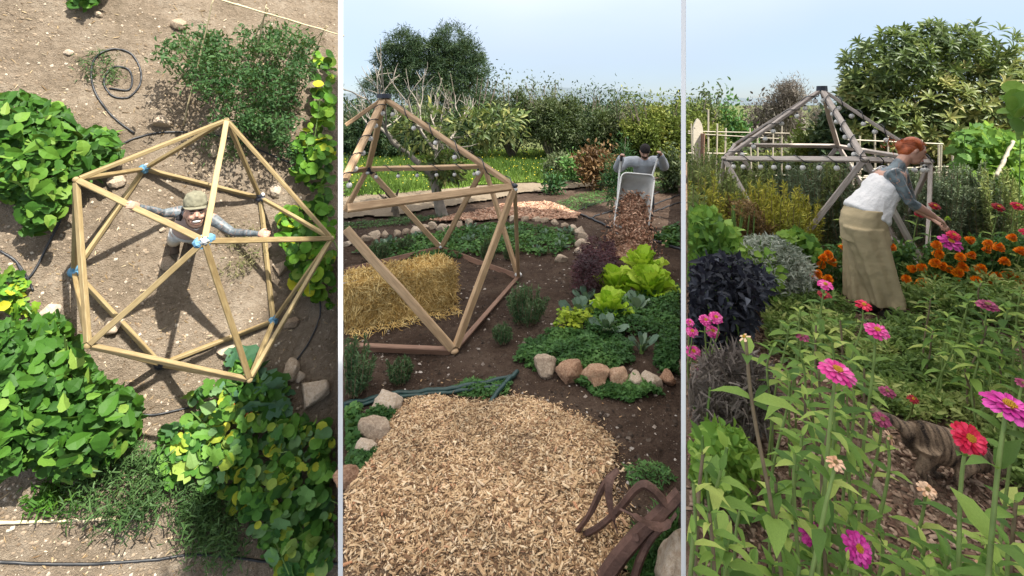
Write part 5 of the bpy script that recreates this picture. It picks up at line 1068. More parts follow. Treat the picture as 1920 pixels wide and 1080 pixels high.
# old pale-barked tree in front of the meadow with sparse leathery leaves
tb = gp(832, 405); tb.z = z2f(tb.x, tb.y)
tree('fig_tree', 'old pale-barked tree with bare branches and sparse leaves by the track', tb, 3, .15, 5, .85, 'leaf_loq', 'bark_pale', 0, .2, seed=103, lean=(-.05, .0, 1), spread=.62, up=.16, split=(2, 3), shrink=.78) if False else None
MT['leaf_loq'] = leaf_mat('loquat_leaf', [(0, (.04, .07, .025)), (.5, (.10, .145, .045)), (.85, (.21, .235, .07)), (1, (.34, .32, .12))], tr=.2, rough=.4)
t_ = tree('fig_tree', 'old pale-barked tree with bare branches and sparse leaves by the track', tb, 3, .13, 5, 1.0, 'leaf_loq', 'bark_pale', 0, .2, seed=103, lean=(-.12, .0, 1), spread=.5, up=.22, split=(2, 3), shrink=.80)
r2 = np.random.RandomState(33); lob = [((-.35, 0, 1.75), (.95, .7, .45)), ((.6, .1, 1.75), (.75, .7, .42)), ((.0, -.1, 1.0), (.35, .3, .25)), ((1.15, .2, 1.9), (.5, .5, .35))]; P = []; D = []
for c, rad in lob:
    cp, cd = blob(36, c, rad, .3, r2); kk = r2.randint(0, 36, 420); P.append(cp[kk] + r2.normal(size=(420, 3)) * .09); D.append(cd[kk] + r2.normal(size=(420, 3)) * .5 - np.array([[0, 0, .3]]))
P = np.concatenate(P); D = np.concatenate(D); Ln = r2.uniform(.1, .22, len(P)); tag(link('crown', leafmesh('crown', P, D, r2.normal(size=P.shape) + np.array([[0, 0, .8]]), Ln, Ln * .36, 'lance', None, 2, t_.matrix_world), MT['leaf_loq'], t_), kind='stuff')
for x, y, hgt, sd in ((745, 408, .85, 5), (738, 402, .7, 9)):
    p = gp(x, y); p.z = z2f(p.x, p.y); r2 = np.random.RandomState(sd); o = thing('vine_stump', 'gnarled dark vine stump standing beside the sandy track', 'stump', T(p), 'old vine stumps'); tips = []
    mb = MB(); branchy(mb, (0, 0, -.05), (-.25 if sd == 5 else .1, 0, 1), hgt * .55, .075, 2, r2, tips, .75, .05, 7, (1, 2), .6); mb.build('trunk', MT['bark'], o, smooth=True)
def shrub(label, px, py_base, y, wpx, hpx, mat, N, seed, name='shrub', size=.16, tp='lance', asp=.45, twigs=10, cat='shrub', group=None, panel=None, bark='bark', depthk=.7, z0=0.0, clump=None):
    c = ap(px, py_base, y); w_, h = wpx * y / F, hpx * y / F; root = thing(name, label, cat, T(c.x, y, z0), group); r2 = np.random.RandomState(seed); mb = MB(); zt = c.z + h - z0
    lob = [((0, 0, zt * .5), (w_ * .42, w_ * .42 * depthk, zt * .5))] + [((r2.uniform(-.38, .38) * w_, r2.uniform(-.3, .1) * w_ * depthk, zt * r2.uniform(.35, .75)), (w_ * r2.uniform(.16, .26), w_ * .2, zt * r2.uniform(.2, .3))) for _ in range(6)]
    P = []; D = []
    for (cc_, rad) in lob:
        n_ = N // len(lob); nc = max(8, n_ // 30); cp, cd = blob(nc, cc_, rad, .45, r2); kk = r2.randint(0, nc, n_); P.append(cp[kk] + r2.normal(size=(n_, 3)) * (clump or size * .9)); D.append(cd[kk] + r2.normal(size=(n_, 3)) * .7)
    P = np.concatenate(P); D = np.concatenate(D); P[:, 2] = np.maximum(P[:, 2], .02); D[:, 2] += .3
    for i in range(twigs):
        e = Vector((r2.uniform(-.45, .45) * w_, r2.uniform(-.3, .3) * w_ * depthk, zt * r2.uniform(.85, 1.22))); mid = Vector((e.x * .6, e.y * .6, e.z * .55))
        if panel and not BOUND[panel][0] < proj(np.array(Vector((c.x, y, z0)) + e))[0][0] < BOUND[panel][1]: continue
        mb.tube(curve_pts([(0, 0, -.05), mid, e], 4), [.03 * y / 12 * (1 - .1 * j) for j in range(9)], 5)
        m_ = 26; P = np.concatenate([P, np.array(e)[None] * .97 + r2.normal(size=(m_, 3)) * np.array([.12, .12, .2]) * y / 14]); D = np.concatenate([D, r2.normal(size=(m_, 3)) + np.array([[0, 0, .6]])])
    N = len(P); n = r2.normal(size=(N, 3)); n[:, 2] += .7; Ln = size * r2.uniform(.6, 1.4, N); tn = np.clip(.45 + 1.0 * vnoise(P[:, 0] + .5 * P[:, 1], P[:, 2], 2.2, seed % 5) + r2.normal(size=N) * .2, 0, 1)
    tag(mb.build('branches', MT[bark], root), kind='stuff'); tag(link('foliage', leafmesh('foliage', P, D, n, Ln, Ln * asp, tp, tn, panel, root.matrix_world), MT[mat], root), kind='stuff'); return root
shrub('dark green ferny bush beside the man with the wheelbarrow', 1160, 352, 10.2, 62, 78, 'leaf_fern', 3600, 111, 'fennel_bush', .10, 'blade', .14, 3, 'bush', clump=.07, panel=2)
shrub('rust-brown dry shrub behind the ferny bush', 1126, 330, 12.8, 70, 46, 'leaf_brown', 2000, 112, 'dry_shrub', .12, twigs=4, panel=2)
shrub('small olive-green shrub at the meadow edge', 1046, 318, 15, 62, 26, 'leaf_olive', 1200, 113, size=.12, twigs=2, panel=2)
shrub('low green bush next to the small olive shrub', 1090, 322, 14.0, 60, 22, 'leaf_clover', 1200, 114, size=.12, twigs=2, panel=2)
shrub('low grey-green bush at the near end of the tilled plot', 1040, 350, 12.2, 26, 22, 'leaf_fern', 500, 115, size=.1, twigs=1, panel=2)
shrub('pale green bush right behind the man', 1262, 330, 12.5, 50, 40, 'leaf_olive', 1500, 116, size=.12, twigs=3, panel=2)
hedge = [(640, 295, 22, 110, 80, 'leaf_olive'), (700, 292, 20, 120, 85, 'leaf_pine'), (790, 292, 21, 150, 100, 'leaf_olive'), (880, 296, 19, 130, 130, 'leaf_pine'), (960, 297, 20, 150, 125, 'leaf_olive'), (1035, 298, 19, 130, 120, 'leaf_olive'), (1100, 297, 21, 140, 105, 'leaf_pine'), (1165, 297, 18, 120, 92, 'leaf_olive'), (1225, 300, 17, 120, 95, 'leaf_yel'), (1290, 302, 17.5, 130, 100, 'leaf_yel')]
HL = ['scrubby olive bush at the end of the hedge by the steep bank', 'dark bush in the hedge left of the tall pine', 'olive-toned bush below the tall pine', 'dark dense bush right of the pale-barked tree', 'tall twiggy olive bush in the hedge beyond the meadow', 'twiggy bush with thin top shoots in the hedge', 'dark lower bush between two twiggy olive bushes', 'olive bush in the hedge behind the brown shrub', 'yellow-green bush behind the man with the wheelbarrow', 'yellow-green bush continuing the hedge past the white post']
for i, (a, b_, y, w_, h_, m_) in enumerate(hedge): shrub(HL[i], a, b_, y, w_, h_, m_, 12000, 120 + i, 'hedge_shrub', .115, twigs=16, group='hedge beyond the meadow')
for i in range(7):
    x = 640 + i * 105; shrub('distant bush behind the hedge', x, 245, 34 + (i % 3) * 3, 150, 48 + 10 * (i % 2), 'leaf_pine', 2600, 140 + i, 'hedge_shrub', .3, twigs=4, group='bushes behind the hedge')

# ------------------------------------------------------------------ right garden, on the raised terrace
cx, cy, rot, a_e = 4.138, 6.573, 2.6467, 1.5; Rr = a_e * .8507; off = Vector((cx, cy, G3))
base = [Vector((cx + Rr * math.cos(rot + i * 2 * math.pi / 5), cy + Rr * math.sin(rot + i * 2 * math.pi / 5), G3 + .03)) for i in range(5)]
fr_ = [Vector((cx + Rr * math.cos(rot + (i + .5) * 2 * math.pi / 5), cy + Rr * math.sin(rot + (i + .5) * 2 * math.pi / 5), Rr + G3)) for i in range(5)]
ring = [ap(1358, 297, fr_[0].y), ap(1621, 299, fr_[1].y), ap(1745, 303, fr_[2].y), fr_[3], fr_[4]]; apex = ap(1541, 168, cy)
d3 = thing('geodesic_dome', 'weathered grey dome frame among the rosemary, hung with bulbs', 'dome frame', T(off))
dome(d3, [b - off for b in base], [r - off for r in ring], apex - off, MT['pine_grey'], .060, .042)
b = MB(); b.loft([(apex - off - Vector((0, 0, .02)), X * .07, Y * .07), (apex - off + Vector((0, 0, .05)), X * .065, Y * .065)], 8); b.build('hub', MT['dark_hub'], d3)
for r_ in ring: hub(d3, r_ - off, MT['pine_grey'], .04)
string_lights('festoon cable with round white bulbs hanging from the grey dome', [(apex, ring[0]), (apex, ring[1]), (ring[0], ring[1]), (apex, ring[2]), (ring[1], ring[2])], 9, off, .032, wrap=.045)

# trellises of pale canes
def trellis(label, y, vert, horiz, seed, z0=G3):
    r2 = random.Random(seed); p0 = ap(vert[0][0], vert[0][2], y); root = thing('bamboo_trellis', label, 'trellis', T(p0.x, y, z0)); o_ = Vector((p0.x, y, z0))
    for x, yt, yb_ in vert:
        a = ap(x, yt, y + r2.uniform(-.06, .06)); c = ap(x + r2.uniform(-4, 4), yb_, y); c.z = z0 - .02 if yb_ > 900 else c.z; MB().tube([a - o_, (a + c) / 2 - o_ + Vector((r2.uniform(-.01, .01), 0, 0)), c - o_], r2.uniform(.012, .018), 6).build('upright', MT['cane_pale'], root)
    for x0, y0, x1, y1 in horiz:
        a, c = ap(x0, y0, y - .03), ap(x1, y1, y - .03); MB().tube([a - o_, c - o_], r2.uniform(.010, .015), 6).build('rail', MT['cane_pale'], root)
trellis('pale cane trellis behind the dome, left of its corner', 9.6, [(1296, 232, 999), (1328, 205, 999), (1345, 232, 999), (1361, 240, 999), (1406, 240, 999), (1420, 236, 999), (1450, 244, 999), (1466, 228, 999)], [(1290, 246, 1480, 250), (1290, 287, 1400, 288), (1290, 250, 1460, 260), (1410, 330, 1480, 328)], 1)
trellis('pale cane trellis behind the bending woman', 8.3, [(1612, 255, 999), (1640, 240, 999), (1665, 252, 999), (1728, 262, 999), (1760, 270, 999), (1765, 272, 999), (1786, 290, 999), (1800, 300, 999), (1814, 310, 999), (1598, 300, 999)], [(1590, 262, 1768, 270), (1600, 318, 1790, 312), (1620, 330, 1806, 322), (1740, 362, 1816, 361), (1600, 335, 1700, 325)], 2)
b = MB(); y9 = 9.2; pc = ap(1309, 300, y9); wpl = 9 * y9 / F
prof = [(-1, 1.45), (-1, .55), (-.75, .3), (-.35, .1), (0, 0), (.35, .1), (.75, .3), (1, .55), (1, 1.45)]; ztop = ap(1309, 222, y9).z
b.v = [(sx_ * wpl, 0, ztop - sz * .34 - G3) for sx_, sz in prof] + [(sx_ * wpl, .05, ztop - sz * .34 - G3) for sx_, sz in prof]; b.v[0] = (-wpl, 0, -.02); b.v[8] = (wpl, 0, -.02); b.v[9] = (-wpl, .05, -.02); b.v[17] = (wpl, .05, -.02)
b.f = [tuple(range(9))[::-1], tuple(range(9, 18))] + [(i, (i + 1) % 9, 9 + (i + 1) % 9, 9 + i) for i in range(9)]
ps = thing('wooden_post', 'broad pale wooden plank with pointed top behind the rosemary', 'post', T(pc.x, y9, G3)); b.build('plank', MT['cane_pale'], ps)
b = MB(); b.beam((wpl * .4, -.05, -.02), (wpl * .8, -.05, ap(1318, 250, y9).z - G3), .13, .04); b.build('brace_board', MT['pine_red'], ps)

# ---- rosemary hedge and other foliage behind
MT['leaf_rosey'] = leaf_mat('yellow_needles', [(0, (.20, .22, .04)), (.5, (.42, .40, .06)), (1, (.62, .52, .08))], tr=.15)
MT['leaf_rosel'] = leaf_mat('light_needles', [(0, (.12, .17, .06)), (.5, (.25, .31, .10)), (1, (.42, .45, .15))], tr=.12)
MT['leaf_rosed'] = leaf_mat('grey_needles', [(0, (.08, .12, .07)), (.5, (.16, .21, .12)), (1, (.29, .34, .20))], tr=.12)
MT['leaf_rusty'] = leaf_mat('rusty_needles', [(0, (.10, .06, .025)), (1, (.27, .17, .06))], tr=.1, trc=(.4, .2, .05))
rose = [(1302, 470, 5.9, 1.25, 'leaf_rosel'), (1330, 480, 5.6, 1.1, 'leaf_rosey'), (1298, 500, 5.2, .95, 'leaf_rosel'), (1362, 470, 5.9, 1.0, 'leaf_rosel'), (1395, 478, 5.5, .75, 'leaf_rusty'), (1425, 470, 5.8, .9, 'leaf_rosey'), (1458, 478, 5.6, .95, 'leaf_rosey'), (1490, 476, 5.8, .85, 'leaf_rosey'), (1480, 450, 6.9, 1.1, 'leaf_rosed'), (1520, 462, 6.3, 1.1, 'leaf_rosed'), (1550, 458, 6.3, 1.15, 'leaf_rosel'), (1585, 460, 6.2, 1.1, 'leaf_rosed'), (1440, 450, 7.2, 1.05, 'leaf_rosel'), (1380, 452, 7.0, 1.0, 'leaf_rosel'), (1330, 448, 7.2, 1.15, 'leaf_rosel'),
        (1720, 452, 6.4, .95, 'leaf_rosed'), (1760, 450, 6.4, 1.0, 'leaf_rosed'), (1800, 450, 6.6, 1.0, 'leaf_rosed'), (1840, 450, 6.4, 1.0, 'leaf_rosed'), (1880, 450, 6.2, 1.05, 'leaf_rosel'), (1690, 450, 6.9, 1.0, 'leaf_rosed')]
RL = {'leaf_rosel': 'light green upright rosemary in the hedge round the grey dome', 'leaf_rosey': 'yellow-green upright rosemary beside the leg of the grey dome', 'leaf_rusty': 'rusty brown dry rosemary at the front of the hedge', 'leaf_rosed': 'dark grey-green upright rosemary behind the woman and the dome leg'}
for i, (x, y_, yd, h, m_) in enumerate(rose):
    p = ap(x, y_, yd); rosemary(RL[m_], (p.x, yd, G3), (.62 if x > 1315 else .45), h * 1.08, 200 + i, 'rosemary_bush', m_, 3, 'bush', 'rosemary hedge round the grey dome', dens=1.15)
shrub('grey-green hedge bush far behind the trellis', 1310, 262, 19, 90, 66, 'leaf_olive', 4000, 221, 'hedge_shrub', .2, panel=3, z0=0, twigs=5)
shrub('rounded green bush far behind the trellis and wooden plank', 1355, 262, 21, 80, 58, 'leaf_clover', 3500, 222, 'hedge_shrub', .2, panel=3, twigs=5)
shrub('pale hazy bush far behind the dome corner', 1430, 262, 24, 100, 54, 'leaf_haze', 3500, 223, 'hedge_shrub', .24, panel=3, twigs=5) if False else None
MT['leaf_haze'] = leaf_mat('hazy_twigs', [(0, (.09, .075, .06)), (.6, (.17, .145, .12)), (1, (.25, .23, .19))], tr=.15, trc=(.3, .25, .2))
shrub('pale hazy bush far behind the dome corner', 1432, 262, 24, 110, 56, 'leaf_haze', 3500, 223, 'hedge_shrub', .24, panel=3, twigs=6)
p = ap(1492, 262, 21.0)
tree('tamarisk_tree', 'feathery pinkish-brown tree rising behind the dome apex', (p.x, 21, 0), 4, .12, 4, .95, 'leaf_haze', 'bark', 9000, .14, 'needle', .22, 224, .22, panel=3, spread=.4, up=.35, shrink=.78)
p = ap(1545, 262, 24.0)
tree('tamarisk_tree', 'small bare hazy tree partly hidden by the dome apex', (p.x, 24, 0), 3, .1, 4, .62, 'leaf_haze', 'bark', 3500, .12, 'needle', .2, 225, .2, panel=3, spread=.45, up=.3, shrink=.78)
shrub('yellow-green bush inside view of the dome triangle', 1515, 330, 11.0, 80, 75, 'leaf_yel', 3000, 226, 'hedge_shrub', .12, panel=3, z0=G3, twigs=3)
shrub('dark laurel bush behind the dome apex bars', 1580, 330, 10.5, 90, 110, 'leaf_pine', 4200, 227, 'hedge_shrub', .15, panel=3, z0=G3, twigs=4)
shrub('dark shaded bush under the loquat tree', 1680, 345, 11.8, 220, 90, 'leaf_pine', 5000, 228, 'hedge_shrub', .16, panel=3, z0=G3, twigs=2)
for i in range(5):
    shrub('low green bush behind the trellis', 1300 + i * 52, 335, 12 + .4 * (i % 2), 80, 36, 'leaf_yel' if i % 2 else 'leaf_olive', 1400, 230 + i, 'hedge_shrub', .13, panel=3, z0=G3, twigs=2, group='low bushes behind the trellis')
# loquat: whorls of long leaves at the twig ends
yl = 10.2; kx = yl / F; lb = ap(1760, 420, yl); r2 = np.random.RandomState(55)
loq = thing('loquat_tree', 'large loquat tree with whorls of long leathery leaves', 'tree', T(lb.x, yl, G3)); mb = MB(); tips = []
branchy(mb, (0, 0, -.1), (0, 0, 1), .8, .17, 4, r2, tips, .7, .2, 8, (3, 3), .85); mb.build('trunk', MT['bark'], loq, smooth=True)
def zpx(py): return ap(960, py, yl).z - G3
lobes = [(1650, 120, 70, 62, 1.0), (1730, 105, 75, 60, 1.0), (1805, 95, 65, 45, 1.0), (1640, 230, 62, 80, .9), (1720, 220, 90, 90, 1.2), (1820, 200, 100, 90, 1.2), (1905, 210, 90, 110, 1.2), (1850, 290, 90, 60, 1.0), (1608, 180, 32, 60, .6), (1960, 150, 80, 60, 1)]
P = []; D = []; NN = []; TI = []; LL = []
for (x, y_, rx, ry, dp), q in zip(lobes, range(99)):
    nw = int(rx * ry / 42); c = np.array([ap(x, y_, yl).x - lb.x, 0, zpx(y_)]); cp, cd = blob(nw, c, (rx * kx, dp, ry * kx), .72, r2); fronts = cd[:, 1] < .45
    for w_, ax_ in zip(cp[fronts], cd[fronts]):
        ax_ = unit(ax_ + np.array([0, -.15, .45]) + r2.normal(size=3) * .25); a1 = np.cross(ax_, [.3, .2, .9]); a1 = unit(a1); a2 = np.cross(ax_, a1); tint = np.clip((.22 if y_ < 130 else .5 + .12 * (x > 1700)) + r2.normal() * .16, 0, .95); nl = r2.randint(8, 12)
        for j in range(nl):
            t = j / nl; qn = j * 2.4; rad = a1 * math.cos(qn) + a2 * math.sin(qn); el = .25 + .9 * t; d = rad * math.cos(el) + ax_ * math.sin(el); P.append(w_ + ax_ * .04 * t); D.append(d); NN.append(ax_ * math.cos(el) - rad * math.sin(el)); TI.append(np.clip(tint + .25 * t + r2.normal() * .08, 0, 1)); LL.append(.27 * r2.uniform(.7, 1.15) * (1 - .35 * t))
LL = np.array(LL)
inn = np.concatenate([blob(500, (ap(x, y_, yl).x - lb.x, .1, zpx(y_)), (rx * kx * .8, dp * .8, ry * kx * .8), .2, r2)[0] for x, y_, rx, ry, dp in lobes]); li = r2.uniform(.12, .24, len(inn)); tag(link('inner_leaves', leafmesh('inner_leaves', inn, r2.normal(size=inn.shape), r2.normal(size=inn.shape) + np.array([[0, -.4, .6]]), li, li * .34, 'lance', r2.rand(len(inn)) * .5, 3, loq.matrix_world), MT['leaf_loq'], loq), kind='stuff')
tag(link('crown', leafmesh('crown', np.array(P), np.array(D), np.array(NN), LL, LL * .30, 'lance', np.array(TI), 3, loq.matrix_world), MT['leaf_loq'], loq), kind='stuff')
MT['leaf_vine'] = leaf_mat('bright_vine_leaf', [(0, (.06, .15, .025)), (.6, (.15, .30, .045)), (1, (.29, .44, .08))], tr=.35)
def wall_foliage(name, label, cat, poly, y, dpt, N, size, tp, mat, seed, asp=.85, parts=0, z0=G3):
    """climbing or bushy foliage filling an upright outline at distance y"""
    r2 = np.random.RandomState(seed); pp = pts_in(poly, N + parts, r2); cxp = sum(q[0] for q in poly) / len(poly); p0 = ap(cxp, 500, y); root = thing(name, label, cat, T(p0.x, y, z0))
    yy = y + r2.normal(size=N + parts) * dpt; pos = np.array([tuple(ap(a, b_, q)) for (a, b_), q in zip(pp, yy)]) - np.array([[p0.x, y, z0]]); pos[:, 2] = np.maximum(pos[:, 2], .03); d = r2.normal(size=(N + parts, 3)); d[:, 2] -= .3; n = r2.normal(size=(N + parts, 3)) * .6 + np.array([[0, -.7, .7]]); Ln = size * r2.uniform(.6, 1.35, N + parts)
    tn = np.clip(.45 + 1.1 * vnoise(pos[:, 0], pos[:, 2], 3.5, seed % 5) + r2.normal(size=N + parts) * .2, 0, 1)
    tag(link('foliage', leafmesh('foliage', pos[:N], d[:N], n[:N], Ln[:N], Ln[:N] * asp, tp, tn[:N], 3, root.matrix_world), MT[mat], root), kind='stuff')
    if parts: leaf_parts(root, pos[N:] - np.array([[0, dpt, 0]]), d[N:], n[N:], Ln[N:] * 1.1, Ln[N:] * 1.1 * asp, single_leaf(tp, MT[mat]), panel=3)
    mb = MB()
    for i in range(10 if N > 20 else 1):
        e = Vector(pos[r2.randint(N)]); mb.tube(curve_pts([(e.x * .8, e.y, 0), (e.x * .9 + r2.normal() * .05, e.y, e.z * .5), e], 4), .007, 4)
    tag(mb.build('stems', MT['stem'], root), kind='stuff'); return root
wall_foliage('climbing_vine', 'bright green climbing vine beneath the loquat', 'vine', [(1785, 250), (1850, 235), (1925, 260), (1930, 420), (1880, 400), (1830, 390), (1800, 340)], 7.4, .25, 1500, .14, 'lobed', 'leaf_vine', 301, parts=60)
wall_foliage('squash_vine', 'large pale leaves hanging at the end of the loquat branches', 'vine', [(1900, 170), (1930, 165), (1930, 260), (1905, 230)], 5.6, .1, 16, .2, 'round', 'leaf_vine', 302, .9, parts=8, z0=G3)
cane3 = cane('dry leaning stake beside the climbing vine', ap(1868, 330, 6.6), ap(1900, 265, 6.8), .025, 'cane_pale', I4)
wall_foliage('leafy_bush', 'lush green leafy plants in front of the light rosemary by the post', 'plant', [(1286, 395), (1330, 392), (1370, 420), (1400, 460), (1440, 470), (1470, 510), (1450, 560), (1400, 520), (1340, 540), (1286, 530)], 4.7, .22, 2600, .085, 'ovate', 'leaf_vine', 303, .6)
MT['leaf_grey'] = leaf_mat('silver_grey_leaf', [(0, (.14, .17, .13)), (.6, (.25, .28, .22)), (1, (.36, .38, .31))], tr=.1)
wall_foliage('santolina_bush', 'silver-grey cushion bush beside the marigolds', 'bush', [(1372, 470), (1400, 442), (1450, 440), (1495, 462), (1525, 500), (1528, 545), (1480, 560), (1420, 545), (1385, 510)], 4.65, .16, 5200, .05, 'blade', 'leaf_grey', 304, .22)
wall_foliage('leafy_bush', 'yellow-green lobed leaves between silver bush and dome leg', 'plant', [(1465, 440), (1500, 430), (1530, 460), (1540, 490), (1500, 475)], 5.0, .1, 260, .09, 'lobed', 'leaf_vine', 305)
MT['leaf_purple'] = leaf_mat('purple_black_leaf', [(0, (.012, .014, .02)), (.6, (.03, .034, .048)), (1, (.07, .08, .10))], tr=.08, trc=(.1, .05, .12))
wall_foliage('purple_basil', 'dark purple-black leafy plant by the pink zinnias', 'plant', [(1287, 505), (1330, 475), (1380, 482), (1430, 500), (1450, 530), (1420, 580), (1400, 640), (1340, 660), (1290, 640)], 3.7, .2, 2600, .075, 'lance', 'leaf_purple', 306, .4)
MT['leaf_lav'] = leaf_mat('dry_lavender', [(0, (.07, .055, .045)), (.6, (.15, .125, .105)), (1, (.24, .21, .18))], tr=.08, trc=(.2, .15, .15))
wall_foliage('lavender', 'brown dry lavender under the pink zinnias', 'plant', [(1290, 700), (1340, 660), (1400, 650), (1440, 690), (1460, 780), (1420, 815), (1360, 810), (1290, 780)], 2.75, .14, 3600, .075, 'blade', 'leaf_lav', 307, .12)
wall_foliage('basil_plant', 'bright green basil in front of the dry lavender', 'plant', [(1287, 830), (1330, 795), (1380, 800), (1420, 840), (1425, 880), (1390, 920), (1330, 925), (1287, 900)], 2.25, .12, 700, .06, 'ovate', 'leaf_vine', 308, .6, parts=40)
wall_foliage('dry_seedhead_plant', 'dry brown seed-head plant before the rusty rosemary', 'plant', [(1372, 380), (1392, 372), (1416, 380), (1418, 402), (1392, 408), (1374, 400)], 4.95, .06, 500, .03, 'blade', 'leaf_rusty', 309, .3)
wall_foliage('weed_patch', 'tangle of fine green weeds between the woman and the cat', 'weeds', [(1600, 640), (1700, 615), (1800, 640), (1860, 700), (1890, 800), (1800, 800), (1700, 770), (1640, 770), (1590, 720)], 3.1, .25, 5200, .05, 'lance', 'leaf_weed', 310, .35) if False else None
MT['leaf_weed'] = leaf_mat('weed_leaf', [(0, (.09, .155, .04)), (.6, (.20, .29, .075)), (1, (.38, .42, .14))], tr=.25)
def ground_weeds(label, poly, N, hz, size, seed, tp='lance', mat='leaf_weed', asp=.35): return mound('weed_patch', label, 'weeds', poly, hz, N, size, tp, mat, seed, 3, g3p, asp, .7, droop=-.3)
ground_weeds('tangle of fine green weeds between the woman and the cat', [(1620, 640), (1700, 620), (1800, 640), (1900, 690), (1918, 800), (1840, 830), (1740, 800), (1650, 800), (1600, 740)], 9000, .16, .055, 311)
ground_weeds('weeds along the mulch path beside the silver bush', [(1430, 590), (1520, 570), (1600, 600), (1600, 680), (1500, 700), (1440, 660)], 4200, .16, .06, 312)
ground_weeds('weeds on the far side of the cat by the crimson zinnia', [(1840, 830), (1925, 800), (1925, 920), (1900, 940), (1890, 880)], 1400, .14, .05, 313)
ground_weeds('weeds below the marigolds', [(1690, 560), (1800, 560), (1925, 570), (1925, 640), (1800, 640), (1700, 610)], 4000, .3, .07, 314)

# ---- marigolds and dahlias
MT['orange'] = chip_mat('orange_petals', [(0, (.80, .15, .004)), (.5, (.93, .25, .005)), (1, (.96, .36, .012))], .6)
MT['leaf_mari'] = leaf_mat('marigold_leaf', [(0, (.025, .075, .02)), (.6, (.06, .15, .035)), (1, (.12, .23, .06))], tr=.2)
def pompon(n_rings, r, seed, flat=.55, wid=.5):
    """full round bloom: rings of petals shrinking to the centre"""
    r2 = np.random.RandomState(seed); P = []; D = []; NN = []; LL = []
    for k in range(n_rings):
        t = k / (n_rings - 1); n_ = int(16 - 9 * t); el = -.15 + 1.35 * t
        for j in range(n_):
            q = 6.283 * (j + .5 * (k % 2)) / n_ + r2.normal() * .08; d = np.array([math.cos(q) * math.cos(el), math.sin(q) * math.cos(el), math.sin(el)]); P.append(np.array([0, 0, flat * r * t * .6])); D.append(d); NN.append([-math.cos(q) * math.sin(el), -math.sin(q) * math.sin(el), math.cos(el)]); LL.append(r * (1 - .30 * t) * r2.uniform(.88, 1.08))
    LL = np.array(LL); return leafmesh('bloom', np.array(P), np.array(D), np.array(NN), LL, LL * wid, 'round', r2.rand(len(P)))
MARI = [pompon(6, .5, i, .9) for i in range(3)]
for m in MARI: m.materials.append(MT['orange'])
mari = [(1582, 465), (1553, 479), (1543, 485), (1560, 494), (1540, 497), (1532, 516), (1552, 525), (1672, 465), (1756, 461), (1759, 477), (1753, 495), (1765, 500), (1778, 507), (1727, 503), (1709, 505), (1731, 519), (1699, 523), (1727, 533), (1749, 524), (1759, 526), (1765, 543), (1800, 483), (1794, 513), (1792, 530), (1817, 451), (1852, 458), (1849, 470), (1883, 492), (1888, 517), (1905, 526), (1830, 527), (1857, 536), (1820, 480), (1897, 447), (1911, 472), (1868, 520), (1872, 465), (1838, 505), (1911, 535), (1598, 468), (1804, 502)]
plants = {}
for x, y_ in mari: plants.setdefault((0 if x < 1640 else 1 + int((x - 1660) / 44)), []).append((x, y_))
ML = ['marigold plant by the silver bush and the khaki trousers', 'marigold plant with few blooms right in front of the woman', 'marigold plant below the reaching hands', 'marigold plant crowded with orange blooms under the magenta dahlia', 'marigold plant next to the crowded one, away from the woman', 'marigold plant between the vine stake and the crimson dahlias', 'outermost marigold plant beneath the red dahlias']
for i, (k, fl) in enumerate(sorted(plants.items())):
    xm = sum(f_[0] for f_ in fl) / len(fl); yd = 4.75 if k else 4.95; p0 = ap(xm, 560, yd); o_ = Vector((p0.x, yd, G3)); root = thing('marigold_plant', ML[min(i, 6)], 'marigold', T(o_), None); r2 = np.random.RandomState(400 + i); mb = MB()
    xs_ = [f_[0] for f_ in fl]; x0, x1 = min(xs_) - 14, max(xs_) + 14; yt = min(f_[1] for f_ in fl) - 5; N = 1500 if k else 1100
    pp = np.stack([r2.uniform(x0, x1, N), yt + (590 - yt) * r2.rand(N)], 1); yy = yd + .12 + r2.normal(size=N) * .10; pos = np.array([tuple(ap(a, b_, q)) for (a, b_), q in zip(pp, yy)]) - np.array(o_)[None]; pos[:, 2] = np.maximum(pos[:, 2], .02)
    tag(link('foliage', leafmesh('foliage', pos, r2.normal(size=(N, 3)), r2.normal(size=(N, 3)) * .7 + np.array([[0, -.4, .8]]), r2.uniform(.04, .10, N), r2.uniform(.015, .04, N), 'lance', None, 3, root.matrix_world), MT['leaf_mari'], root), kind='stuff')
    for x, y_ in fl:
        c = ap(x, y_, yd - .22 + r2.uniform(-.1, .1)) - o_; r_ = r2.uniform(.040, .054); mb.tube(curve_pts([(c.x * .6, .0, 0), (c.x * .85, c.y * .5, c.z * .55), c], 4), .004, 4); f_ = link('flower', MARI[r2.randint(3)], None, root)
        f_.matrix_local = T(c) @ Matrix.Rotation(r2.uniform(.2, .8), 4, 'X') @ Matrix.Rotation(r2.uniform(-.3, .3), 4, 'Y') @ RZ(r2.rand() * 6) @ Matrix.Diagonal((r_ * 2, r_ * 2, r_ * 2, 1))
    tag(mb.build('stems', MT['stem'], root), kind='stuff')
MT['magenta'] = chip_mat('magenta_petals', [(0, (.42, .02, .20)), (.5, (.62, .045, .32)), (1, (.74, .12, .45))], .55)
MT['pink'] = chip_mat('pink_petals', [(0, (.55, .03, .20)), (.5, (.74, .07, .32)), (1, (.82, .20, .45))], .55)
MT['crimson'] = chip_mat('crimson_petals', [(0, (.45, .008, .03)), (.5, (.66, .02, .07)), (1, (.78, .06, .13))], .55)
MT['dark_red'] = chip_mat('dark_red_petals', [(0, (.16, .006, .015)), (1, (.40, .02, .03))], .55)
MT['peach'] = chip_mat('peach_petals', [(0, (.62, .33, .18)), (1, (.80, .56, .38))], .6)
MT['wine'] = chip_mat('wine_petals', [(0, (.20, .02, .07)), (1, (.45, .10, .20))], .6)
MT['yellow_disc'] = plain('yellow_florets', (.72, .40, .03), .7, .3, 90, .6, 200)
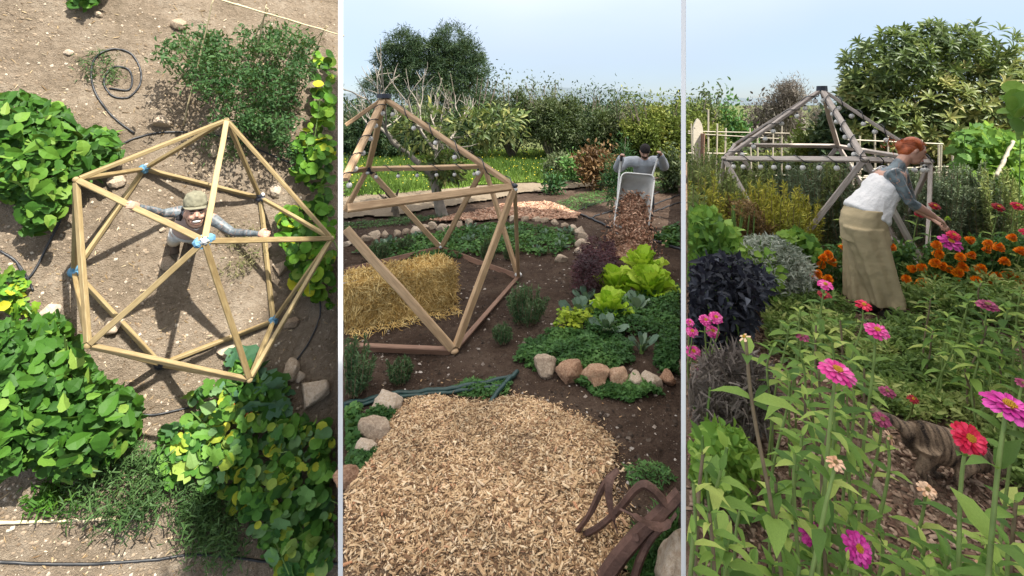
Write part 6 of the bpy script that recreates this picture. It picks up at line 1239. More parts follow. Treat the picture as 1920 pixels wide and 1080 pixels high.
MT['dull_disc'] = plain('dull_florets', (.36, .26, .10), .8, .3, 90, .6, 200)
MT['leaf_zin'] = leaf_mat('zinnia_leaf', [(0, (.06, .135, .03)), (.45, (.16, .285, .06)), (.8, (.31, .44, .095)), (1, (.48, .55, .15))], tr=.4, rough=.6, spec=.2)
MT['stem_zin'] = plain('zinnia_stem', (.20, .28, .08), .6, .25, 14)
MT['stem_red'] = plain('reddish_stem', (.20, .15, .09), .6, .35, 14)
PET = {}
def petal_mesh(mat):
    if mat not in PET:
        tv = np.array([(0,-.12,0),(0,.12,0),(.45,-.42,.05),(.45,0,.0),(.45,.42,.05),(.85,-.46,.03),(.85,0,-.03),(.85,.46,.03),(1,-.22,-.03),(.96,0,-.05),(1,.22,-.03)], float); tf = [(0,2,3),(0,3,1),(1,3,4),(2,5,6,3),(3,6,7,4),(5,8,9,6),(6,9,10,7)]
        m = newmesh('petal', tv, tf); attr(m, 'own', np.ones(len(tv))); m.materials.append(MT[mat]); m.polygons.foreach_set('use_smooth', [True] * len(tf)); TP['petal'] = (tv, tf); PET[mat] = m
    return PET[mat]
DISC = {}
def disc_mesh(mat, r=.26):
    if mat not in DISC:
        r2 = np.random.RandomState(3); mb = MB(); mb.ball((0, 0, .05), (r * .8, r * .8, r * .45), 12, 6)
        for i in range(46): q = i * 2.4; k = r * math.sqrt((i + .5) / 46); mb.ball((math.cos(q) * k, math.sin(q) * k, .16 + .06 * (1 - k / r) + .03 * r2.rand()), .035, 6, 4)
        m = mb.mesh('disc'); m.materials.append(MT[mat]); m.polygons.foreach_set('use_smooth', [True] * len(m.polygons)); DISC[mat] = m
    return DISC[mat]
FLO = {}
def zflower_layout(layers, seed):
    r2 = np.random.RandomState(seed); P = []; D = []; NN = []; LL = []
    for k, n_ in enumerate(layers):
        el = -.12 + .30 * k
        for j in range(n_): q = 6.283 * (j + .5 * (k % 2)) / n_ + r2.normal() * .06; e_ = el + r2.normal() * .06; P.append([math.cos(q) * .12, math.sin(q) * .12, .03 * k]); D.append([math.cos(q) * math.cos(e_), math.sin(q) * math.cos(e_), math.sin(e_)]); NN.append([-math.cos(q) * math.sin(e_), -math.sin(q) * math.sin(e_), math.cos(e_)]); LL.append((.90 - .2 * k) * r2.uniform(.92, 1.05))
    return np.array(P), np.array(D), np.array(NN), np.array(LL)
def zflower(root, M, mat, disc, layers, near, seed):
    """bloom of unit radius: disc, calyx and layered petals; petals are pieces of their own on the near blooms"""
    o = link('flower', disc_mesh(disc), None, root); o.matrix_local = M; P, D, NN, LL = zflower_layout(layers, seed % 5); petal_mesh(mat)
    if near: leaf_parts(o, P, D, NN, LL, LL * .46, petal_mesh(mat), 'petal')
    else:
        k = (mat, tuple(layers), seed % 5)
        if k not in FLO: FLO[k] = leafmesh('petals', P, D, NN, LL, LL * .5, 'petal'); FLO[k].materials.append(MT[mat])
        c = link('petals', FLO[k], None, o); tag(c, kind='stuff')
    ck = 'calyx'
    if ck not in FLO: FLO[ck] = MB().loft([((0, 0, -.45), X * .10, Y * .10), ((0, 0, -.3), X * .22, Y * .22), ((0, 0, -.08), X * .30, Y * .30), ((0, 0, .02), X * .24, Y * .24)], 10).mesh('calyx'); FLO[ck].materials.append(MT['stem_zin'])
    link('calyx', FLO[ck], None, o); return o
ZL = [single_leaf('ovate', MT['leaf_zin'], .10), single_leaf('ovate', MT['leaf_zin'], .28), single_leaf('lance', MT['leaf_zin'], .18)]
for m in ZL: m.polygons.foreach_set('use_smooth', [True] * len(m.polygons))
def zinnia(label, px, py, y, mat=None, rpx=0, disc='yellow_disc', layers=(14, 11, 8), tilt=(.5, 0), base=(0, .05), n_leaf=6, leaf=.095, seed=0, group=None, red=False, top=None, wid=.42, bare=.0):
    r2 = np.random.RandomState(700 + seed); tipw = ap(px, py, y); o_ = Vector((tipw.x + base[0], y + base[1], 0)); o_.x = max(o_.x, (S2 + .012) * o_.y); o_.z = z3f(o_.x, o_.y) - .01; e = tipw - o_
    root = thing('zinnia', label, 'zinnia' if mat else 'zinnia shoot', T(o_), group); mid = Vector((e.x * .35 + r2.normal() * .02, e.y * .4, e.z * .5)); pts = curve_pts([(0, 0, 0), mid, e * .86 + Vector((r2.normal() * .01, 0, 0)), e], 6); n = len(pts)
    MB().tube(pts, [.0062 - .0022 * i / n for i in range(n)], 7, cap=False).build('stem', MT['stem_red' if red else 'stem_zin'], root, smooth=True)
    H = e.length; step = max(.075, H / (n_leaf + 1)); az = r2.rand() * 6.28; s = H - (.07 + bare if mat else .012); lv = 0
    while s > .12 and lv < n_leaf:
        t = s / H * (n - 1); i0 = min(n - 2, int(t)); p = pts[i0].lerp(pts[i0 + 1], t - i0); az += 1.57 + r2.normal() * .2; k = min(1, .45 + .28 * lv) if not mat else min(1, .6 + .2 * lv)
        if top and lv == 0: k *= top
        for sg in (0, math.pi):
            q = az + sg; el = (.75 - .22 * min(lv, 3)) + r2.normal() * .12 if not mat else .45 + r2.normal() * .2; d = np.array([[math.cos(q) * math.cos(el), math.sin(q) * math.cos(el), math.sin(el)]]); nn = np.array([[-math.cos(q) * math.sin(el), -math.sin(q) * math.sin(el), math.cos(el)]]) + r2.normal(size=(1, 3)) * .12; Ln = leaf * k * r2.uniform(.85, 1.2)
            leaf_parts(root, np.array([tuple(p)]), d, nn, [Ln], [Ln * wid], ZL[r2.randint(3)], panel=3)
        s -= step * (.55 if lv < 2 and not mat else 1) * r2.uniform(.8, 1.1); lv += 1
    if mat:
        r_ = rpx * y / F; M = T(e) @ Matrix.Rotation(tilt[0], 4, 'X') @ Matrix.Rotation(tilt[1], 4, 'Y') @ RZ(r2.rand() * 6) @ Matrix.Diagonal((r_, r_, r_, 1)) @ T(0, 0, .42)
        zflower(root, M, mat, disc, layers, rpx * 2 > 38, seed)
    return root
ZF = [('zinnia with the largest magenta bloom and orange centre, next to the crimson one', 1886, 775, 1.05, 'magenta', 40, 'yellow_disc', (15, 13, 9), (.28, .05), (-.06, .02), 5, .10, False),
      ('zinnia with a crimson bloom in front of the cat', 1812, 826, 1.2, 'crimson', 29, 'yellow_disc', (15, 13, 10), (.75, -.1), (-.02, .03), 2, .10, False),
      ('tall zinnia with a pink bloom above bushy leaves, over the dry lavender side', 1566, 706, 1.25, 'pink', 32, 'yellow_disc', (14, 12, 8), (.30, .1), (-.03, .05), 4, .085, False),
      ('zinnia with a pink bloom near the trouser hem', 1642, 626, 1.75, 'pink', 21, 'yellow_disc', (14, 11, 8), (.4, 0), (.0, .1), 5, .09, False),
      ('zinnia with a full magenta bloom facing forward over the mulch', 1602, 1028, 1.3, 'magenta', 27, 'yellow_disc', (15, 13, 11), (.85, .1), (.02, .05), 3, .09, False),
      ('zinnia with a magenta bloom half turned, beside the full one', 1527, 1010, 1.42, 'magenta', 25, 'yellow_disc', (14, 12, 8), (.35, -.2), (-.02, .05), 3, .09, True),
      ('zinnia with a small peach bloom at the mulch path by the cat', 1736, 922, 1.5, 'peach', 16, 'dull_disc', (10, 8), (.45, 0), (-.02, .05), 4, .09, False),
      ('zinnia with a fading peach head on a thick green stem', 1566, 874, 1.15, 'peach', 17, 'dull_disc', (9, 7), (.2, 0), (-.13, .02), 3, .10, False),
      ('zinnia with a peach bloom low beside the big leaves at the lower edge', 1846, 1072, 1.4, 'peach', 18, 'dull_disc', (12, 9), (.5, 0), (0, .05), 2, .09, False),
      ('zinnia with a spent tan head by the cat tail', 1664, 820, 1.5, 'peach', 13, 'dull_disc', (6,), (.9, .6), (-.06, .05), 4, .085, False),
      ('zinnia with a dark wine and white head next to the cat tail', 1652, 790, 1.9, 'wine', 15, 'dull_disc', (12, 8), (.5, 0), (-.02, .1), 4, .09, False),
      ('zinnia with a closed yellow bud on a bent reddish stem', 1398, 636, 1.25, 'peach', 12, 'yellow_disc', (5,), (.1, -.5), (.09, .0), 3, .12, True),
      ('zinnia with a faded mauve bloom among the weeds', 1662, 738, 2.7, 'wine', 14, 'dull_disc', (12, 8), (.3, 0), (0, .1), 4, .085, False),
      ('zinnia with a small dark red bloom above the cat', 1711, 751, 2.75, 'dark_red', 10, 'yellow_disc', (10, 7), (.4, 0), (0, .1), 4, .08, False),
      ('zinnia with a pink bloom at the feet of the woman', 1618, 576, 2.6, 'crimson', 14, 'yellow_disc', (12, 9), (.4, 0), (.0, .1), 5, .10, False),
      ('zinnia with a pink bloom left of the trouser legs', 1546, 538, 2.7, 'pink', 14, 'yellow_disc', (12, 9), (.4, 0), (0, .1), 5, .10, False),
      ('zinnia with a dull rose bloom over the mulch by the silver bush', 1503, 634, 2.4, 'wine', 13, 'dull_disc', (12, 8), (.3, 0), (0, .1), 5, .10, False),
      ('zinnia with a dark pink bloom below the marigolds', 1850, 578, 2.8, 'wine', 18, 'dull_disc', (13, 11, 8), (.25, 0), (-.03, .1), 6, .10, False),
      ('zinnia with a rosy bloom at the outer edge, beside the weeds', 1916, 722, 1.7, 'wine', 12, 'dull_disc', (12, 9), (.5, 0), (-.01, .1), 4, .10, False),
      ('zinnia with a dark pink bloom behind the bending stem near the hem', 1545, 556, 3.0, 'dark_red', 12, 'dull_disc', (12, 8), (.4, 0), (0, .1), 4, .10, False)]
for i, (lab, x, y_, yd, m_, rp_, dc, ly, tl, bs, nl, lf, rd) in enumerate(ZF): zinnia(lab, x, y_, yd, m_, rp_, dc, ly, tl, bs, nl, lf, i, None, rd, bare=.05)
for i, (x, y_, rp_) in enumerate(((1341, 598, 13), (1322, 603, 12), (1335, 624, 13), (1297, 624, 12), (1293, 606, 8), (1299, 662, 14), (1315, 706, 14), (1346, 697, 12))):
    zinnia('pink pompon zinnia in front of the dark purple plant', x, y_, 3.0 + .03 * i, 'pink', rp_, 'yellow_disc', (13, 12, 10), (.6, 0), (.02, .1), 3, .06, 40 + i, 'pink zinnias before the purple plant')
for i, (x, y_, rp_, m_, lab) in enumerate(((1751, 389, 10, 'dark_red', 'red dahlia beside the reaching hands'), (1722, 404, 8, 'dark_red', 'red dahlia under the forearm'), (1870, 391, 11, 'dark_red', 'dark red dahlia in front of the vine'), (1905, 389, 11, 'crimson', 'crimson dahlia at the outer edge before the vine'), (1778, 459, 20, 'magenta', 'large magenta dahlia above the marigolds'), (1786, 444, 12, 'crimson', 'crimson dahlia behind the large magenta one'), (1920, 438, 10, 'crimson', 'small crimson dahlia over the outer marigolds'), (1584, 398, 7, 'dark_red', 'small red dahlia behind the trousers'), (1588, 458, 10, 'dark_red', 'dark red dahlia between marigolds and trousers'), (1521, 521, 9, 'wine', 'wine dahlia by the silver bush'))):
    yd = 5.0 if y_ < 420 else 4.6; zinnia(lab, x, y_, yd, m_, rp_, 'yellow_disc', (13, 12, 10), (.6, 0), (.0, .1), 3, .13, 60 + i)
shoots = [(1318, 850, 1.25), (1300, 905, 1.2), (1352, 880, 1.3), (1330, 960, 1.15), (1300, 1000, 1.1), (1365, 1010, 1.3), (1320, 1050, 1.15), (1410, 1050, 1.35), (1390, 945, 1.5),
          (1455, 905, 1.3), (1490, 850, 1.3), (1470, 985, 1.35), (1545, 965, 1.4), (1520, 880, 1.4), (1600, 945, 1.5), (1555, 800, 1.35), (1505, 815, 1.5), (1655, 1000, 1.4), (1690, 1045, 1.3), (1590, 1050, 1.25), (1500, 1060, 1.2), (1450, 1060, 1.3),
          (1735, 1020, 1.35), (1775, 1040, 1.25), (1800, 1010, 1.35), (1850, 1000, 1.3), (1890, 1020, 1.2), (1905, 940, 1.3), (1870, 1060, 1.15), (1740, 1065, 1.2),
          (1530, 610, 2.1), (1560, 640, 2.0), (1500, 660, 2.0), (1535, 690, 1.8), (1480, 700, 1.8), (1585, 680, 1.9), (1510, 740, 1.7), (1600, 730, 1.8), (1560, 755, 1.6), (1620, 690, 2.1), (1480, 610, 2.4), (1450, 650, 2.3), (1575, 600, 2.4), (1500, 580, 2.7), (1590, 790, 1.6),
          (1745, 560, 2.6), (1780, 590, 2.3), (1815, 560, 2.4), (1850, 610, 2.1), (1890, 575, 2.2), (1830, 650, 2.0), (1880, 655, 1.9), (1910, 615, 2.0), (1790, 645, 2.2), (1750, 620, 2.5), (1860, 700, 1.9), (1905, 700, 1.8), (1810, 690, 2.1), (1870, 740, 1.8), (1915, 545, 2.3), (1840, 530, 2.7)]
for i, (x, y_, yd) in enumerate(shoots):
    if x > 1655 and y_ < 790: yd = max(yd + .7, 2.75)
    lab, grp = ('leafy zinnia shoot near the basil and the post', 'zinnia shoots by the basil') if x < 1440 and y_ > 800 else ('leafy zinnia shoot over the lower mulch path', 'zinnia shoots over the path') if y_ > 790 else ('leafy zinnia shoot between the lavender and the weeds', 'zinnia shoots by the lavender') if x < 1700 else ('leafy zinnia shoot between the marigolds and the cat', 'zinnia shoots below the marigolds')
    zinnia(lab, x, y_, yd, None, seed=100 + i, base=(R.uniform(-.06, .06), R.uniform(0, .12)), n_leaf=7 if yd < 1.6 else 6, leaf=R.uniform(.065, .105) * (1 if yd < 1.6 else 1.2), group=grp, red=i % 3 == 0, wid=R.uniform(.28, .42))

# ---- mulch on the terrace path, a stone
r2 = np.random.RandomState(95); N = 15000; yy = 1.7 + 3.4 * r2.rand(N); xx = S2 * yy + .02 + r2.rand(N) * (yy * 1.08 - S2 * yy); pos = np.stack([xx, yy, z3(xx, yy) + .006], 1); d = r2.normal(size=(N, 3)); d[:, 2] *= .3; n = r2.normal(size=(N, 3)) * .4; n[:, 2] += 1; Ln = r2.uniform(.01, .045, N)
MT['path_chip'] = chip_mat('path_chips', [(0, (.09, .05, .035)), (.5, (.22, .135, .09)), (1, (.45, .33, .24))])
tag(link('path_mulch', leafmesh('path_mulch', pos, d, n, Ln, Ln * .5, 'chip', r2.rand(N), 3), MT['path_chip']), 'brown mulch strewn over the flower terrace path', 'mulch', kind='stuff')
stone('pale cream stone on the mulch path near the cat', g3p(1641, 925), (.055, .045, .045), 'stone', seed=1, sink=.2)
stone('tan stone on the mulch behind the zinnia leaves', g3p(1600, 640), (.06, .05, .04), 'stone', seed=3, sink=.2)

# ---- woman bending over the flowers
MT['hair'] = plain('copper_hair', (.40, .095, .028), .42, .4, 22, .5, 60)
MT['white_top'] = plain('white_cotton', (.76, .74, .72), .9, .05, 8, .35, 45, dist=.02)
MT['khaki'] = plain('khaki_linen', (.42, .335, .195), .9, .08, 5, .4, 22, dist=.015)
MT['button'] = plain('button', (.45, .42, .36), .5, .1)
yw = 4.36; ft = Vector((ap(1640, 590, yw).x, yw, 0)); ft.z = z3f(ft.x, ft.y); wo = thing('person', 'red-haired woman in white top and khaki trousers bending over the marigolds', 'person', T(ft))
def Q(px, py, dy=0.0): return ap(px, py, yw + dy) - ft
pm = yw / F
hc = Q(1712, 283); fdir = Vector((.80, -.30, -.42)).normalized(); htop = Vector((.42, .0, .86)); htop = (htop - fdir * htop.dot(fdir)).normalized(); hs = fdir.cross(htop)
nk, sN, sF = Q(1688, 307), Q(1676, 328, -.15), Q(1690, 326, .16); ch = Q(1668, 335); wst, hip = Q(1638, 380), Q(1617, 412)
elN, wrN = Q(1705, 378, -.20), Q(1752, 406, -.22); elF, wrF = Q(1712, 386, .14), Q(1752, 412, -.06)
axis = (ch - hip).normalized(); pr_ = Vector((axis.z, 0, -axis.x))
mb = MB(); mb.ball(hc, 1, 18, 12, M=Matrix((hs * .072, htop * .108, fdir * .092)).transposed()); mb.ball(hc - htop * .058 + fdir * .038, 1, 14, 8, M=Matrix((hs * .05, htop * .055, fdir * .052)).transposed())
mb.tube([hc + fdir * .085 + htop * .012, hc + fdir * .112 - htop * .016, hc + fdir * .095 - htop * .028], [.009, .014, .010], 8); mb.ball(hc + fdir * .085 - htop * .052, 1, 10, 6, M=Matrix((hs * .024, htop * .012, fdir * .014)).transposed())
for s_ in (-1, 1): mb.ball(hc + hs * .074 * s_ - htop * .005 - fdir * .005, 1, 8, 6, M=Matrix((hs * .012, htop * .03, fdir * .018)).transposed())
mb.tube([ch + Vector((.02, 0, .02)), nk, hc - fdir * .02 - htop * .03], [.075, .056, .05], 12)
mb.loft([(hip, pr_ * .14, Y * .165), (wst, pr_ * .10, Y * .135), (wst.lerp(ch, .55), pr_ * .11, Y * .145), (ch, pr_ * .105, Y * .165), (ch + axis * .07, pr_ * .07, Y * .13), (ch + axis * .10, pr_ * .05, Y * .07)], 18)
for s_, e_, w_ in ((sN, elN, wrN), (sF, elF, wrF)):
    mb.tube([ch.lerp(s_, .5), s_, s_.lerp(e_, .3), s_.lerp(e_, .75), e_, e_.lerp(w_, .3), e_.lerp(w_, .7), w_], [.066, .060, .050, .043, .038, .040, .031, .024], 12); dd = (w_ - e_).normalized(); hand(mb, w_, dd, Vector((0, -.35, 1)), .165, -.55)
for k, (kx_, ky_) in ((-.09, (1668, 583)), (.09, (1610, 570))):
    a = Q(kx_, ky_, k); a.z = .075; mb.tube([hip + Y * k - axis * .02, (hip + a) / 2 + Vector((.03, k * .2, 0)), a], [.10, .06, .038], 12); mb.loft([(Vector((a.x + dx, a.y, .035)), Y * .04, Z * .035) for dx in (-.05, .0, .09, .16)], 10)
MT['skinw'] = tattoo_mat('tattooed_skin_woman', [(tuple(sN.lerp(elN, k)), .098) for k in (.05, .35, .7)] + [(tuple(elN.lerp(wrN, .05)), .075)] + [(tuple(sF.lerp(elF, k)), .09) for k in (.1, .5, .9)] + [(tuple(ch + axis * .10 - pr_ * .03), .095)], (.52, .29, .205), (.10, .125, .135))
fuse(mb.build('body', MT['skinw'], wo), .0065, 3)
b = MB(); b.folds([(Q(1666, 335), pr_ * .105, Y * .165), (Q(1661, 343), pr_ * .122, Y * .18), (Q(1653, 355), pr_ * .132, Y * .175), (Q(1644, 370), pr_ * .138, Y * .168), (Q(1634, 386), pr_ * .160, Y * .185), (Q(1626, 399), pr_ * .180, Y * .20), (Q(1621, 407), pr_ * .186, Y * .205)], 44, .022, 5, .4); tp_ = b.build('top', MT['white_top'], wo, smooth=True); sv = tp_.modifiers.new('s', 'SUBSURF'); sv.levels = sv.render_levels = 2
tx = bpy.data.textures.new('creases', 'CLOUDS'); tx.noise_scale = .07; tx.noise_depth = 2
dm = tp_.modifiers.new('creases', 'DISPLACE'); dm.texture = tx; dm.strength = .028; dm.mid_level = .5
b = MB(); 
for yo in (-.05, .08): b.tube(curve_pts([ch + pr_ * .10 + Y * yo, ch + axis * .10 + pr_ * .04 + Y * yo * 1.1, ch + axis * .09 - pr_ * .05 + Y * yo * 1.2, ch - pr_ * .10 + Y * yo * 1.2], 4), .008, 6, flat=.5)
b.build('strap', MT['white_top'], wo, smooth=True)
for i in range(4): p = (hip + axis * .05 + pr_ * .175).lerp(ch + pr_ * .125, .12 + i * .22); MB().ball(p + Y * -.05, .009, 8, 5).build('button', MT['button'], tp_ if False else wo)
sil = [(388, 1597, 1642), (402, 1586, 1651), (420, 1582, 1656), (450, 1583, 1663), (480, 1586, 1670), (510, 1589, 1678), (540, 1592, 1685), (558, 1595, 1689), (574, 1598, 1688)]; b = MB()
b.folds([(Q((l + r) / 2, yy_, -.01), X * (r - l) / 2 * pm, Y * .19) for yy_, l, r in sil[:4]], 60, .03, 6, .7)
b.folds([(Q(x_, yy_, -.075), X * hw_ * pm, Y * .135) for yy_, x_, hw_ in ((425, 1622, 34), (455, 1630, 33), (485, 1639, 31), (515, 1647, 30), (545, 1656, 29), (560, 1660, 29), (570, 1661, 28))], 56, .15, 5, .7)
b.folds([(Q(x_, yy_, .10), X * hw_ * pm, Y * .13) for yy_, x_, hw_ in ((425, 1611, 28), (455, 1611, 27), (485, 1612, 25), (515, 1613, 24), (545, 1612, 21), (562, 1612, 20))], 50, .13, 5, 2.0)
tr_ = b.build('trousers', MT['khaki'], wo, smooth=True); fuse(tr_, .009, 1); tx2 = bpy.data.textures.new('folds', 'CLOUDS'); tx2.noise_scale = .16; tx2.noise_depth = 3
dm = tr_.modifiers.new('folds', 'DISPLACE'); dm.texture = tx2; dm.strength = .02; dm.mid_level = .5
b = MB(); b.ball(hc + htop * .028 - fdir * .022, 1, 18, 12, M=Matrix((hs * .084, htop * .098, fdir * .094)).transposed()); b.ball(hc - fdir * .10 - htop * .0, 1, 12, 8, M=Matrix((hs * .05, htop * .05, fdir * .045)).transposed()); b.ball(hc - fdir * .055 - htop * .03, 1, 12, 8, M=Matrix((hs * .076, htop * .06, fdir * .05)).transposed())
hr = b.build('hair', MT['hair'], wo, smooth=True); fuse(hr, .009, 4)
r2 = np.random.RandomState(12); b = MB()
for k in range(150):                                  # combed-back strands running to the bun
    q = r2.uniform(-1.25, 1.25); st = hc + (htop * .105 * math.cos(q) + hs * .088 * math.sin(q)) + fdir * r2.uniform(-.02, .055) * (1 if abs(q) < .9 else .3); en = hc - fdir * .135 + (htop * math.cos(q) + hs * math.sin(q)) * .03 * r2.rand(); m_ = (st + en) / 2 + (htop * math.cos(q) + hs * math.sin(q)) * r2.uniform(.028, .045)
    b.tube(curve_pts([st, m_, en], 4), .0022, 3)
for k in range(14): a = hc - fdir * .13 + Vector(r2.normal(size=3) * .03); b.tube(curve_pts([a, a - fdir * .03 + Vector(r2.normal(size=3) * .02), a - fdir * .05 + Vector((0, 0, -.04)) + Vector(r2.normal(size=3) * .02)], 3), .002, 3)
tag(b.build('hair_strands', MT['hair'], wo), kind='stuff')
for s_ in (-1, 1):
    b = MB(); b.ball(hc + hs * .030 * s_ + htop * .008 + fdir * .082, 1, 8, 6, M=Matrix((hs * .013, htop * .006, fdir * .008)).transposed()); b.build('eye', MT['eye'], wo); MB().tube([hc + hs * .016 * s_ + htop * .026 + fdir * .086, hc + hs * .048 * s_ + htop * .026 + fdir * .072], .005, 6).build('eyebrow', MT['hair'], wo)
MT['lips'] = plain('lips', (.42, .14, .12), .5, .1); b = MB(); b.ball(hc + fdir * .095 - htop * .05, 1, 10, 6, M=Matrix((hs * .022, htop * .009, fdir * .010)).transposed()); b.build('lips', MT['lips'], wo, smooth=True)
for kx_, ky_, k in ((1668, 583, -.09), (1610, 570, .09)):
    a = Q(kx_, ky_, k); b = MB(); b.loft([(Vector((a.x + dx, a.y, .045)), Y * w_, Z * .045) for dx, w_ in ((-.065, .04), (0, .05), (.09, .052), (.17, .04))], 12); b.loft([(Vector((a.x, a.y, .03)), X * .05, Y * .048), (Vector((a.x, a.y, .16)), X * .05, Y * .048)], 10); b.build('boot', MT['boots'], wo, smooth=True)
sp = thing('cut_flower', 'small yellow-green flower held in the woman\'s hand', 'flower', T(ap(1777, 411, yw - .12))); MB().tube([(-.06, 0, -.05), (-.02, 0, -.01), (0, 0, .0)], .004, 5).build('stem', MT['stem_zin'], sp)
o = link('flower', pompon(4, .5, 9, .8), None, sp); o.data.materials.append(MT['leaf_lettuce']); o.matrix_local = Matrix.Diagonal((.05, .05, .05, 1))

# ---- tabby cat nosing in the weeds
yc = 2.42; o_ = Vector((ap(1775, 905, yc).x, yc, 0)); o_.z = z3f(o_.x, o_.y); cat_ = thing('cat', 'brown tabby cat with lowered head walking through the weeds', 'cat', T(o_))
def C(px, py, dy=0.0): p = ap(px, py, yc + dy) - o_; p.z = max(p.z, .012); return p
spine = [C(1706, 808), C(1722, 818), C(1748, 830), C(1778, 838), C(1808, 846), C(1832, 858), C(1850, 868)]; rad = [.045, .074, .082, .080, .076, .060, .048]
mb = MB(); secs = []
for i, (p, r_) in enumerate(zip(spine, rad)):
    t = (spine[min(i + 1, 6)] - spine[max(i - 1, 0)]).normalized(); nrm = Vector((-t.z, 0, t.x)); secs.append((p, nrm * r_ * 1.12, Y * r_ * .82))
mb.loft(secs, 18); mb.ball(spine[0], (.045, .04, .045), 12, 8)
hd = C(1866, 874); mb.ball(hd, (.050, .046, .044), 14, 10); mb.ball(hd + Vector((.036, -.004, -.016)), (.028, .026, .021), 12, 8)
for sg in (-1, 1): e0 = hd + Vector((-.005, .028 * sg, .032)); mb.loft([(e0, X * .019, Y * .011), (e0 + Vector((.004, .004 * sg, .022)), X * .011, Y * .007), (e0 + Vector((.006, .006 * sg, .040)), X * .002, Y * .002)], 10)
tl_ = curve_pts([spine[0] + Vector((.01, 0, .01)), C(1688, 797, .02), C(1672, 786, .05), C(1650, 778, .10), C(1632, 762, .14)], 6); mb.tube(tl_, [.029 - .010 * i / len(tl_) for i in range(len(tl_))], 10)
for dy, hx, fx in ((-.045, 0, 0), (.05, 16, 12)):
    hp0 = spine[1] + Vector((.01, dy, -.02)); mb.tube([hp0, C(1742 + hx, 856, dy), C(1724 + hx, 884, dy), C(1742 + hx, 903, dy)], [.062, .040, .021, .019], 10); mb.ball(C(1748 + hx, 905, dy), (.026, .017, .014), 10, 6)
    mb.tube([spine[4] + Vector((0, dy * .9, -.02)), C(1806 + fx, 884, dy), C(1794 + fx, 900, dy), C(1798 + fx, 908, dy)], [.045, .026, .020, .018], 10); mb.ball(C(1803 + fx, 910, dy), (.025, .017, .013), 10, 6)
m, t, bs = mat_base('tabby_fur'); tcd = N_(t, 'TexCoord'); mpn = N_(t, 'Mapping'); mpn.inputs['Rotation'].default_value = (0, .25, 0); t.links.new(tcd.outputs['Object'], mpn.inputs['Vector'])
mpn.inputs['Scale'].default_value = (46, 6, 9); st_ = noise_(t, 1.0, 3, .5, vec=mpn.outputs[0])
fine = noise_(t, 160, 3, .7); k = math_(t, 'ADD', math_(t, 'MULTIPLY', st_, .8), math_(t, 'MULTIPLY', fine, .35)); t.links.new(ramp(t, [(.46, (.022, .014, .009)), (.55, (.13, .088, .055)), (.72, (.33, .235, .15))], k), bs.inputs['Base Color']); bs.inputs['Roughness'].default_value = .85; bump(t, bs, fine, .4, .006); MT['tabby'] = m
fuse(mb.build('body', m, cat_), .0085, 4)
r2 = np.random.RandomState(17); N = 15000; i = r2.randint(0, 6, N); tt = r2.rand(N); sp_ = np.array([tuple(p) for p in spine]); rd_ = np.array(rad); c = sp_[i] * (1 - tt[:, None]) + sp_[i + 1] * tt[:, None]; r_ = rd_[i] * (1 - tt) + rd_[i + 1] * tt; q = r2.rand(N) * 6.283; tdir = unit(sp_[i + 1] - sp_[i]); nrm = np.stack([-tdir[:, 2], np.zeros(N), tdir[:, 0]], 1)
on = nrm * (np.cos(q) * 1.12)[:, None] + np.array([[0, .82, 0]]) * np.sin(q)[:, None]; pos = c + on * (r_ * .93)[:, None]; d = -tdir * 1.0 + unit(on) * .35 + r2.normal(size=(N, 3)) * .18; d[:, 2] -= .35
fur = leafmesh('fur', pos, d, unit(on) + r2.normal(size=(N, 3)) * .2, r2.uniform(.012, .022, N), .0022, 'needle', None); tag(link('fur', fur, m, cat_), kind='stuff')
MT['nose'] = plain('pink_nose', (.40, .20, .17), .5, .1); MB().ball(hd + Vector((.062, -.006, -.012)), (.006, .008, .005), 8, 5).build('nose', MT['nose'], cat_, smooth=True)
for sg in (-1, 1): MB().ball(hd + Vector((.034, .026 * sg, .010)), (.007, .006, .007), 8, 6).build('eye', MT['eye'], cat_, smooth=True)

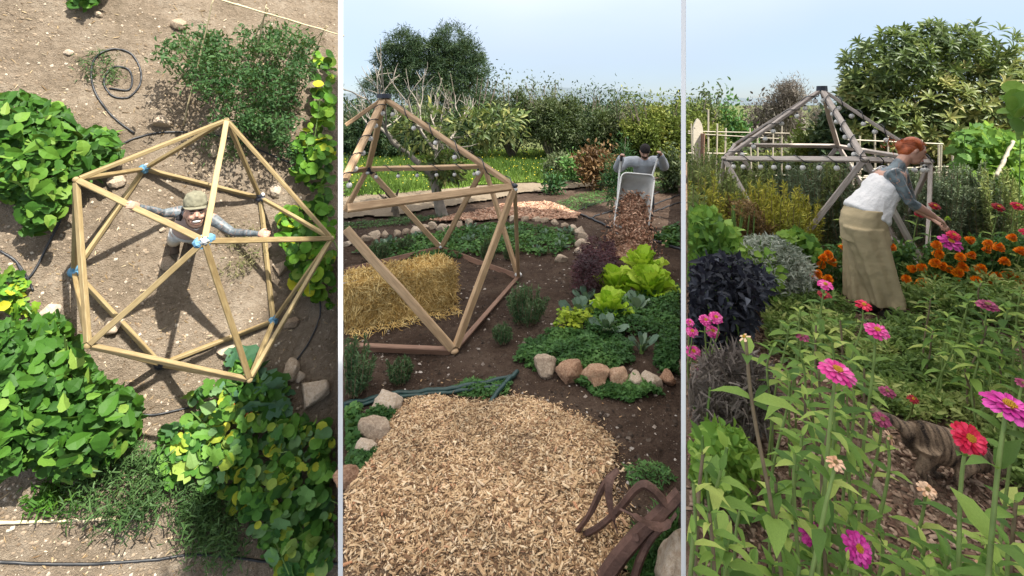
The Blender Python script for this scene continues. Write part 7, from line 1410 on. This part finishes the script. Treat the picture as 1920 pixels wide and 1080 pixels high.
# ------------------------------------------------------------------ unseen cypress row behind and right, added to shade the two right-hand gardens
MT['leaf_cyp'] = leaf_mat('cypress', [(0, (.015, .035, .014)), (1, (.05, .09, .035))], tr=.05)
MT['cyp_core'] = plain('cypress_core', (.02, .03, .014), .95, .3, 4)
r2 = np.random.RandomState(61); N = 3600; zz = r2.rand(N) ** .85; prof = lambda z: np.where(z < .72, .55 + .45 * np.sin(np.clip(z / .45, 0, 1) * 1.57), np.maximum(.03, 1 - ((z - .72) / .28) ** 1.6)); q = r2.rand(N) * 6.283; pos = np.stack([np.cos(q) * prof(zz) * .9, np.sin(q) * prof(zz) * .9, zz], 1)
d = np.stack([np.cos(q) * .4, np.sin(q) * .4, np.full(N, .06)], 1) + r2.normal(size=(N, 3)) * np.array([.2, .2, .02]); cypm = leafmesh('crown', pos, d, np.stack([np.cos(q), np.sin(q), np.full(N, .1)], 1), .35, .16, 'diamond'); cypm.materials.append(MT['leaf_cyp'])
core = MB().loft([(Vector((0, 0, z)), X * float(prof(np.array(z))) * .9, Y * float(prof(np.array(z))) * .9) for z in (.02, .1, .25, .45, .6, .75, .85, .93, .985)], 14).mesh('core'); core.materials.append(MT['cyp_core'])
trunk = MB().tube([(0, 0, -.02), (0, 0, .3)], [.2, .15], 8).mesh('trunk'); trunk.materials.append(MT['bark'])
us = [0.9, 1.4, 1.9, 2.4, 2.9, 3.4, 3.9, 4.5, 5.1, 5.7, 6.4, 7.1]; hs_ = [7.0, 8.0, 9.0, 10.2, 11.8, 13.4, 14.6, 14.4, 13.8, 13.2, 12.6, 12]
for i, (u, h) in enumerate(zip(us, hs_)):
    k = .8; x, y = 2.5 + u * k, -1.5 + u * .6; root = thing('shade_cypress', 'tall dense cypress in an unseen row added to shade the gardens', 'tree', T(x, y, G3), 'unseen cypresses added for shade'); w_ = .62 + .025 * i if i < 8 else .82
    for m_, nm_ in ((core, 'foliage_core'), (cypm, 'crown'), (trunk, 'trunk')):
        o = link(nm_, m_, None, root); o.matrix_local = RZ(i * 1.3) @ Matrix.Diagonal((w_, w_, h, 1))
        if nm_ != 'trunk': o['kind'] = 'stuff'
